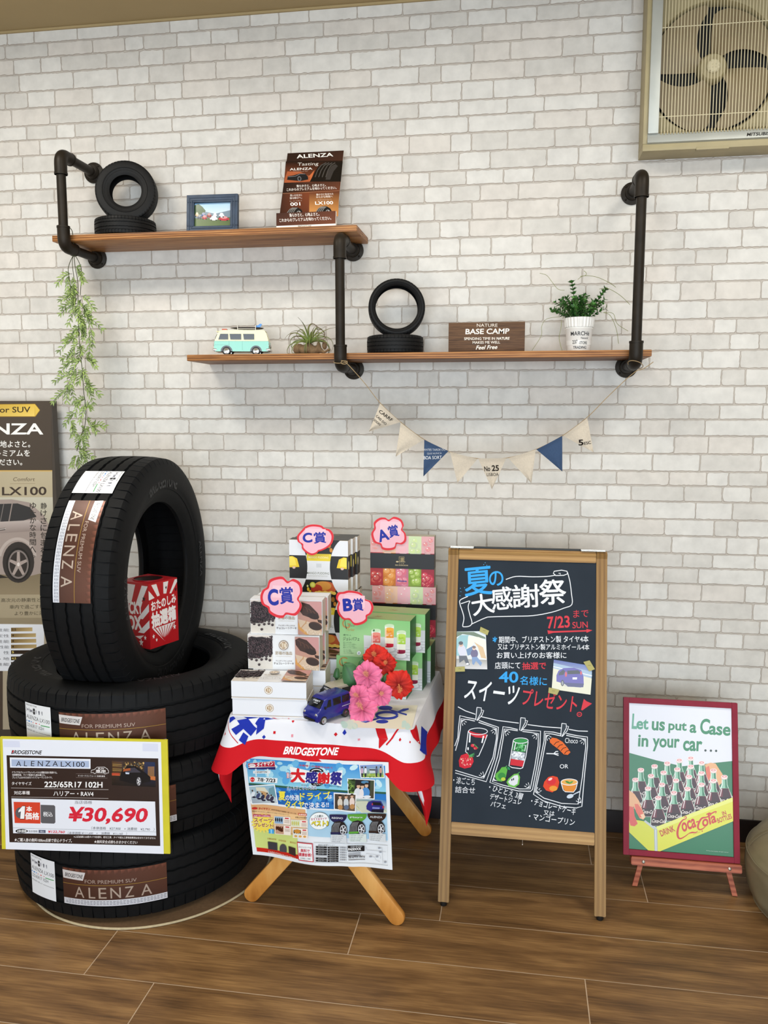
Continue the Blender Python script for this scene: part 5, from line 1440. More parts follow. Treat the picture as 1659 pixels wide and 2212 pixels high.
# festival heading
sh.poly([(1060, 325), (1180, 350), (1400, 395), (1659, 440), (1659, 640), (1400, 632), (1140, 640), (1090, 600)], '#f1f2f4')
V2()
sh.poly([(-35, 285), (180, 330), (420, 325), (662, 262), (640, 560), (420, 512), (180, 492), (-40, 500)], '#f1f2f4')
sh.ell(190, 300, 128, 70, '#17171b', 24, PI, 2 * PI); sh.arc(190, 300, 90, 44, PI * 1.1, PI * 1.9, 16, '#e9e9ee', 14); sh.ell(200, 500, 110, 56, '#17171b', 20, 0, PI); sh.text('タイヤマン', (136, 535), (290, 535), 26, '#e9e9ee', .02)
V1()
sh.text('夏の', (1000, 560), (1110, 552), 100, '#c92734', .08); sh.text('夏の', (1004, 556), (1106, 549), 92, '#f4f0f2', .01)
sh.text('大', (1085, 632), (1362, 634), 262, '#d3222c', .07); sh.text('感', (1380, 634), (1608, 640), 214, '#2b2a86', .06)
V2()
sh.text('謝', (212, 498), (424, 506), 186, '#d3222c', .06); sh.text('祭', (438, 520), (640, 530), 220, '#2b2a86', .07)
sh.text('お客様への感謝を込めて', (-120, 200), (480, 246), 34, '#d04a5c', .015)
sh.text('豊富な品揃えのネットワークと', (-80, 548), (130, 552), 24, '#2a3a5a'); sh.text('暮らし目線のタイヤ選びを', (334, 550), (636, 584), 22, '#2a3a5a')
V1()
sh.text('大人も子どもも大満足', (1005, 800), (1600, 768), 76, '#f2f4f8', .05); sh.text('大人も子どもも大満足', (1007, 796), (1597, 766), 66, '#1f3a86', .0)
sh.text('夏', (838, 1000), (978, 1000), 170, '#f3e24a', .035); sh.text('の快適', (980, 1000), (1250, 990), 110, '#f0f4fa', .02); sh.text('ドライブ', (1272, 975), (1870, 955), 140, '#f3e24a', .03)
V2(); sh.text('は', (396, 778), (470, 776), 66, '#f0f4fa', .02)
V1(); sh.text('タイヤ', (972, 1150), (1352, 1140), 145, '#f3e24a', .03)
V2(); sh.text('で決まる!!', (-40, 938), (412, 926), 96, '#f0f4fa', .025)
# right-hand snapshots
sh.quad([(950, 165), (1392, 150), (1420, 425), (985, 418)], '#eef1f6', 6, 3); sh.quad([(968, 185), (1380, 170), (1402, 408), (1000, 402)], ['#7f9ad8', '#8aa4dc', '#7fa03c', '#8aa848'], 6, 4)
sh.photo_dots([(1000, 340), (1390, 345), (1398, 402), (1004, 398)], ['#9ab84a', '#6d8f30', '#b4c46a'], 40, 14, 8)
sh.quad([(1145, 250), (1250, 255), (1250, 330), (1145, 330)], '#c9d2da'); sh.quad([(1140, 258), (1256, 262), (1250, 284), (1146, 280)], '#22262c')
for (x, c) in ((1010, '#c7a8c4'), (1072, '#e4e6ee'), (1270, '#5a5f80'), (1345, '#c79a8a')):
    sh.ell(x, 290, 24, 58, c, 12); sh.ell(x, 222, 14, 18, '#4a362c', 10); sh.quad([(x - 16, 330), (x + 16, 330), (x + 12, 400), (x - 12, 400)], '#2c3040')
sh.quad([(745, 410), (1242, 450), (1236, 808), (760, 780)], '#eef1f6', 8, 5); sh.quad([(762, 428), (1226, 466), (1220, 790), (776, 762)], ['#3c5a30', '#44523c', '#4a4038', '#3a4c34'], 8, 5)
sh.photo_dots([(768, 436), (890, 450), (880, 700), (776, 690)], ['#5d7f3a', '#2f4a26', '#7a9a4c', '#22341e'], 60, 20, 9)
sh.quad([(890, 440), (1160, 462), (1150, 640), (880, 620)], '#22252a', 4, 3); sh.ell(1060, 490, 70, 26, '#4f86b0', 16)
for (x, y, c, r_) in ((930, 690, '#d9dde6', 66), (1075, 680, '#4f8fd0', 74), (1000, 700, '#e6e0e4', 40)):
    sh.ell(x, y, r_, 96, c, 16); sh.ell(x + 15, y - 128, 32, 40, '#d8b49a', 12); sh.ell(x + 13, y - 146, 36, 34, '#2b221f', 12, PI, 2 * PI)
sh.ell(960, 750, 80, 26, '#e9e6ec', 14); sh.ell(1100, 755, 70, 26, '#dfe4ec', 14)
sh.quad([(500, 665), (910, 690), (895, 1032), (505, 975)], '#eceff4', 8, 5); sh.quad([(520, 690), (893, 712), (880, 1005), (520, 955)], ['#4a3e36', '#5a4a3e', '#6d5a4a', '#3e342e'], 8, 5)
for (x, y, c) in ((615, 850, '#d8cfc2'), (725, 850, '#c9cfd4'), (830, 840, '#e2cfc8')):
    sh.ell(x, y, 46, 84, c, 14); sh.ell(x, y - 106, 26, 34, '#d6ac92', 12); sh.ell(x, y - 116, 32, 36, '#33251f', 12, PI, 2 * PI); sh.ell(x + 4, y + 80, 44, 46, '#b98a58' if x != 725 else '#5f6f8a', 12)
# car on the bridge
sh.poly([(880, 830), (1100, 830), (1440, 1010), (1450, 1045), (1000, 1040)], '#c9cdb8'); sh.line([(905, 920), (1010, 1040)], 10, '#e8e2b0')
sh.poly([(1085, 920), (1120, 850), (1190, 828), (1350, 838), (1385, 900), (1408, 960), (1400, 1040), (1180, 1030), (1090, 980)], '#2a2c80'); sh.poly([(1200, 850), (1345, 860), (1372, 915), (1195, 905)], '#15171f'); sh.quad([(1195, 940), (1330, 948), (1326, 978), (1196, 970)], '#7e88c8'); sh.quad([(1400, 980), (1180, 985), (1180, 1030), (1400, 1045)], '#14152e'); sh.ell(1395, 945, 16, 24, '#c03a40', 10); sh.ell(1195, 890, 14, 22, '#a03a54', 10)
# lower left: sweets
V1()
sh.ell(365, 1180, 55, 24, '#c8322e', 18); sh.text('タイヤマン', (440, 1205), (668, 1208), 46, '#c22a2a', .03)
sh.text('乗用車 軽自動車 四輪駆動 小型 トラック用', (690, 1205), (1190, 1262), 26, '#4a3a2c'); sh.text('期間中 ブリヂストン製タイヤ 又は アルミホイール', (315, 1248), (1050, 1290), 24, '#4a3a2c'); sh.quad([(1235, 1232), (1408, 1240), (1408, 1285), (1238, 1275)], '#c85a48', 3, 1); sh.text('会員特典', (1248, 1270), (1396, 1276), 28, '#f6e6da', .03)
sh.text('お買上げのお客様', (1176, 1330), (1410, 1336), 28, '#4a3a2c', .01)
for k in range(18):
    a = k * 2 * PI / 18; sh.poly([(530, 1470), (530 + 230 * math.cos(a), 1470 + 190 * math.sin(a)), (530 + 230 * math.cos(a + .17), 1470 + 190 * math.sin(a + .17))], '#f3e070')
sh.ell(530, 1460, 200, 160, '#f2dc58', 24)
sh.quad([(335, 1300), (672, 1302), (672, 1348), (340, 1345)], '#b8285c', 5, 1); sh.text('抽選で当たる豪華賞品', (350, 1340), (660, 1340), 26, '#f6e2ea', .02)
sh.text('スイーツ', (352, 1455), (715, 1455), 92, '#f6ecd8', .09); sh.text('スイーツ', (354, 1452), (712, 1452), 84, '#9a4a1c', .05); sh.text('プレゼント!', (354, 1545), (738, 1548), 84, '#f6ecd8', .09); sh.text('プレゼント!', (356, 1542), (735, 1545), 76, '#9a4a1c', .05)
sh.quad([(640, 1580), (745, 1580), (745, 1670), (640, 1668)], '#3fa0e0'); sh.quad([(676, 1580), (706, 1580), (706, 1668), (676, 1668)], '#8fd0f4')
for (x0, y0, x1, y1, a) in ((752, 1315, 1080, 1470, 0), (1090, 1360, 1430, 1500, 1), (766, 1482, 1090, 1670, 2), (1130, 1520, 1430, 1710, 3)):
    sh.rect(x0, y0, x1, y1, '#f2e6dc', 4, 1); w_ = x1 - x0
    sh.rect(x0 + 10, y0 + 10, x0 + w_ * .55, y1 - 10, ('#8fb0d0', '#d4dcc0', '#c49a80', '#e2e2dc')[a], 3, 1)
    for k in range(4): sh.ell(x0 + 30 + k * 40, y0 + 70, 16, 40, ('#2a2f3a', '#c9c46a', '#5a2c1e', '#3a342a')[a], 10)
    if a == 2: sh.ell(x0 + 95, y0 + 85, 80, 36, '#4a2418', 14, rot=.5)
    if a == 3:
        sh.ell(x0 + 90, y0 + 60, 66, 40, '#c98a3c', 14)
        for k in range(3): sh.ell(x0 + 60 + k * 90, y1 - 36, 32, 20, '#d9a050', 12)
    sh.rect(x0 + w_ * .66, y0 + 20, x0 + w_ * .9, y0 + 44, '#c83a48')
    for k in range(3): sh.rect(x0 + w_ * .62, y0 + 66 + k * 22, x0 + w_ * .94, y0 + 74 + k * 22, '#a08878')
for k, t in enumerate(('ひび割れは大丈夫?', 'キズは大丈夫?', '溝は大丈夫?')): sh.text(t, (610 + k * 230, 1790 + k * 14), (790 + k * 200, 1796 + k * 16), 34, '#b0602a', .01)
sh.quad([(618, 1830), (808, 1842), (812, 1990), (628, 1978)], '#3c3c44', 3, 2); sh.ell(930, 1940, 72, 88, '#4a4a50', 18, PI, 2 * PI); sh.rect(858, 1938, 1002, 2006, '#4a4a50'); sh.quad([(1040, 1880), (1182, 1910), (1188, 2060), (1048, 2020)], '#3a2c2c', 3, 2)
sh.text('こんなタイヤでのドライブは危険です!', (625, 2042), (1190, 2128), 40, '#f6e8e0', .03)
# check-up box, table, shop
sh.quad([(1212, 1782), (1530, 1800), (1552, 2152), (1245, 2130)], '#c43a4c', 5, 2); sh.quad([(1228, 1800), (1514, 1816), (1534, 2134), (1260, 2112)], '#eef0f4', 5, 2)
sh.text('あなたのタイヤを', (1248, 1890), (1500, 1900), 36, '#7a4a54', .01); sh.text('無料で', (1290, 1968), (1470, 1976), 62, '#c43a4c', .05); sh.text('健康診断!', (1252, 2046), (1510, 2054), 66, '#c43a4c', .05); sh.text('お気軽にご相談', (1285, 2098), (1490, 2104), 30, '#4a4a54', .01); sh.text('ください', (1345, 2134), (1440, 2138), 26, '#4a4a54')
V2()
sh.line([(152, 1520), (1475, 1618), (1478, 1965), (170, 1850)], 4, '#55606c', True)
sh.text('豊富な取扱メニュー', (230, 1580), (530, 1596), 26, '#3a3f4a')
for k in range(7):
    sh.quad([(188, 1584 + k * 38), (384, 1600 + k * 38), (386, 1626 + k * 38), (190, 1610 + k * 38)], '#1a1d24' if k != 4 else '#c9ced6', 4, 1); sh.quad([(396, 1604 + k * 38), (585, 1616 + k * 38), (587, 1644 + k * 38), (398, 1630 + k * 38)], '#1a1d24', 4, 1)
    sh.text('タイヤ', (230, 1606 + k * 38), (330, 1612 + k * 38), 18, '#c9ced6'); sh.text('ホイール', (430, 1630 + k * 38), (550, 1638 + k * 38), 18, '#c9ced6')
for k in range(6): sh.text('営業案内', (610, 1640 + k * 42), (730, 1650 + k * 42), 26, '#4a5060', .01)
sh.quad([(752, 1602), (1052, 1622), (1050, 1715), (756, 1698)], '#16181d', 6, 2); sh.text('ミスタータイヤマン', (806, 1632), (1008, 1644), 26, '#e9ecf2', .02); sh.text('PADDOCK', (764, 1682), (990, 1690), 42, '#f2f4f8', .05)
for k in range(4): sh.rect(762, 1728 + k * 17, 980, 1735 + k * 17, '#8a909c', 3, 1)
sh.quad([(760, 1772), (985, 1782), (985, 1792), (760, 1784)], '#3a3f48', 3, 1)
sh.text('06-6709-4416', (768, 1818), (1056, 1830), 36, '#1a1d24', .02); sh.quad([(765, 1840), (1060, 1858), (1060, 1866), (765, 1850)], '#4a505a', 4, 1)
for P in ([(1085, 1640), (1100, 1700), (1350, 1715)], [(1080, 1760), (1340, 1790), (1345, 1850)], [(1370, 1650), (1390, 1930), (1450, 1920)], [(1130, 1810), (1240, 1820), (1260, 1870), (1330, 1900)], [(1380, 1720), (1440, 1730)]): sh.line(P, 4, '#8a92a0')
for (x, y) in ((1300, 1650), (1140, 1800), (1260, 1800), (1320, 1720), (1410, 1890)): sh.rect(x, y, x + 45, y + 24, '#9aa2b0')
# recommended tyres
sh.ell(250, 1150, 178, 150, '#33404e', 32); sh.ell(250, 1150, 174, 146, '#eef3f6', 32); sh.text('この夏の', (170, 1092), (318, 1086), 40, '#2a2a32', .03); sh.text('おすすめタイヤ', (106, 1140), (384, 1132), 42, '#b02a60', .03); sh.text('ベスト3', (112, 1232), (410, 1240), 86, '#17171b', .12); sh.text('ベスト3', (112, 1226), (406, 1234), 80, '#f3e030', .05)
for (x0, x1, c, t) in ((430, 740, '#23234e', 'REGNO'), (755, 1095, '#5aa03a', 'Playz'), (1112, 1450, '#33231f', 'ALENZA')):
    cx_ = (x0 + x1) / 2
    sh.ell(cx_, 1070, (x1 - x0) / 2, 128, c, 28, 0, PI); sh.quad([(x0, 1046), (x1, 1056), (x1, 1080), (x0, 1080)], c, 6, 1); sh.text(t, (x0 + 40, 1120), (x1 - 70, 1132), 34, '#c9ced6', .03)
    a = x0 + 30
    sh.poly([(a, 1370), (a + 10, 1250), (a + 60, 1175), (a + 150, 1160), (a + 230, 1190), (a + 278, 1260), (a + 290, 1380), (a + 150, 1400)], '#1f1e21')
    for k in range(5): sh.line([(a + 18 + k * 25, 1372), (a + 30 + k * 25, 1260), (a + 72 + k * 22, 1190)], 10, '#8c8d92')
    sh.ell(a + 215, 1320, 62, 88, '#b9bcc4', 20); sh.ell(a + 215, 1320, 48, 70, '#34353c', 18)
    for k in range(5): sh.line([(a + 215, 1320), (a + 215 + 50 * math.cos(k * 1.257 + .5), 1320 + 76 * math.sin(k * 1.257 + .5))], 15, '#dfe1e8')
    sh.quad([(x0 + 20, 1350), (x0 + 195, 1358), (x0 + 190, 1392), (x0 + 20, 1388)], c, 3, 1); sh.quad([(x0 + 24, 1395), (x1 - 8, 1410), (x1 - 4, 1560), (x0 + 28, 1520)], mix(c, '#e4eaf0', .84), 5, 2)
    for k in range(4): sh.text('・快適な乗り心地を実現', (x0 + 36, 1428 + k * 30), (x1 - 60 - k * 20, 1444 + k * 30), 18, '#5a6472')
obj('printed_sheet', mb, 'gloss', fyt, local=False, auto=0)

# ================================================================ GIFT BOXES ON THE TABLE
def deg(a): return R(a)
def choco_box():
    t = thing('cake_box', 'x', 'gift box', group='white chocolate cake boxes')
    W_, D_, H_ = .207, .100, .050     # lying: wide, deep, tall; the picture is on top
    mb = MB('#e2dfd8'); mb.span((-W_/2, -D_/2, 0), (W_/2, D_/2, H_), .0007)
    mb.color('#b9b0a2')
    top = lambda u, v, l: Vector((-W_/2 + u, -D_/2 + v, H_ + l))
    q = [(140, 1305), (893, 1312), (893, 1668), (143, 1655)]
    sh = Sheet(mb, top, q, W_, D_); e = '#e4e3e6'
    sh.quad(q, '#e4e6ea')
    sh.quad([(144, 1312), (398, 1314), (398, 1656), (146, 1650)], ['#d2c9c4', '#d9d0c8', '#ddd8d0', '#d6cfc6'])
    sh.poly([(146, 1340), (180, 1326), (230, 1334), (290, 1328), (340, 1340), (396, 1345), (397, 1480), (350, 1500), (320, 1520), (270, 1540), (200, 1550), (146, 1540)], '#22161a')
    rn = random.Random(4)
    for k in range(420):
        x = 146 + 248 * rn.random(); yb = 1335 + 190 * rn.random() ** .9 + 20 * math.sin((x - 146) / 60)
        if yb > 1545 + 14 * math.sin(x / 17): continue
        c = mix('#1d1216', '#4a353a', rn.random() ** 2); sh.ell(x, yb, 10, 8, c, 8, rot=rn.random() * 3); sh.ell(x - 2, yb - 3, 4, 2.5, mix(c, '#8a7a80', .4), 6)
    for (x, y) in ((182, 1556), (232, 1566), (286, 1558), (334, 1552), (372, 1564), (260, 1610), (336, 1524), (376, 1520), (378, 1490), (160, 1540)): sh.ell(x, y, 14, 13, '#33262a', 12); sh.ell(x - 3, y - 4, 5, 4, '#6a5c60', 8)
    sh.ell(517, 1408, 50, 50, '#8a7560', 28); sh.ell(517, 1408, 42, 42, '#ece9e6', 28); sh.ell(517, 1408, 36, 36, '#9a7c58', 24)
    sh.text('至', (492, 1430), (518, 1430), 46, '#e6dccb', .03); sh.text('福', (518, 1432), (544, 1432), 46, '#e6dccb', .03)
    sh.text('至福の逸品', (428, 1506), (604, 1508), 34, '#a89880', .015); sh.line([(434, 1522), (600, 1524)], 2, '#b9ad9e')
    sh.text('チョコチップたっぷりの', (434, 1576), (604, 1578), 16, '#4c4650', .01); sh.text('チョコレートケーキ', (414, 1606), (622, 1606), 22, '#34303a', .015)
    sh.quad([(636, 1318), (888, 1320), (888, 1662), (638, 1658)], ['#b58a80', '#b88a82', '#c29878', '#b08274'], 4, 4)
    sh.poly([(650, 1340), (780, 1322), (884, 1322), (888, 1460), (800, 1440), (700, 1400)], '#c08d8c')
    sh.quad([(640, 1540), (890, 1660), (720, 1660), (640, 1600)], '#c9924e'); sh.poly([(640, 1500), (760, 1530), (888, 1630), (888, 1662), (760, 1662), (660, 1580)], '#c9b29a')
    sh.poly([(640, 1350), (680, 1328), (760, 1350), (850, 1440), (862, 1480), (780, 1490), (690, 1460), (645, 1400)], '#3a2119')
    for k in range(4): sh.line([(660 + k * 44, 1350 + k * 22), (690 + k * 42, 1365 + k * 24), (700 + k * 40, 1410 + k * 18)], 7, '#5c3a2c')
    sh.ell(800, 1470, 62, 30, '#2a1712', 20, rot=.25); sh.ell(820, 1570, 72, 42, '#4a2f26', 22, rot=.25); sh.ell(816, 1576, 66, 36, '#33201a', 22, rot=.25); sh.poly([(840, 1500), (888, 1510), (888, 1545), (850, 1530)], '#3c241b')
    for k in range(3): sh.line([(672, 1590 + k * 2), (700 + k * 6, 1555 - k * 4), (730, 1540 - k * 16)], 6, '#b88a60')
    sh.photo_dots([(700, 1590), (880, 1640), (880, 1660), (700, 1650)], ['#e0d2c4', '#d2bda6'], 60, 4, 2)
    for sgn in (-1, 1):
        fm = (lambda u, v, l: Vector((-W_/2 + u, -D_/2 - l, v))) if sgn < 0 else (lambda u, v, l: Vector((W_/2 - u, D_/2 + l, v)))
        s2 = Sheet(mb, fm, [(0, 0), (207, 0), (207, 50), (0, 50)], W_, H_)
        s2.rect(0, 0, 207, 50, '#e3e6ee'); s2.ell(103, 23, 11.5, 11.5, '#a89272', 28); s2.ell(103, 23, 10, 10, '#ece9e6', 28); s2.ell(103, 23, 7.5, 7.5, '#a08058', 24)
        s2.text('至', (98, 28), (103, 28), 10, '#e6dccb', .03); s2.text('福', (103.4, 28), (108.4, 28), 10, '#e6dccb', .03)
        for k in range(52): s2.rect(k * 4, 43, k * 4 + 2, 45, '#8f8672'); s2.rect(k * 4 + 2, 45, k * 4 + 4, 47, '#c9ab84')
    s2 = Sheet(mb, lambda u, v, l: Vector((W_/2 + l, -D_/2 + u, v)), [(0, 0), (100, 0), (100, 50), (0, 50)], D_, H_)
    s2.rect(0, 0, 100, 50, '#c9c2b4'); s2.line([(3, 0), (14, 24), (86, 24), (97, 0)], .8, '#8f8776')
    obj('printed_carton', mb, 'card', t, auto=0); return t
cake = choco_box()
LY = lambda lx, ly, z, rz=4.0: Matrix.Translation((lx, ly, z)) @ Matrix.Rotation(R(rz), 4, 'Z')
SD = lambda lx, ly, z, rz=4.0: Matrix.Translation((lx, ly, z + .0)) @ Matrix.Rotation(R(rz), 4, 'Z') @ Matrix.Rotation(R(90), 4, 'X') @ Matrix.Translation((0, .05, -.05))
Z0_ = CZ + .0006
cakes = [
    (LY(-.6560, 2.158, Z0_), 'white cake box lying lowest at the front left of the table'),
    (LY(-.6580, 2.157, Z0_ + .0506), 'white cake box lying uppermost of the front pair, cake picture on its lid'),
    (LY(-.632, 2.268, Z0_, 5), 'white cake box lying flat, lower of the second pair behind the front boxes'),
    (LY(-.632, 2.268, Z0_ + .0506, 5), 'white cake box lying flat, upper of the second pair, carrying the standing cake boxes'),
    (LY(-.610, 2.378, Z0_, 6), 'white cake box lying flat, lower of the hindmost pair beside the mango pudding boxes'),
    (LY(-.610, 2.378, Z0_ + .0506, 6), 'white cake box lying flat, upper of the hindmost pair beside the mango pudding boxes'),
    (SD(-.6430, 2.218, Z0_ + .1012, 3), 'cake box standing upright on the flat ones with its full printed face showing'),
    (SD(-.6385, 2.271, Z0_ + .1012, 3), 'cake box standing upright close behind the one with the full printed face'),
    (SD(-.6360, 2.226, Z0_ + .2020, 3), 'cake box standing at the top of the stack, half covered by a pink prize card'),
    (SD(-.6320, 2.279, Z0_ + .2020, 3), 'cake box standing at the top of the stack, behind the one with the prize card')]
place(cake, cakes[0][0]); cake['label'] = cakes[0][1]
for m_, l_ in cakes[1:]: copy_thing(cake, m_, l_)

def mango_box():
    t = thing('pudding_box', 'x', 'gift box', group='black mango pudding boxes')
    W_, D_, H_ = .182, .042, .167
    mb = MB('#d9d4c6'); mb.span((-W_/2, -D_/2, 0), (W_/2, D_/2, H_), .0007)
    q = [(0, 0), (182, 0), (182, 167), (0, 167)]
    sh = Sheet(mb, lambda u, v, l: Vector((-W_/2 + u, -D_/2 - l, v)), q, W_, H_)
    sh.rect(0, 0, 182, 167, '#1b1a1b'); sh.rect(0, 47, 182, 122, '#dcdee4')
    sh.rect(54, 42, 130, 64, '#e0c838'); sh.rect(60, 42, 124, 56, '#d8bc30'); sh.text('MANGO PUDDING', (60, 56), (122, 56), 6, '#efe6b0', .01)
    sh.rect(84, 72, 100, 84, '#c9ccd2')
    sh.text('MANGO PUDDING', (54, 105), (124, 105), 7, '#7f8478', .01); sh.line([(56, 109), (120, 109)], .6, '#9a9a8c'); sh.text('made in summer ripe sweet fruits', (58, 113), (118, 113), 2.6, '#9a9a92')
    sh.rect(44, 122, 140, 167, '#17150f')
    sh.ell(112, 146, 34, 20, '#b8562a', 24); sh.ell(104, 140, 26, 14, '#c98a3a', 20); sh.ell(84, 150, 18, 14, '#a8321e', 18)
    for k in range(7): sh.ell(84 + k * 9, 162 - (k % 2) * 2, 7, 5, '#e2c25a', 10)
    sh.ell(72, 138, 9, 9, '#b9b83c', 16); sh.ell(72, 138, 6, 6, '#d4d26a', 12); sh.ell(58, 152, 4, 6, '#dcb830', 10); sh.ell(64, 160, 4, 6, '#dcb830', 10); sh.ell(56, 142, 3, 4, '#c9cc8a', 8)
    sh.ell(50, 20, 4, 5, '#dcc040', 10); sh.ell(60, 26, 4, 5, '#dcc040', 10); sh.ell(124, 16, 6, 8, '#c9862e', 10); sh.ell(130, 30, 5, 7, '#c9862e', 10)
    for sx in (-1, 1):      # two big half discs from the sides
        cx_ = 0 if sx < 0 else 182
        def half(c, y0, y1):
            P = []
            for k in range(25):
                y = y0 + (y1 - y0) * k / 24; dx = 56 * math.sqrt(max(0, 1 - ((y - 83) / 92) ** 2)); P.append((cx_ + (dx if sx < 0 else -dx), y))
            P += [(cx_, y1), (cx_, y0)]; sh.poly(P, c)
        half('#c9a44e', 0, 167); 
        half('#dfe0e6', 0.5, 48); half('#1a191b', 48, 119); half('#dfe0e6', 119, 166.5)
        P = [(0, 52), (10, 51), (24, 58), (29, 76), (31, 84), (0, 86)]
        if sx > 0: P = [(178 - x, y) for x, y in P][::-1]
        sh.poly(P, '#e6c52a'); sh.poly([(x * .7 + (0 if sx < 0 else 53), y * .8 + 12) for x, y in P], '#f0da58')
        sh.ell(14 if sx < 0 else 164, 86, 5, 4, '#dcb8a8', 10)
    s2 = Sheet(mb, lambda u, v, l: Vector((W_/2 + l, -D_/2 + u, v)), [(0, 0), (42, 0), (42, 167), (0, 167)], D_, H_)
    s2.rect(0, 0, 42, 167, '#cfc9ba'); s2.rect(0, 48, 42, 119, '#1b1a1b'); s2.rect(8, 12, 30, 40, '#bdb6a6'); s2.ell(8, 76, 9, 13, '#d8d0a4', 12); s2.rect(8, 126, 30, 150, '#bdb6a6')
    s2 = Sheet(mb, lambda u, v, l: Vector((-W_/2 + u, -D_/2 + v, H_ + l)), [(0, 0), (182, 0), (182, 42), (0, 42)], W_, D_)
    s2.rect(0, 0, 182, 42, '#2a2723'); s2.rect(60, 14, 120, 22, '#8a7c5c')
    obj('printed_carton', mb, 'card', t, auto=0); return t
mg = mango_box()
FLAT = lambda x, y, z, rz: Matrix.Translation((x, y, z)) @ Matrix.Rotation(R(rz), 4, 'Z') @ Matrix.Rotation(R(90), 4, 'X') @ Matrix.Translation((0, .021, -.0835))
UPR = lambda x, y, z, rz: Matrix.Translation((x, y, z)) @ Matrix.Rotation(R(rz), 4, 'Z')
mgs = [(UPR(-.588, 2.440, Z0_ + .1090 + .1676, 0), 'mango pudding box in the upper row, frontmost, with a pink prize card on it'),
       (UPR(-.582, 2.483, Z0_ + .1090 + .1676, 0), 'mango pudding box in the upper row, middle one of three'),
       (UPR(-.576, 2.526, Z0_ + .1090 + .1676, 0), 'mango pudding box in the upper row, nearest the brick wall'),
       (UPR(-.580, 2.452, Z0_ + .1086, 0), 'mango pudding box in the lower row, frontmost, showing between the cake and green boxes'),
       (UPR(-.576, 2.495, Z0_ + .1086, 0), 'mango pudding box in the lower row, middle one of three behind the cake boxes'),
       (UPR(-.572, 2.538, Z0_ + .1086, 0), 'mango pudding box in the lower row, nearest the brick wall'),
       (Matrix.Translation((-.578, 2.500, Z0_)) @ Matrix.Rotation(R(90), 4, 'X') @ Matrix.Translation((0, .021, -.0835)) if False else Matrix.Translation((-.578, 2.500, Z0_ + .021)) @ Matrix.Rotation(R(-90), 4, 'X') @ Matrix.Translation((0, 0, -.0835)), 'mango pudding box lying flat under the lower row of pudding boxes'),]
mgs[6] = (Matrix.Translation((-.578, 2.512, Z0_ + .021)) @ Matrix.Rotation(R(-90), 4, 'X') @ Matrix.Translation((0, 0, -.0835)), 'mango pudding box lying flat at the bottom of its stack')
place(mg, mgs[0][0]); mg['label'] = mgs[0][1]
for m_, l_ in mgs[1:6]: copy_thing(mg, m_, l_)
# plain riser under the pudding boxes
rs = thing('riser_box', 'plain pale carton on the table raising the mango pudding boxes', 'box', (-.578, 2.500, Z0_))
mb = MB('#cbb48a'); mb.box((0, 0, .054), (.178, .125, .1078), .001)
sh = Sheet(mb, lambda u, v, l: Vector((-.089 + u, -.0625 - l, v)), [(0, 0), (178, 0), (178, 108), (0, 108)], .178, .1078)
sh.rect(0, 0, 178, 108, '#3a2c1e'); sh.rect(0, 14, 178, 22, '#c9a24a'); sh.rect(0, 30, 178, 40, '#8a5a34')
obj('carton', mb, 'card', rs)

def fruit_box():
    t = thing('jelly_box', 'x', 'gift box', group='fruit jelly boxes')
    W_, D_, H_ = .203, .042, .160
    mb = MB('#a8a08c'); mb.span((-W_/2, -D_/2, 0), (W_/2, D_/2, H_), .0007)
    sh = Sheet(mb, lambda u, v, l: Vector((-W_/2 + u, -D_/2 - l, v)), [(0, 0), (203, 0), (203, 160), (0, 160)], W_, H_)
    pal = [('#b03038', '#c93a3a', '#e07a6a'), ('#c9742a', '#d98a3a', '#f0b878'), ('#c4708a', '#d4687c', '#e8a8b4'), ('#7f9c34', '#9dbb4a', '#cfe08a'), ('#a01c34', '#c42a44', '#e05a6e')]
    rn = random.Random(2)
    for k, (a, b_, c_) in enumerate(pal):
        x0, x1 = 203 * k / 5, 203 * (k + 1) / 5
        sh.rect(x0, 0, x1, 160, mix(a, '#000000', .1)); sh.rect(x0, 0, x1, 54, mix(b_, '#ffffff', .35))
        for j in range(15):
            r_ = (13, 15, 14, 11, 11)[k] * rn.uniform(.85, 1.15); x = x0 + 6 + (x1 - x0 - 12) * rn.random(); y = rn.uniform(8, 50) if j < 6 else rn.uniform(112, 155)
            r_ = min(r_, 13); x = min(max(x, x0 + r_), x1 - r_); c = mix(b_, a, rn.random()); c = mix(c, '#ffffff', .35) if j < 6 else c
            sh.ell(x, y, r_, r_, c, 16); sh.ell(x - r_ * .1, y - r_ * .15, r_ * .7, r_ * .65, mix(c, c_, .5), 12); sh.ell(x - r_ * .35, y - r_ * .4, r_ * .2, r_ * .15, '#f0e6e0', 8)
            if k == 4:
                for q_ in range(7): sh.ell(x + r_ * .7 * math.cos(q_ * 2.4) * (q_ / 7), y + r_ * .7 * math.sin(q_ * 2.4) * (q_ / 7), .9, .9, '#f0c8a0', 6)
    sh.rect(0, 56, 203, 104, '#17161a')
    sh.line([(92, 66), (108, 66), (108, 82), (92, 82)], 1.2, '#b09a6a', True); sh.text('凛', (94, 81), (107, 81), 13, '#b09a6a', .01); sh.line([(84, 82), (112, 82)], 1.2, '#c9b48a'); sh.ell(86, 82, 4, 2.4, '#c9b48a', 12)
    sh.text('ここち', (92, 89), (108, 89), 4, '#b09a6a', .01); sh.text('RIN KOKOCHI', (80, 95), (120, 95), 4, '#c9b48a', .01)
    sh.text('Hitotoe', (86, 146), (116, 146), 6, '#3a3a90', .03)
    s2 = Sheet(mb, lambda u, v, l: Vector((W_/2 + l, -D_/2 + u, v)), [(0, 0), (42, 0), (42, 160), (0, 160)], D_, H_)
    s2.rect(0, 0, 42, 160, '#8a7f66'); s2.rect(0, 56, 42, 104, '#2a2522')
    obj('printed_carton', mb, 'card', t, auto=0); return t
fr = fruit_box()
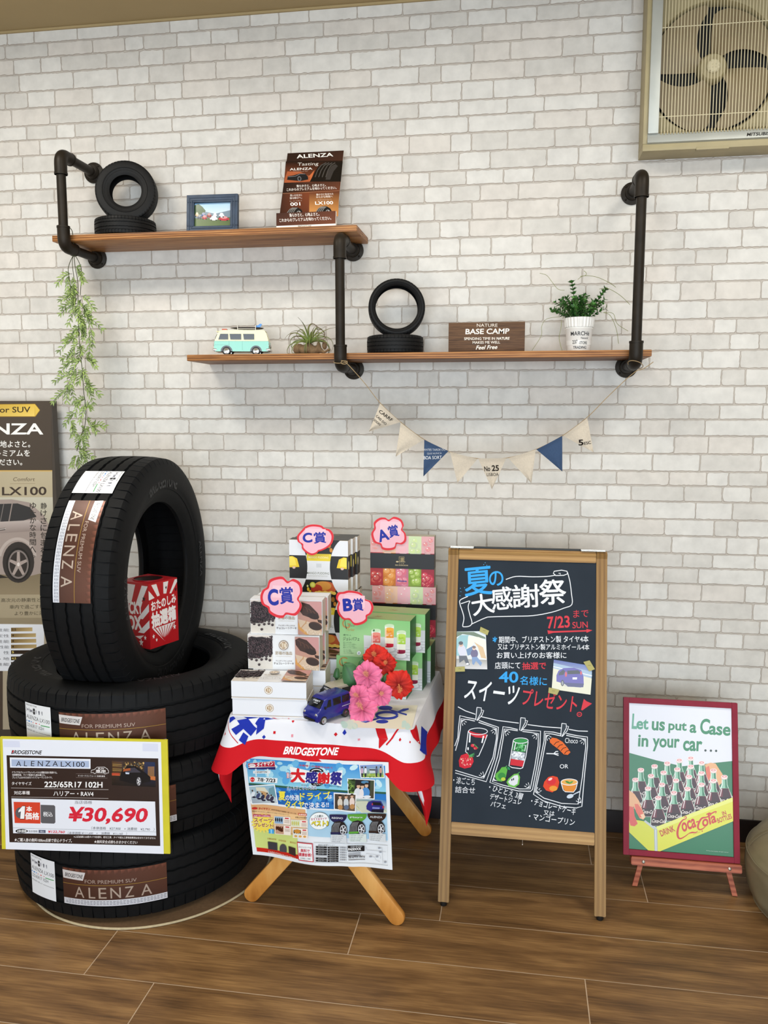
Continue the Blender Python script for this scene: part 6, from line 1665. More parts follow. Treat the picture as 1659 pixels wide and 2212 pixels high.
frs = [(UPR(-.352, 2.580, Z0_ + .1206 + .1604, 0), 'fruit jelly box with bright fruit stripes on top of its stack, behind prize card A'),
       (UPR(-.346, 2.578, Z0_ + .1202, 0), 'fruit jelly box in the middle of its stack, mostly hidden behind the green boxes')]
place(fr, frs[0][0]); fr['label'] = frs[0][1]
for m_, l_ in frs[1:]: copy_thing(fr, m_, l_)
rs = thing('riser_box', 'plain brown carton on the table raising the fruit jelly boxes', 'box', (-.350, 2.578, Z0_))
mb = MB('#8f7a58'); mb.box((0, 0, .060), (.19, .044, .1198), .001); obj('carton', mb, 'card', rs)

def green_box():
    t = thing('parfait_box', 'x', 'gift box', group='green jelly parfait boxes')
    W_, D_, H_ = .212, .074, .1165
    mb = MB('#8fb57a'); mb.span((-W_/2, -D_/2, 0), (W_/2, D_/2, H_), .0007)
    q = [(207, 1085), (1027, 1150), (1030, 1622), (217, 1540)]
    sh = Sheet(mb, lambda u, v, l: Vector((-W_/2 + u, -D_/2 - l, v)), q, W_, H_)
    sh.quad(q, ['#8cc482', '#7fbf78', '#a4c892', '#a9c998'], 2, 2)
    sh.poly([(488, 1305), (700, 1330), (1028, 1345), (1030, 1620), (498, 1568)], '#c9ccd0')
    for k in range(9): sh.line([(500, 1440 + k * 15), (700, 1450 + k * 16), (1028, 1470 + k * 17)], 4, '#9fa2a8' if k % 2 else '#dcdee2')
    for (x, y, cs) in ((630, 1250, ('#d8605a', '#e08a7a', '#e9e0dc')), (785, 1195, ('#dc8a28', '#e8a83c', '#e9dcc8')), (925, 1272, ('#9cc43a', '#b4d45a', '#e0e2d4'))):
        yb = y + 275
        sh.ell(x, yb + 18, 84, 36, '#b4b7bc', 24); sh.ell(x, yb + 14, 62, 24, '#d4d6da', 20)
        sh.quad([(x - 54, y), (x + 54, y + 4), (x + 50, yb), (x - 48, yb - 6)], '#dde2dc'); sh.ell(x, y + 2, 54, 20, '#c3dcb8', 20)
        sh.quad([(x - 50, y + 40), (x + 52, y + 44), (x + 51, y + 150), (x - 48, y + 146)], [cs[1], cs[1], cs[0], cs[0]], 2, 3); sh.ell(x, y + 42, 51, 17, cs[1], 18)
        for k in range(7): sh.ell(x - 30 + (k * 37) % 66, y + 70 + (k * 23) % 64, 15, 11, mix(cs[0], '#ffffff', .15 * (k % 3)), 10)
        sh.quad([(x - 48, y + 146), (x + 51, y + 150), (x + 50, y + 218), (x - 47, y + 212)], cs[2], 2, 1); sh.quad([(x - 47, y + 212), (x + 50, y + 218), (x + 50, y + 252), (x - 47, y + 246)], '#c01c36'if y < 1260 else '#8a1038', 2, 1); sh.ell(x, y + 250, 48, 13, '#b01830' if y < 1260 else '#7a0e34', 16)
        sh.line([(x - 40, y + 12), (x - 38, yb - 30)], 6, '#eef2ee')
    sh.poly([(592, 1250), (608, 1236), (618, 1252), (604, 1268)], '#2f6a3a')
    sh.text('3層デザート', (252, 1308), (340, 1316), 20, '#3c5a3e', .01); sh.text('ジュレパフェ', (252, 1362), (440, 1370), 40, '#2c3c30', .01)
    for k, w_ in enumerate((100, 150, 140, 158)): sh.text('果実とジュレの三つの味わい', (254, 1392 + k * 21), (254 + w_, 1398 + k * 21), 13, '#4a6a4c')
    for k, w_ in enumerate((90, 96, 120)): sh.text('フルーツジュレ詰合せ', (258, 1480 + k * 18), (258 + w_, 1486 + k * 18), 11, '#3c5a3e', .01)
    sh.ell(436, 1516, 22, 24, '#e4ecee', 18); sh.text('2', (428, 1528), (444, 1529), 24, '#2c4a7a', .02)
    sh.text('G', (236, 1216), (330, 1222), 112, '#b98a4c', -.01); sh.text('elee', (300, 1200), (380, 1206), 28, '#7a8a6c', -.01, .3); sh.text('Parfait', (290, 1250), (376, 1256), 30, '#b0924c', -.01, .3); sh.line([(268, 1118), (276, 1180), (290, 1230)], [3, 5, 10], '#2c2a28')
    s2 = Sheet(mb, lambda u, v, l: Vector((W_/2 + l, -D_/2 + u, v)), [(0, 0), (74, 0), (74, 116), (0, 116)], D_, H_)
    s2.rect(0, 0, 74, 116, '#1f5c2c'); s2.ell(40, 62, .8, .8, '#c9dcc9', 8)
    s2 = Sheet(mb, lambda u, v, l: Vector((-W_/2 + u, -D_/2 + v, H_ + l)), [(0, 0), (212, 0), (212, 74), (0, 74)], W_, D_)
    s2.rect(0, 0, 212, 74, '#93aa74'); s2.text('H', (100, 48), (112, 48), 14, '#7a4a34', 0, .4); s2.text('~', (92, 46), (122, 46), 4, '#7a4a34')
    obj('printed_carton', mb, 'card', t, auto=0); return t
gb = green_box()
gbs = [(UPR(-.4060, 2.356, Z0_, -6), 'green parfait box standing at the bottom front, partly covered by the hibiscus bunch'),
       (UPR(-.3950, 2.352, Z0_ + .1170, -6), 'green parfait box on top in front, with prize card B on its corner'),
       (UPR(-.370, 2.438, Z0_, -5), 'green parfait box at the bottom of the second row, dark green end showing'),
       (UPR(-.3620, 2.436, Z0_ + .1170, -5), 'green parfait box at the top of the second row behind the front one'),
       (UPR(-.353, 2.515, Z0_, -5), 'green parfait box at the bottom of the hindmost row, against the fruit jelly boxes')]
place(gb, gbs[0][0]); gb['label'] = gbs[0][1]
for m_, l_ in gbs[1:]: copy_thing(gb, m_, l_)

# --- hand-cut prize cards
def prize(label, pts, view, P, n, letters, blue_lab=None):
    cpx = [(view[0] + x / view[2], view[1] + y / view[2]) for x, y in pts]
    n = Vector(n).normalized()
    cx_ = sum(p[0] for p in cpx) / len(cpx); cy_ = sum(p[1] for p in cpx) / len(cpx)
    c0 = hit(cx_, cy_, P, n)
    t = thing('prize_card', label, 'prize card', c0, group='pink prize cards')
    def smooth(Q, k=5):
        Rr = []
        for i in range(len(Q)):
            a, b_, c_, d_ = [Vector(Q[(i + j) % len(Q)]) for j in (-1, 0, 1, 2)]
            for j in range(k):
                tt = j / k; v = .5 * ((2 * b_) + (c_ - a) * tt + (2 * a - 5 * b_ + 4 * c_ - d_) * tt * tt + (3 * b_ - a - 3 * c_ + d_) * tt ** 3); Rr.append((v.x, v.y))
        return Rr
    S = smooth(cpx); F = [hit(x, y, P, n) for x, y in S]
    mb = MB('#e8e4e4'); k = len(F)
    G = [p - n * .0008 for p in F]
    mb.add(F + G, [list(range(k))[::-1], [k + i for i in range(k)]] + [(i, (i + 1) % k, k + (i + 1) % k, k + i) for i in range(k)], False)
    sh = PxSheet(mb, P, n)
    sh.poly(S, '#d8303c'); ins = [(cx_ + (x - cx_) * .885, cy_ + (y - cy_) * .87) for x, y in S]; sh.poly(ins, '#ecb4c4')
    sh.quad([(cx_ - 20, cy_ - 26), (cx_ + 24, cy_ - 24), (cx_ + 24, cy_ + 2), (cx_ - 22, cy_)], '#f0c4d2')
    sh.view(*view)
    for L in letters: sh.text(*L)
    obj('cut_card', mb, 'print', t, local=False, auto=0)
    return t
A4 = (690, 1100, 5.268); B4 = (500, 1110, 4.914)
nw = (0.02, -1, -.05)
prize('pink cloud-shaped prize card lettered C taped to the mango pudding boxes', [(697, 235), (740, 180), (790, 130), (860, 112), (950, 122), (990, 150), (1050, 170), (1085, 230), (1070, 310), (1020, 360), (960, 390), (925, 400), (900, 425), (850, 440), (795, 415), (750, 370), (745, 325), (705, 295)], B4, (-.588, 2.4125, .95), nw,
      [('C', (762, 306), (858, 300), 100, '#1c2f9c', .05), ('賞', (878, 314), (1006, 306), 116, '#1c2f9c', .03)])
prize('pink cloud-shaped prize card lettered C taped to the chocolate cake boxes', [(306, 880), (330, 810), (378, 775), (400, 705), (470, 672), (545, 668), (600, 715), (660, 690), (735, 735), (752, 830), (715, 905), (745, 960), (735, 1020), (680, 1080), (585, 1070), (545, 1105), (470, 1095), (400, 1050), (385, 1000), (325, 960)], B4, (-.640, 2.1930, .83), (0.05, -1, -.05),
      [('C', (394, 972), (500, 966), 168, '#1c2f9c', .05), ('賞', (520, 956), (662, 944), 170, '#1c2f9c', .03)])
prize('pink cloud-shaped prize card lettered A rising above the fruit jelly boxes', [(590, 280), (622, 215), (620, 150), (680, 100), (745, 95), (790, 118), (850, 85), (930, 115), (960, 180), (945, 230), (982, 280), (985, 360), (940, 400), (880, 395), (860, 450), (790, 468), (715, 455), (690, 405), (620, 375)], A4, (-.352, 2.5535, 1.0), nw,
      [('A', (685, 376), (800, 340), 130, '#1c2f9c', .04), ('賞', (800, 326), (912, 300), 132, '#1c2f9c', .03)])
prize('pink cloud-shaped prize card lettered B on the corner of the green parfait boxes', [(188, 1010), (210, 950), (270, 940), (330, 925), (420, 935), (480, 960), (520, 1020), (590, 1050), (616, 1120), (590, 1190), (545, 1220), (540, 1270), (480, 1310), (400, 1318), (340, 1260), (270, 1255), (215, 1190), (200, 1120), (215, 1060)], A4, (-.47, 2.3125, .84), (-.105, -1, -.05),
      [('B', (278, 1158), (376, 1150), 134, '#1c2f9c', .06), ('賞', (385, 1160), (502, 1152), 140, '#1c2f9c', .03)])

# --- two toy vans
def toy_van(label, body, m_, src=None):
    t = thing('toy_van', label, 'toy van', mat=m_, group='toy delivery vans')
    L_, W_, H_ = .128, .058, .070
    mb = MB(body)
    prof = [(-.062, .010), (.062, .010), (.064, .020), (.0635, .044), (.060, .066), (.055, .0695), (-.020, .0695), (-.030, .066), (-.048, .043), (-.060, .036), (-.064, .028)]
    bm = bmesh.new()
    A_ = [bm.verts.new((x, -W_/2, z)) for x, z in prof]; B_ = [bm.verts.new((x, W_/2, z)) for x, z in prof]
    for v in A_ + B_:
        if v.co.z > .045: v.co.y *= .93 - .06 * (v.co.z - .045) / .025
    bm.faces.new(A_); bm.faces.new(B_[::-1])
    for i in range(len(prof)): j = (i + 1) % len(prof); bm.faces.new((A_[j], A_[i], B_[i], B_[j]))
    bmesh.ops.recalc_face_normals(bm, faces=bm.faces)
    bmesh.ops.bevel(bm, geom=list(bm.edges), offset=.0035, segments=3, affect='EDGES', profile=.5)
    mb.bm(bm); obj('body_shell', mb, 'toy', t)
    yw = W_/2 * .925 + .0004
    for a, b_ in ((-.030, -.012), (-.004, .024), (.030, .056)):
        for s in (-1, 1):
            mb = MB(); x0 = a; sl = .010 if a == -.030 else 0
            P = [(a, .044), (b_, .044), (b_, .0625), (a + sl, .0625)]
            vs = [Vector((x, s * (yw + (.0022 if z < .05 else .0003)), z)) for x, z in P] + [Vector((x, s * (yw - .004), z)) for x, z in P]
            mb.add(vs, [(0, 1, 2, 3), (7, 6, 5, 4), (0, 4, 5, 1), (1, 5, 6, 2), (2, 6, 7, 3), (3, 7, 4, 0)], False); obj('side_window', mb, 'glass', t)
    mb = MB(); mb.box((-.0405, 0, .0545), (.0016, .046, .024), .0006, Matrix.Rotation(R(38), 4, 'Y')); wsn = obj('windscreen', mb, 'glass', t)
    mb = MB('#d8dce4'); c_, s_ = math.cos(R(38)), math.sin(R(38))
    sh = Sheet(mb, lambda u, v, l: Vector((-.0405, -.0, .0545)) + Vector((-c_, 0, s_)) * (.0010 + l) + Vector((0, -1, 0)) * (u) + Vector((s_, 0, c_)) * v, None)
    sh.text('HIJET', (-.013, .002), (.013, .002), .0062, '#d8dce4', .02, .2); sh.text('CARGO', (-.008, -.002), (.008, -.002), .0028, '#d8dce4', .02, .2)
    obj('windscreen_lettering', mb, 'print', wsn)
    mb = MB(); mb.box((-.0640, 0, .016), (.004, .040, .006), .001); obj('grille', mb, 'black', t)
    for s in (-1, 1):
        mb = MB(); mb.ball((-.0600, s * .0225, .030), (.0035, .0055, .0050), 12, 8); obj('headlamp', mb, 'chrome', t)
        mb = MB(); mb.box((-.036, s * (W_/2 + .003), .046), (.004, .006, .007), .001); obj('wing_mirror', mb, 'black', t)
        mb = MB('#b9bcc8'); mb.box((.043, s * (W_/2 + .0002), .034), (.030, .0008, .0014)); obj('side_stripe', mb, 'toy', t)
        for x in (-.040, .041):
            T = Matrix.Translation((x, s * (W_/2 - .0030), .0118)) @ Matrix.Rotation(R(90) * 1, 4, 'X')
            mb = MB(); mb.lathe([(0, -.005), (.0095, -.005), (.0116, -.0035), (.0116, .0035), (.0095, .005), (0, .005)], 28, T=T); w_ = obj('wheel', mb, 'black', t)
            mb = MB(); mb.lathe([(0, -.0056), (.003, -.0060), (.0045, -.0054), (.0082, -.0056), (.0082, .0056), (.0045, .0054), (.003, .0060), (0, .0056)], 20, T=T); hb = obj('wheel_trim', mb, 'chrome', w_)
    return t
hdg = math.atan2(-.087, -.047)
va = R(180) + hdg
mv = Matrix.Translation((-.497, 2.128, Z0_)) @ Matrix.Rotation(va + R(-6), 4, 'Z')
toy_van('dark blue toy van parked in front on the table beside the pink flowers', '#16207a', mv)
mv2 = Matrix.Translation((-.487, 2.222, Z0_)) @ Matrix.Rotation(va + R(-16), 4, 'Z')
toy_van('champagne silver toy van behind the blue one', '#a8a294', mv2)

# --- cream sheet with a blue drawing at the right front corner
cs = thing('drawing_sheet', 'cream paper sheet with a blue brush drawing at the front right corner of the table', 'paper', at_z(820, 1550, CZ))
def on_top(u, v, l):
    return at_z(u, v, CZ + .0012 + l)
class TopSheet(Sheet):
    def __init__(s, mb): Sheet.__init__(s, mb, on_top, None, lift=0); s.flip = True
mb = MB('#e4dfcf'); sh = TopSheet(mb); sh.view(640, 1380, 4.879)
sh.quad([(700, 700), (1280, 700), (1215, 955), (480, 930)], '#e2decd', 10, 6)
sh.photo_dots([(490, 880), (620, 880), (620, 930), (490, 925)], ['#bcdcd8', '#cfe2da'], 16, 26, 4); sh.photo_dots([(1100, 880), (1210, 880), (1205, 940), (1110, 940)], ['#c4dfdc'], 10, 22, 6)
bl = '#2438a4'
sh.arc(955, 805, 110, 34, 0, 2 * PI, 26, bl, 30); sh.ell(905, 872, 66, 20, bl, 20); sh.ell(745, 822, 56, 15, '#3a58b8', 18); sh.ell(940, 728, 74, 24, bl, 20); sh.line([(690, 866), (730, 876), (860, 840), (900, 828)], [18, 20, 16, 10], bl); sh.ell(712, 864, 34, 14, '#4a90d0', 14)
sh.line([(960, 740), (1080, 775), (1165, 800)], [12, 16, 18], bl); sh.line([(1060, 775), (1130, 750), (1185, 738)], [12, 30, 14], bl); sh.line([(1060, 752), (1080, 758)], 6, '#7ab8e0')
obj('paper', mb, 'print', cs, local=False, auto=0)

# --- hibiscus bunch
hb = thing('hibiscus_bunch', 'bunch of artificial pink and red hibiscus flowers with leaves lying before the green boxes', 'artificial flowers', (-.40, 2.20, CZ))
def hib(cx_, cy_, rad_px, Y, face, pal, st_dir, rot):
    c = at_y(640 + cx_ / 4.879, 1380 + cy_ / 4.879, Y); rr = rad_px / 4.879 / FPX * (c - EYE).length
    n = Vector(face).normalized(); a = n.orthogonal().normalized(); b_ = n.cross(a)
    f = MB()
    for k in range(5):
        th = rot + k * 2 * PI / 5
        d = a * math.cos(th) + b_ * math.sin(th); s_ = n.cross(d)
        tw = random.Random(int(cx_ + k)).uniform(-.25, .25)
        def pet(u, v):
            x = (u - .5) * 2
            w_ = rr * (.10 + .52 * math.sin(PI * min(1, v * .60 + .05)) ** 1.3) * (1 - .25 * max(0, v - .88) * 8)
            L2 = rr * v * (1.08 - .26 * x * x * v + .05 * math.sin(x * 9 + k) * v)
            p = c + d * L2 + s_ * x * w_ + n * (rr * (.34 * v - .42 * v * v) + rr * .10 * math.sin(x * 8 + k * 2) * v * v + rr * (.10 * x * x) * (1 - v) + tw * x * rr * .22 * v)
            return p
        def pc(u, v):
            x = abs(u - .5) * 2; vein = .5 + .5 * math.cos((u - .5) * 38)
            return mix(mix(pal[0], pal[1], min(1, v * 1.4)), pal[2], .25 * vein * (1 - v * .4))
        f.grid(pet, 18, 12, pc)
    fl = obj('flower', f, 'petal', hb, local=False, label=pal[4])
    f = MB(pal[3]); sd = (n + Vector(st_dir)).normalized(); L3 = rr * .95
    pts = [c + n * rr * .02 + (n * .75 + sd * (.4 + .6 * t)).normalized() * L3 * t for t in [i / 8 for i in range(9)]]
    f.tube(pts, [rr * .05 * (1 - .4 * i / 8) for i in range(9)], 8)
    rn = random.Random(9 + k)
    for i in range(70):
        t = rn.uniform(.42, 1); q = pts[0] + (pts[-1] - pts[0]) * t; o_ = Vector((rn.gauss(0, 1), rn.gauss(0, 1), rn.gauss(0, 1))).normalized()
        f.tube([q, q + o_ * rr * .17], rr * .010, 4, caps=False); f.ball(q + o_ * rr * .18, rr * .020, 6, 4)
    obj('stamen', f, 'petal', fl, local=False)
PK = ('#b03a64', '#de6c98', '#eca4bd', '#e09a80', 'pink hibiscus flower'); RD = ('#7c1018', '#c8261f', '#e2553c', '#dc8a5a', 'red hibiscus flower')
hib(835, 190, 130, 2.235, (-.15, -1, .45), RD, (.15, 0, .6), .4)
hib(930, 265, 120, 2.230, (.35, -1, .2), RD, (-.1, 0, .7), 1.2)
hib(750, 395, 150, 2.190, (-.15, -1, .25), PK, (.25, 0, .9), .30)
hib(1080, 480, 145, 2.195, (.25, -1, .15), RD, (.05, 0, -.8), .9)
hib(880, 580, 125, 2.170, (.2, -1, .35), PK, (.4, 0, .1), .2)
hib(655, 610, 125, 2.165, (-.2, -1, .5), PK, (-.05, 0, .2), .8)
hib(700, 745, 150, 2.145, (-.1, -.8, .75), PK, (-.3, 0, .2), .1)
hib(970, 500, 90, 2.215, (.2, -1, .6), PK, (-.3, 0, .3), .5)
for (p0, p1, w_, dy) in (((700, 520), (505, 270), .030, 2.225), ((900, 300), (1045, 245), .018, 2.25), ((420, 445), (432, 318), .010, 2.27), ((760, 330), (660, 250), .020, 2.25), ((900, 420), (980, 470), .022, 2.215), ((690, 230), (780, 180), .012, 2.255)):
    f = MB(); A_ = at_y(640 + p0[0] / 4.879, 1380 + p0[1] / 4.879, dy); B_ = at_y(640 + p1[0] / 4.879, 1380 + p1[1] / 4.879, dy)
    d = B_ - A_; s_ = d.cross(Vector((0, -1, .3))).normalized()
    def lf(u, v):
        x = (u - .5) * 2; return A_ + d * v + s_ * x * w_ * math.sin(PI * min(1, v * .93 + .05)) ** .8 + Vector((0, -.010 * math.sin(PI * v) + .006 * x * x, .004 * math.sin(v * 9)))
    f.grid(lf, 8, 14, lambda u, v: mix('#1d3a22', '#3c6a40', .5 + .5 * math.cos((u - .5) * 2) * (1 if abs(u - .5) > .04 else -.2)))
    obj('leaf', f, 'leaf', hb, local=False)
f = MB(); f.tube([at_z(640 + 880 / 4.879, 1380 + 640 / 4.879, CZ + .008) + Vector((0, .03, .0)), Vector((-.40, 2.22, CZ + .03)), Vector((-.40, 2.27, CZ + .006))], .004, 8); obj('stem', f, 'stem', hb, local=False)

# ================================================================ CHALKBOARD SIGN
AB0, AB1 = Vector((0, 2.203, .012)), Vector((0, 2.462, .985))
UA = (AB1 - AB0); HA = UA.length; UA = UA.normalized(); NA = Vector((1, 0, 0)).cross(UA)
NA = NA if NA.y < 0 else -NA
XA0, XA1 = -.1985, .2640
ab = thing('chalkboard_sign', 'wooden A-frame chalkboard with Japanese chalk writing and drawn desserts', 'chalkboard', ((XA0 + XA1) / 2, 2.33, 0))
def abp(x, t, l=0.0): return Vector((x, 0, 0)) + AB0 + UA * t + NA * l
def bar(m, x0, x1, t0, t1, th=.020, back=False):
    def f(x, t, l):
        p = abp(x, t, l)
        if back: p = Vector((p.x, 2 * AB1.y + .010 - p.y, p.z))
        return p
    bm = bmesh.new(); vs = [bm.verts.new(f(x, t, l)) for x in (x0, x1) for t in (t0, t1) for l in (0, -th)]
    for q in ((0, 1, 3, 2), (4, 6, 7, 5), (0, 4, 5, 1), (2, 3, 7, 6), (0, 2, 6, 4), (1, 5, 7, 3)): bm.faces.new([vs[i] for i in q])
    bmesh.ops.recalc_face_normals(bm, faces=bm.faces); bmesh.ops.bevel(bm, geom=list(bm.edges), offset=.0015, segments=2, affect='EDGES'); m.bm(bm)
def tpar(x, y):     # board height of a pixel
    p = hit(x, y, AB0, NA); return (p - AB0).dot(UA)
tb0, tb1 = tpar(1130, 1787.5), tpar(1130, 1212)
sw = .031
for back in (False, True):
    for x0, x1 in ((XA0, XA0 + sw), (XA1 - sw, XA1)):
        m = MB(); bar(m, x0, x1, 0, HA, .020, back); lg = obj('frame_leg', m, 'oak', ab, local=False)
        m = MB(); p = abp((x0 + x1) / 2, -.004, -.010)
        if back: p = Vector((p.x, 2 * AB1.y + .010 - p.y, p.z))
        m.lathe([(0, 0), (.009, 0), (.010, .004), (.010, .012), (0, .012)], 20, (p.x, p.y, .0003)); obj('rubber_foot', m, 'black', lg, local=False)
    for t0, t1 in ((tb1, HA - .001), (tb0 - .034, tb0)):
        m = MB(); bar(m, XA0 + sw + .0006, XA1 - sw - .0006, t0, t1, .018, back); obj('frame_rail', m, 'oakx', ab, local=False)
m = MB(); bar(m, XA0 + sw - .001, XA1 - sw + .001, tb0 - .003, tb1 + .003, .006, True); obj('back_panel', m, 'slate', ab, local=False)
for x0, x1 in ((XA0 + .006, XA0 + .075), (XA1 - .075, XA1 - .006)):
    m = MB(); m.box(((x0 + x1) / 2, AB1.y + .008, AB1.z + .0022), (x1 - x0, .030, .0016), .0005); m.tube([(x0, AB1.y + .005, AB1.z + .004), (x1, AB1.y + .005, AB1.z + .004)], .002, 10); obj('hinge', m, 'steel', ab, local=False)
m = MB(); m.box(((XA0 + XA1) / 2, AB1.y + .022, AB1.z - .002), (XA1 - XA0 - .01, .010, .010), .003); obj('top_strap', m, 'black', ab, local=False)
m = MB(); pz_ = abp(.035, tb0 - .040, -.005); m.tube([pz_ + Vector((0, 0, .01)), pz_, pz_ - Vector((0, 0, .006))], .0011, 8); m.ball(pz_ - Vector((0, 0, .008)), .002); obj('small_hook', m, 'steel', ab, local=False)
m = MB('#2a313a'); bar(m, XA0 + sw - .001, XA1 - sw + .001, tb0 - .003, tb1 + .003, .006)
off = NA * -.004
m.v = [v + off for v in m.v]
panel = obj('writing_panel', m, 'slate', ab, local=False)
m = MB()
sh = PxSheet(m, AB0 + NA * -.0040, NA)
W_, BL_, RD_ = '#e2e6ee', '#3aa0e6', '#d0404c'
def J1(): sh.view(950, 1180, 4.484)
def J2(): sh.view(950, 1500, 4.484)
J1()
sh.text('夏', (246, 486), (512, 460), 268, BL_, .018, .05); sh.text('の', (488, 392), (624, 372), 140, BL_, .015)
for (x, y) in ((440, 160), (455, 185), (425, 178), (200, 408), (240, 402), (196, 480), (205, 440)): sh.ell(x, y, 4, 4, '#5ab0ea', 6)
sh.line([(640, 322), (740, 292), (900, 296), (1040, 292), (1120, 280)], 8, W_, smooth=4); sh.line([(1120, 280), (1100, 262), (1108, 242), (1180, 232), (1232, 242), (1236, 268), (1200, 282), (1120, 284)], 8, W_); sh.line([(1150, 262), (1168, 262), (1166, 274)], 6, W_); sh.line([(1236, 250), (1260, 340), (1274, 450), (1280, 562), (1200, 600), (1080, 640), (900, 672), (700, 678), (500, 684), (440, 694), (312, 752)], 8, W_, smooth=4)
sh.line([(272, 486), (200, 520), (196, 560), (222, 640), (234, 700), (222, 770), (240, 780), (290, 772), (312, 740), (296, 680), (276, 600), (280, 560), (290, 530), (240, 545), (206, 556)], 8, W_, smooth=4)
sh.text('大', (328, 676), (534, 640), 196, W_, .02); sh.text('感', (512, 620), (712, 600), 214, W_, .02); sh.text('謝', (710, 598), (968, 586), 222, W_, .015); sh.text('祭', (970, 568), (1226, 556), 240, W_, .02)
sh.text('まで', (1294, 692), (1440, 684), 72, RD_, .0, .05); sh.text('7/23', (1044, 800), (1262, 788), 118, RD_, .02); sh.text('SUN', (1286, 796), (1434, 790), 62, RD_, .005)
sh.poly([(1042, 814), (1100, 822), (1420, 812), (1420, 800), (1478, 814), (1422, 838), (1420, 826), (1100, 838), (1050, 850)], RD_)
sh.text('*', (512, 930), (556, 930), 54, BL_, .02)
sh.text('期間中、ブリヂストン製 タイヤ4本', (572, 938), (1440, 930), 66, W_, .01); sh.text('又は ブリヂストン製アルミホイール4本', (560, 1002), (1448, 1006), 58, W_, .01); sh.text('お買い上げのお客様に', (552, 1086), (1226, 1086), 62, W_, .01)
sh.text('店頭にて', (534, 1188), (780, 1186), 66, W_, .01); sh.text('抽選で', (800, 1196), (1030, 1190), 70, RD_, .02)
sh.text('40', (572, 1320), (760, 1322), 108, BL_, .02); sh.text('名様に', (776, 1340), (1036, 1352), 84, BL_, .015)
sh.text('スイーツ', (234, 1470), (744, 1540), 190, W_, .02, .05); sh.text('プレゼント', (790, 1530), (1318, 1610), 160, RD_, .015, .0)
sh.poly([(1395, 1478), (1420, 1500), (1474, 1524), (1380, 1590), (1368, 1584)], RD_); sh.arc(1352, 1628, 22, 20, 0, 2 * PI, 8, RD_); sh.text('n', (1343, 1636), (1361, 1636), 14, RD_)
J2()
sh.line([(176, 120), (250, 160), (345, 192)], 8, W_); sh.line([(400, 215), (560, 252), (765, 278)], 8, W_); sh.line([(850, 292), (1000, 312), (1180, 326)], 8, W_); sh.line([(1250, 338), (1340, 354), (1434, 357)], 8, W_)
def peg(x, y): sh.poly([(x, y - 65), (x + 42, y - 60), (x + 44, y - 20), (x, y + 62), (x - 10, y + 56)], '#39424c'); sh.line([(x, y - 65), (x + 42, y - 60), (x + 44, y - 20), (x, y + 62), (x - 12, y + 56), (x, y - 65)], 7, W_); sh.line([(x + 42, y - 40), (x + 66, y - 34), (x + 50, y + 10), (x + 4, y + 64)], 7, W_)
peg(360, 190); peg(785, 290); peg(1182, 345)
def fr_(o, i):
    sh.line(o, 8, W_); sh.line(i, 8, W_)
fr_([(145, 500), (175, 420), (182, 320), (195, 205), (270, 225), (345, 240)], [(152, 545), (182, 440), (200, 330), (206, 235), (280, 245), (340, 258)])
fr_([(380, 252), (470, 285), (568, 318), (560, 420), (530, 620), (450, 845), (150, 760)], [(375, 270), (460, 298), (550, 330), (548, 430), (515, 610), (425, 812), (380, 805), (150, 735)])
fr_([(755, 340), (680, 322), (612, 312), (600, 400), (560, 600), (485, 852), (600, 895), (760, 935), (880, 938), (898, 920), (940, 700), (970, 500), (976, 355), (890, 350), (805, 342)], [(755, 352), (690, 342), (624, 335), (615, 420), (580, 620), (510, 845), (610, 878), (770, 915), (876, 915), (920, 700), (952, 500), (956, 380), (880, 368), (800, 358)])
fr_([(1180, 385), (1100, 365), (1012, 358), (1010, 450), (960, 700), (908, 968), (1000, 1030), (1180, 1085), (1320, 1100), (1376, 1085), (1400, 800), (1430, 500), (1430, 412), (1330, 400), (1225, 378)], [(1175, 402), (1100, 385), (1024, 375), (1026, 460), (980, 700), (925, 945), (1010, 1005), (1180, 1055), (1340, 1062), (1380, 800), (1412, 520), (1412, 430), (1330, 418), (1225, 396)])
for (x, y, sx, sy) in ((210, 250, 1, 1), (545, 335, -1, 1), (630, 350, 1, 1), (945, 385, -1, 1), (1030, 395, 1, 1), (1405, 435, -1, 1), (430, 800, -1, -1), (520, 835, 1, -1), (870, 905, -1, -1), (935, 950, 1, -1), (1370, 1050, -1, -1)):
    sh.poly([(x, y), (x + 40 * sx, y - 4 * sy), (x + 10 * sx, y + 12 * sy), (x + 3 * sx, y + 36 * sy)], W_)
    for k in range(3): a = R(20 + 28 * k); sh.line([(x + sx * 34 * math.cos(a), y + sy * 34 * math.sin(a)), (x + sx * 54 * math.cos(a), y + sy * 54 * math.sin(a))], 6, W_)
# cup and strawberry
sh.poly([(280, 350), (345, 372), (455, 388), (448, 425), (345, 415), (290, 390)], '#c8323e'); sh.arc(370, 358, 92, 32, -.1, 2 * PI - .1, 7, W_, 24); sh.line([(276, 355), (262, 470), (250, 555), (270, 570)], 8, W_); sh.line([(460, 390), (420, 500), (378, 595), (358, 600)], 8, W_)
sh.line([(294, 372), (288, 465)], 14, W_); sh.line([(425, 400), (408, 470)], 14, W_); sh.ell(274, 525, 8, 16, W_, 8)
sh.ell(318, 495, 18, 16, '#d03a48', 12); sh.ell(345, 520, 20, 15, '#c8323e', 12); sh.line([(330, 480), (372, 520)], 7, '#4a9a5a'); sh.ell(324, 490, 4, 3, W_, 6); sh.ell(338, 528, 4, 3, W_, 6)
sh.poly([(205, 590), (260, 570), (320, 610), (328, 650), (300, 705), (240, 718), (190, 700), (184, 640)], '#d02c3c'); sh.photo_dots([(200, 610), (310, 620), (300, 690), (200, 690)], ['#f0c8b8', '#e87a80'], 34, 5, 4)
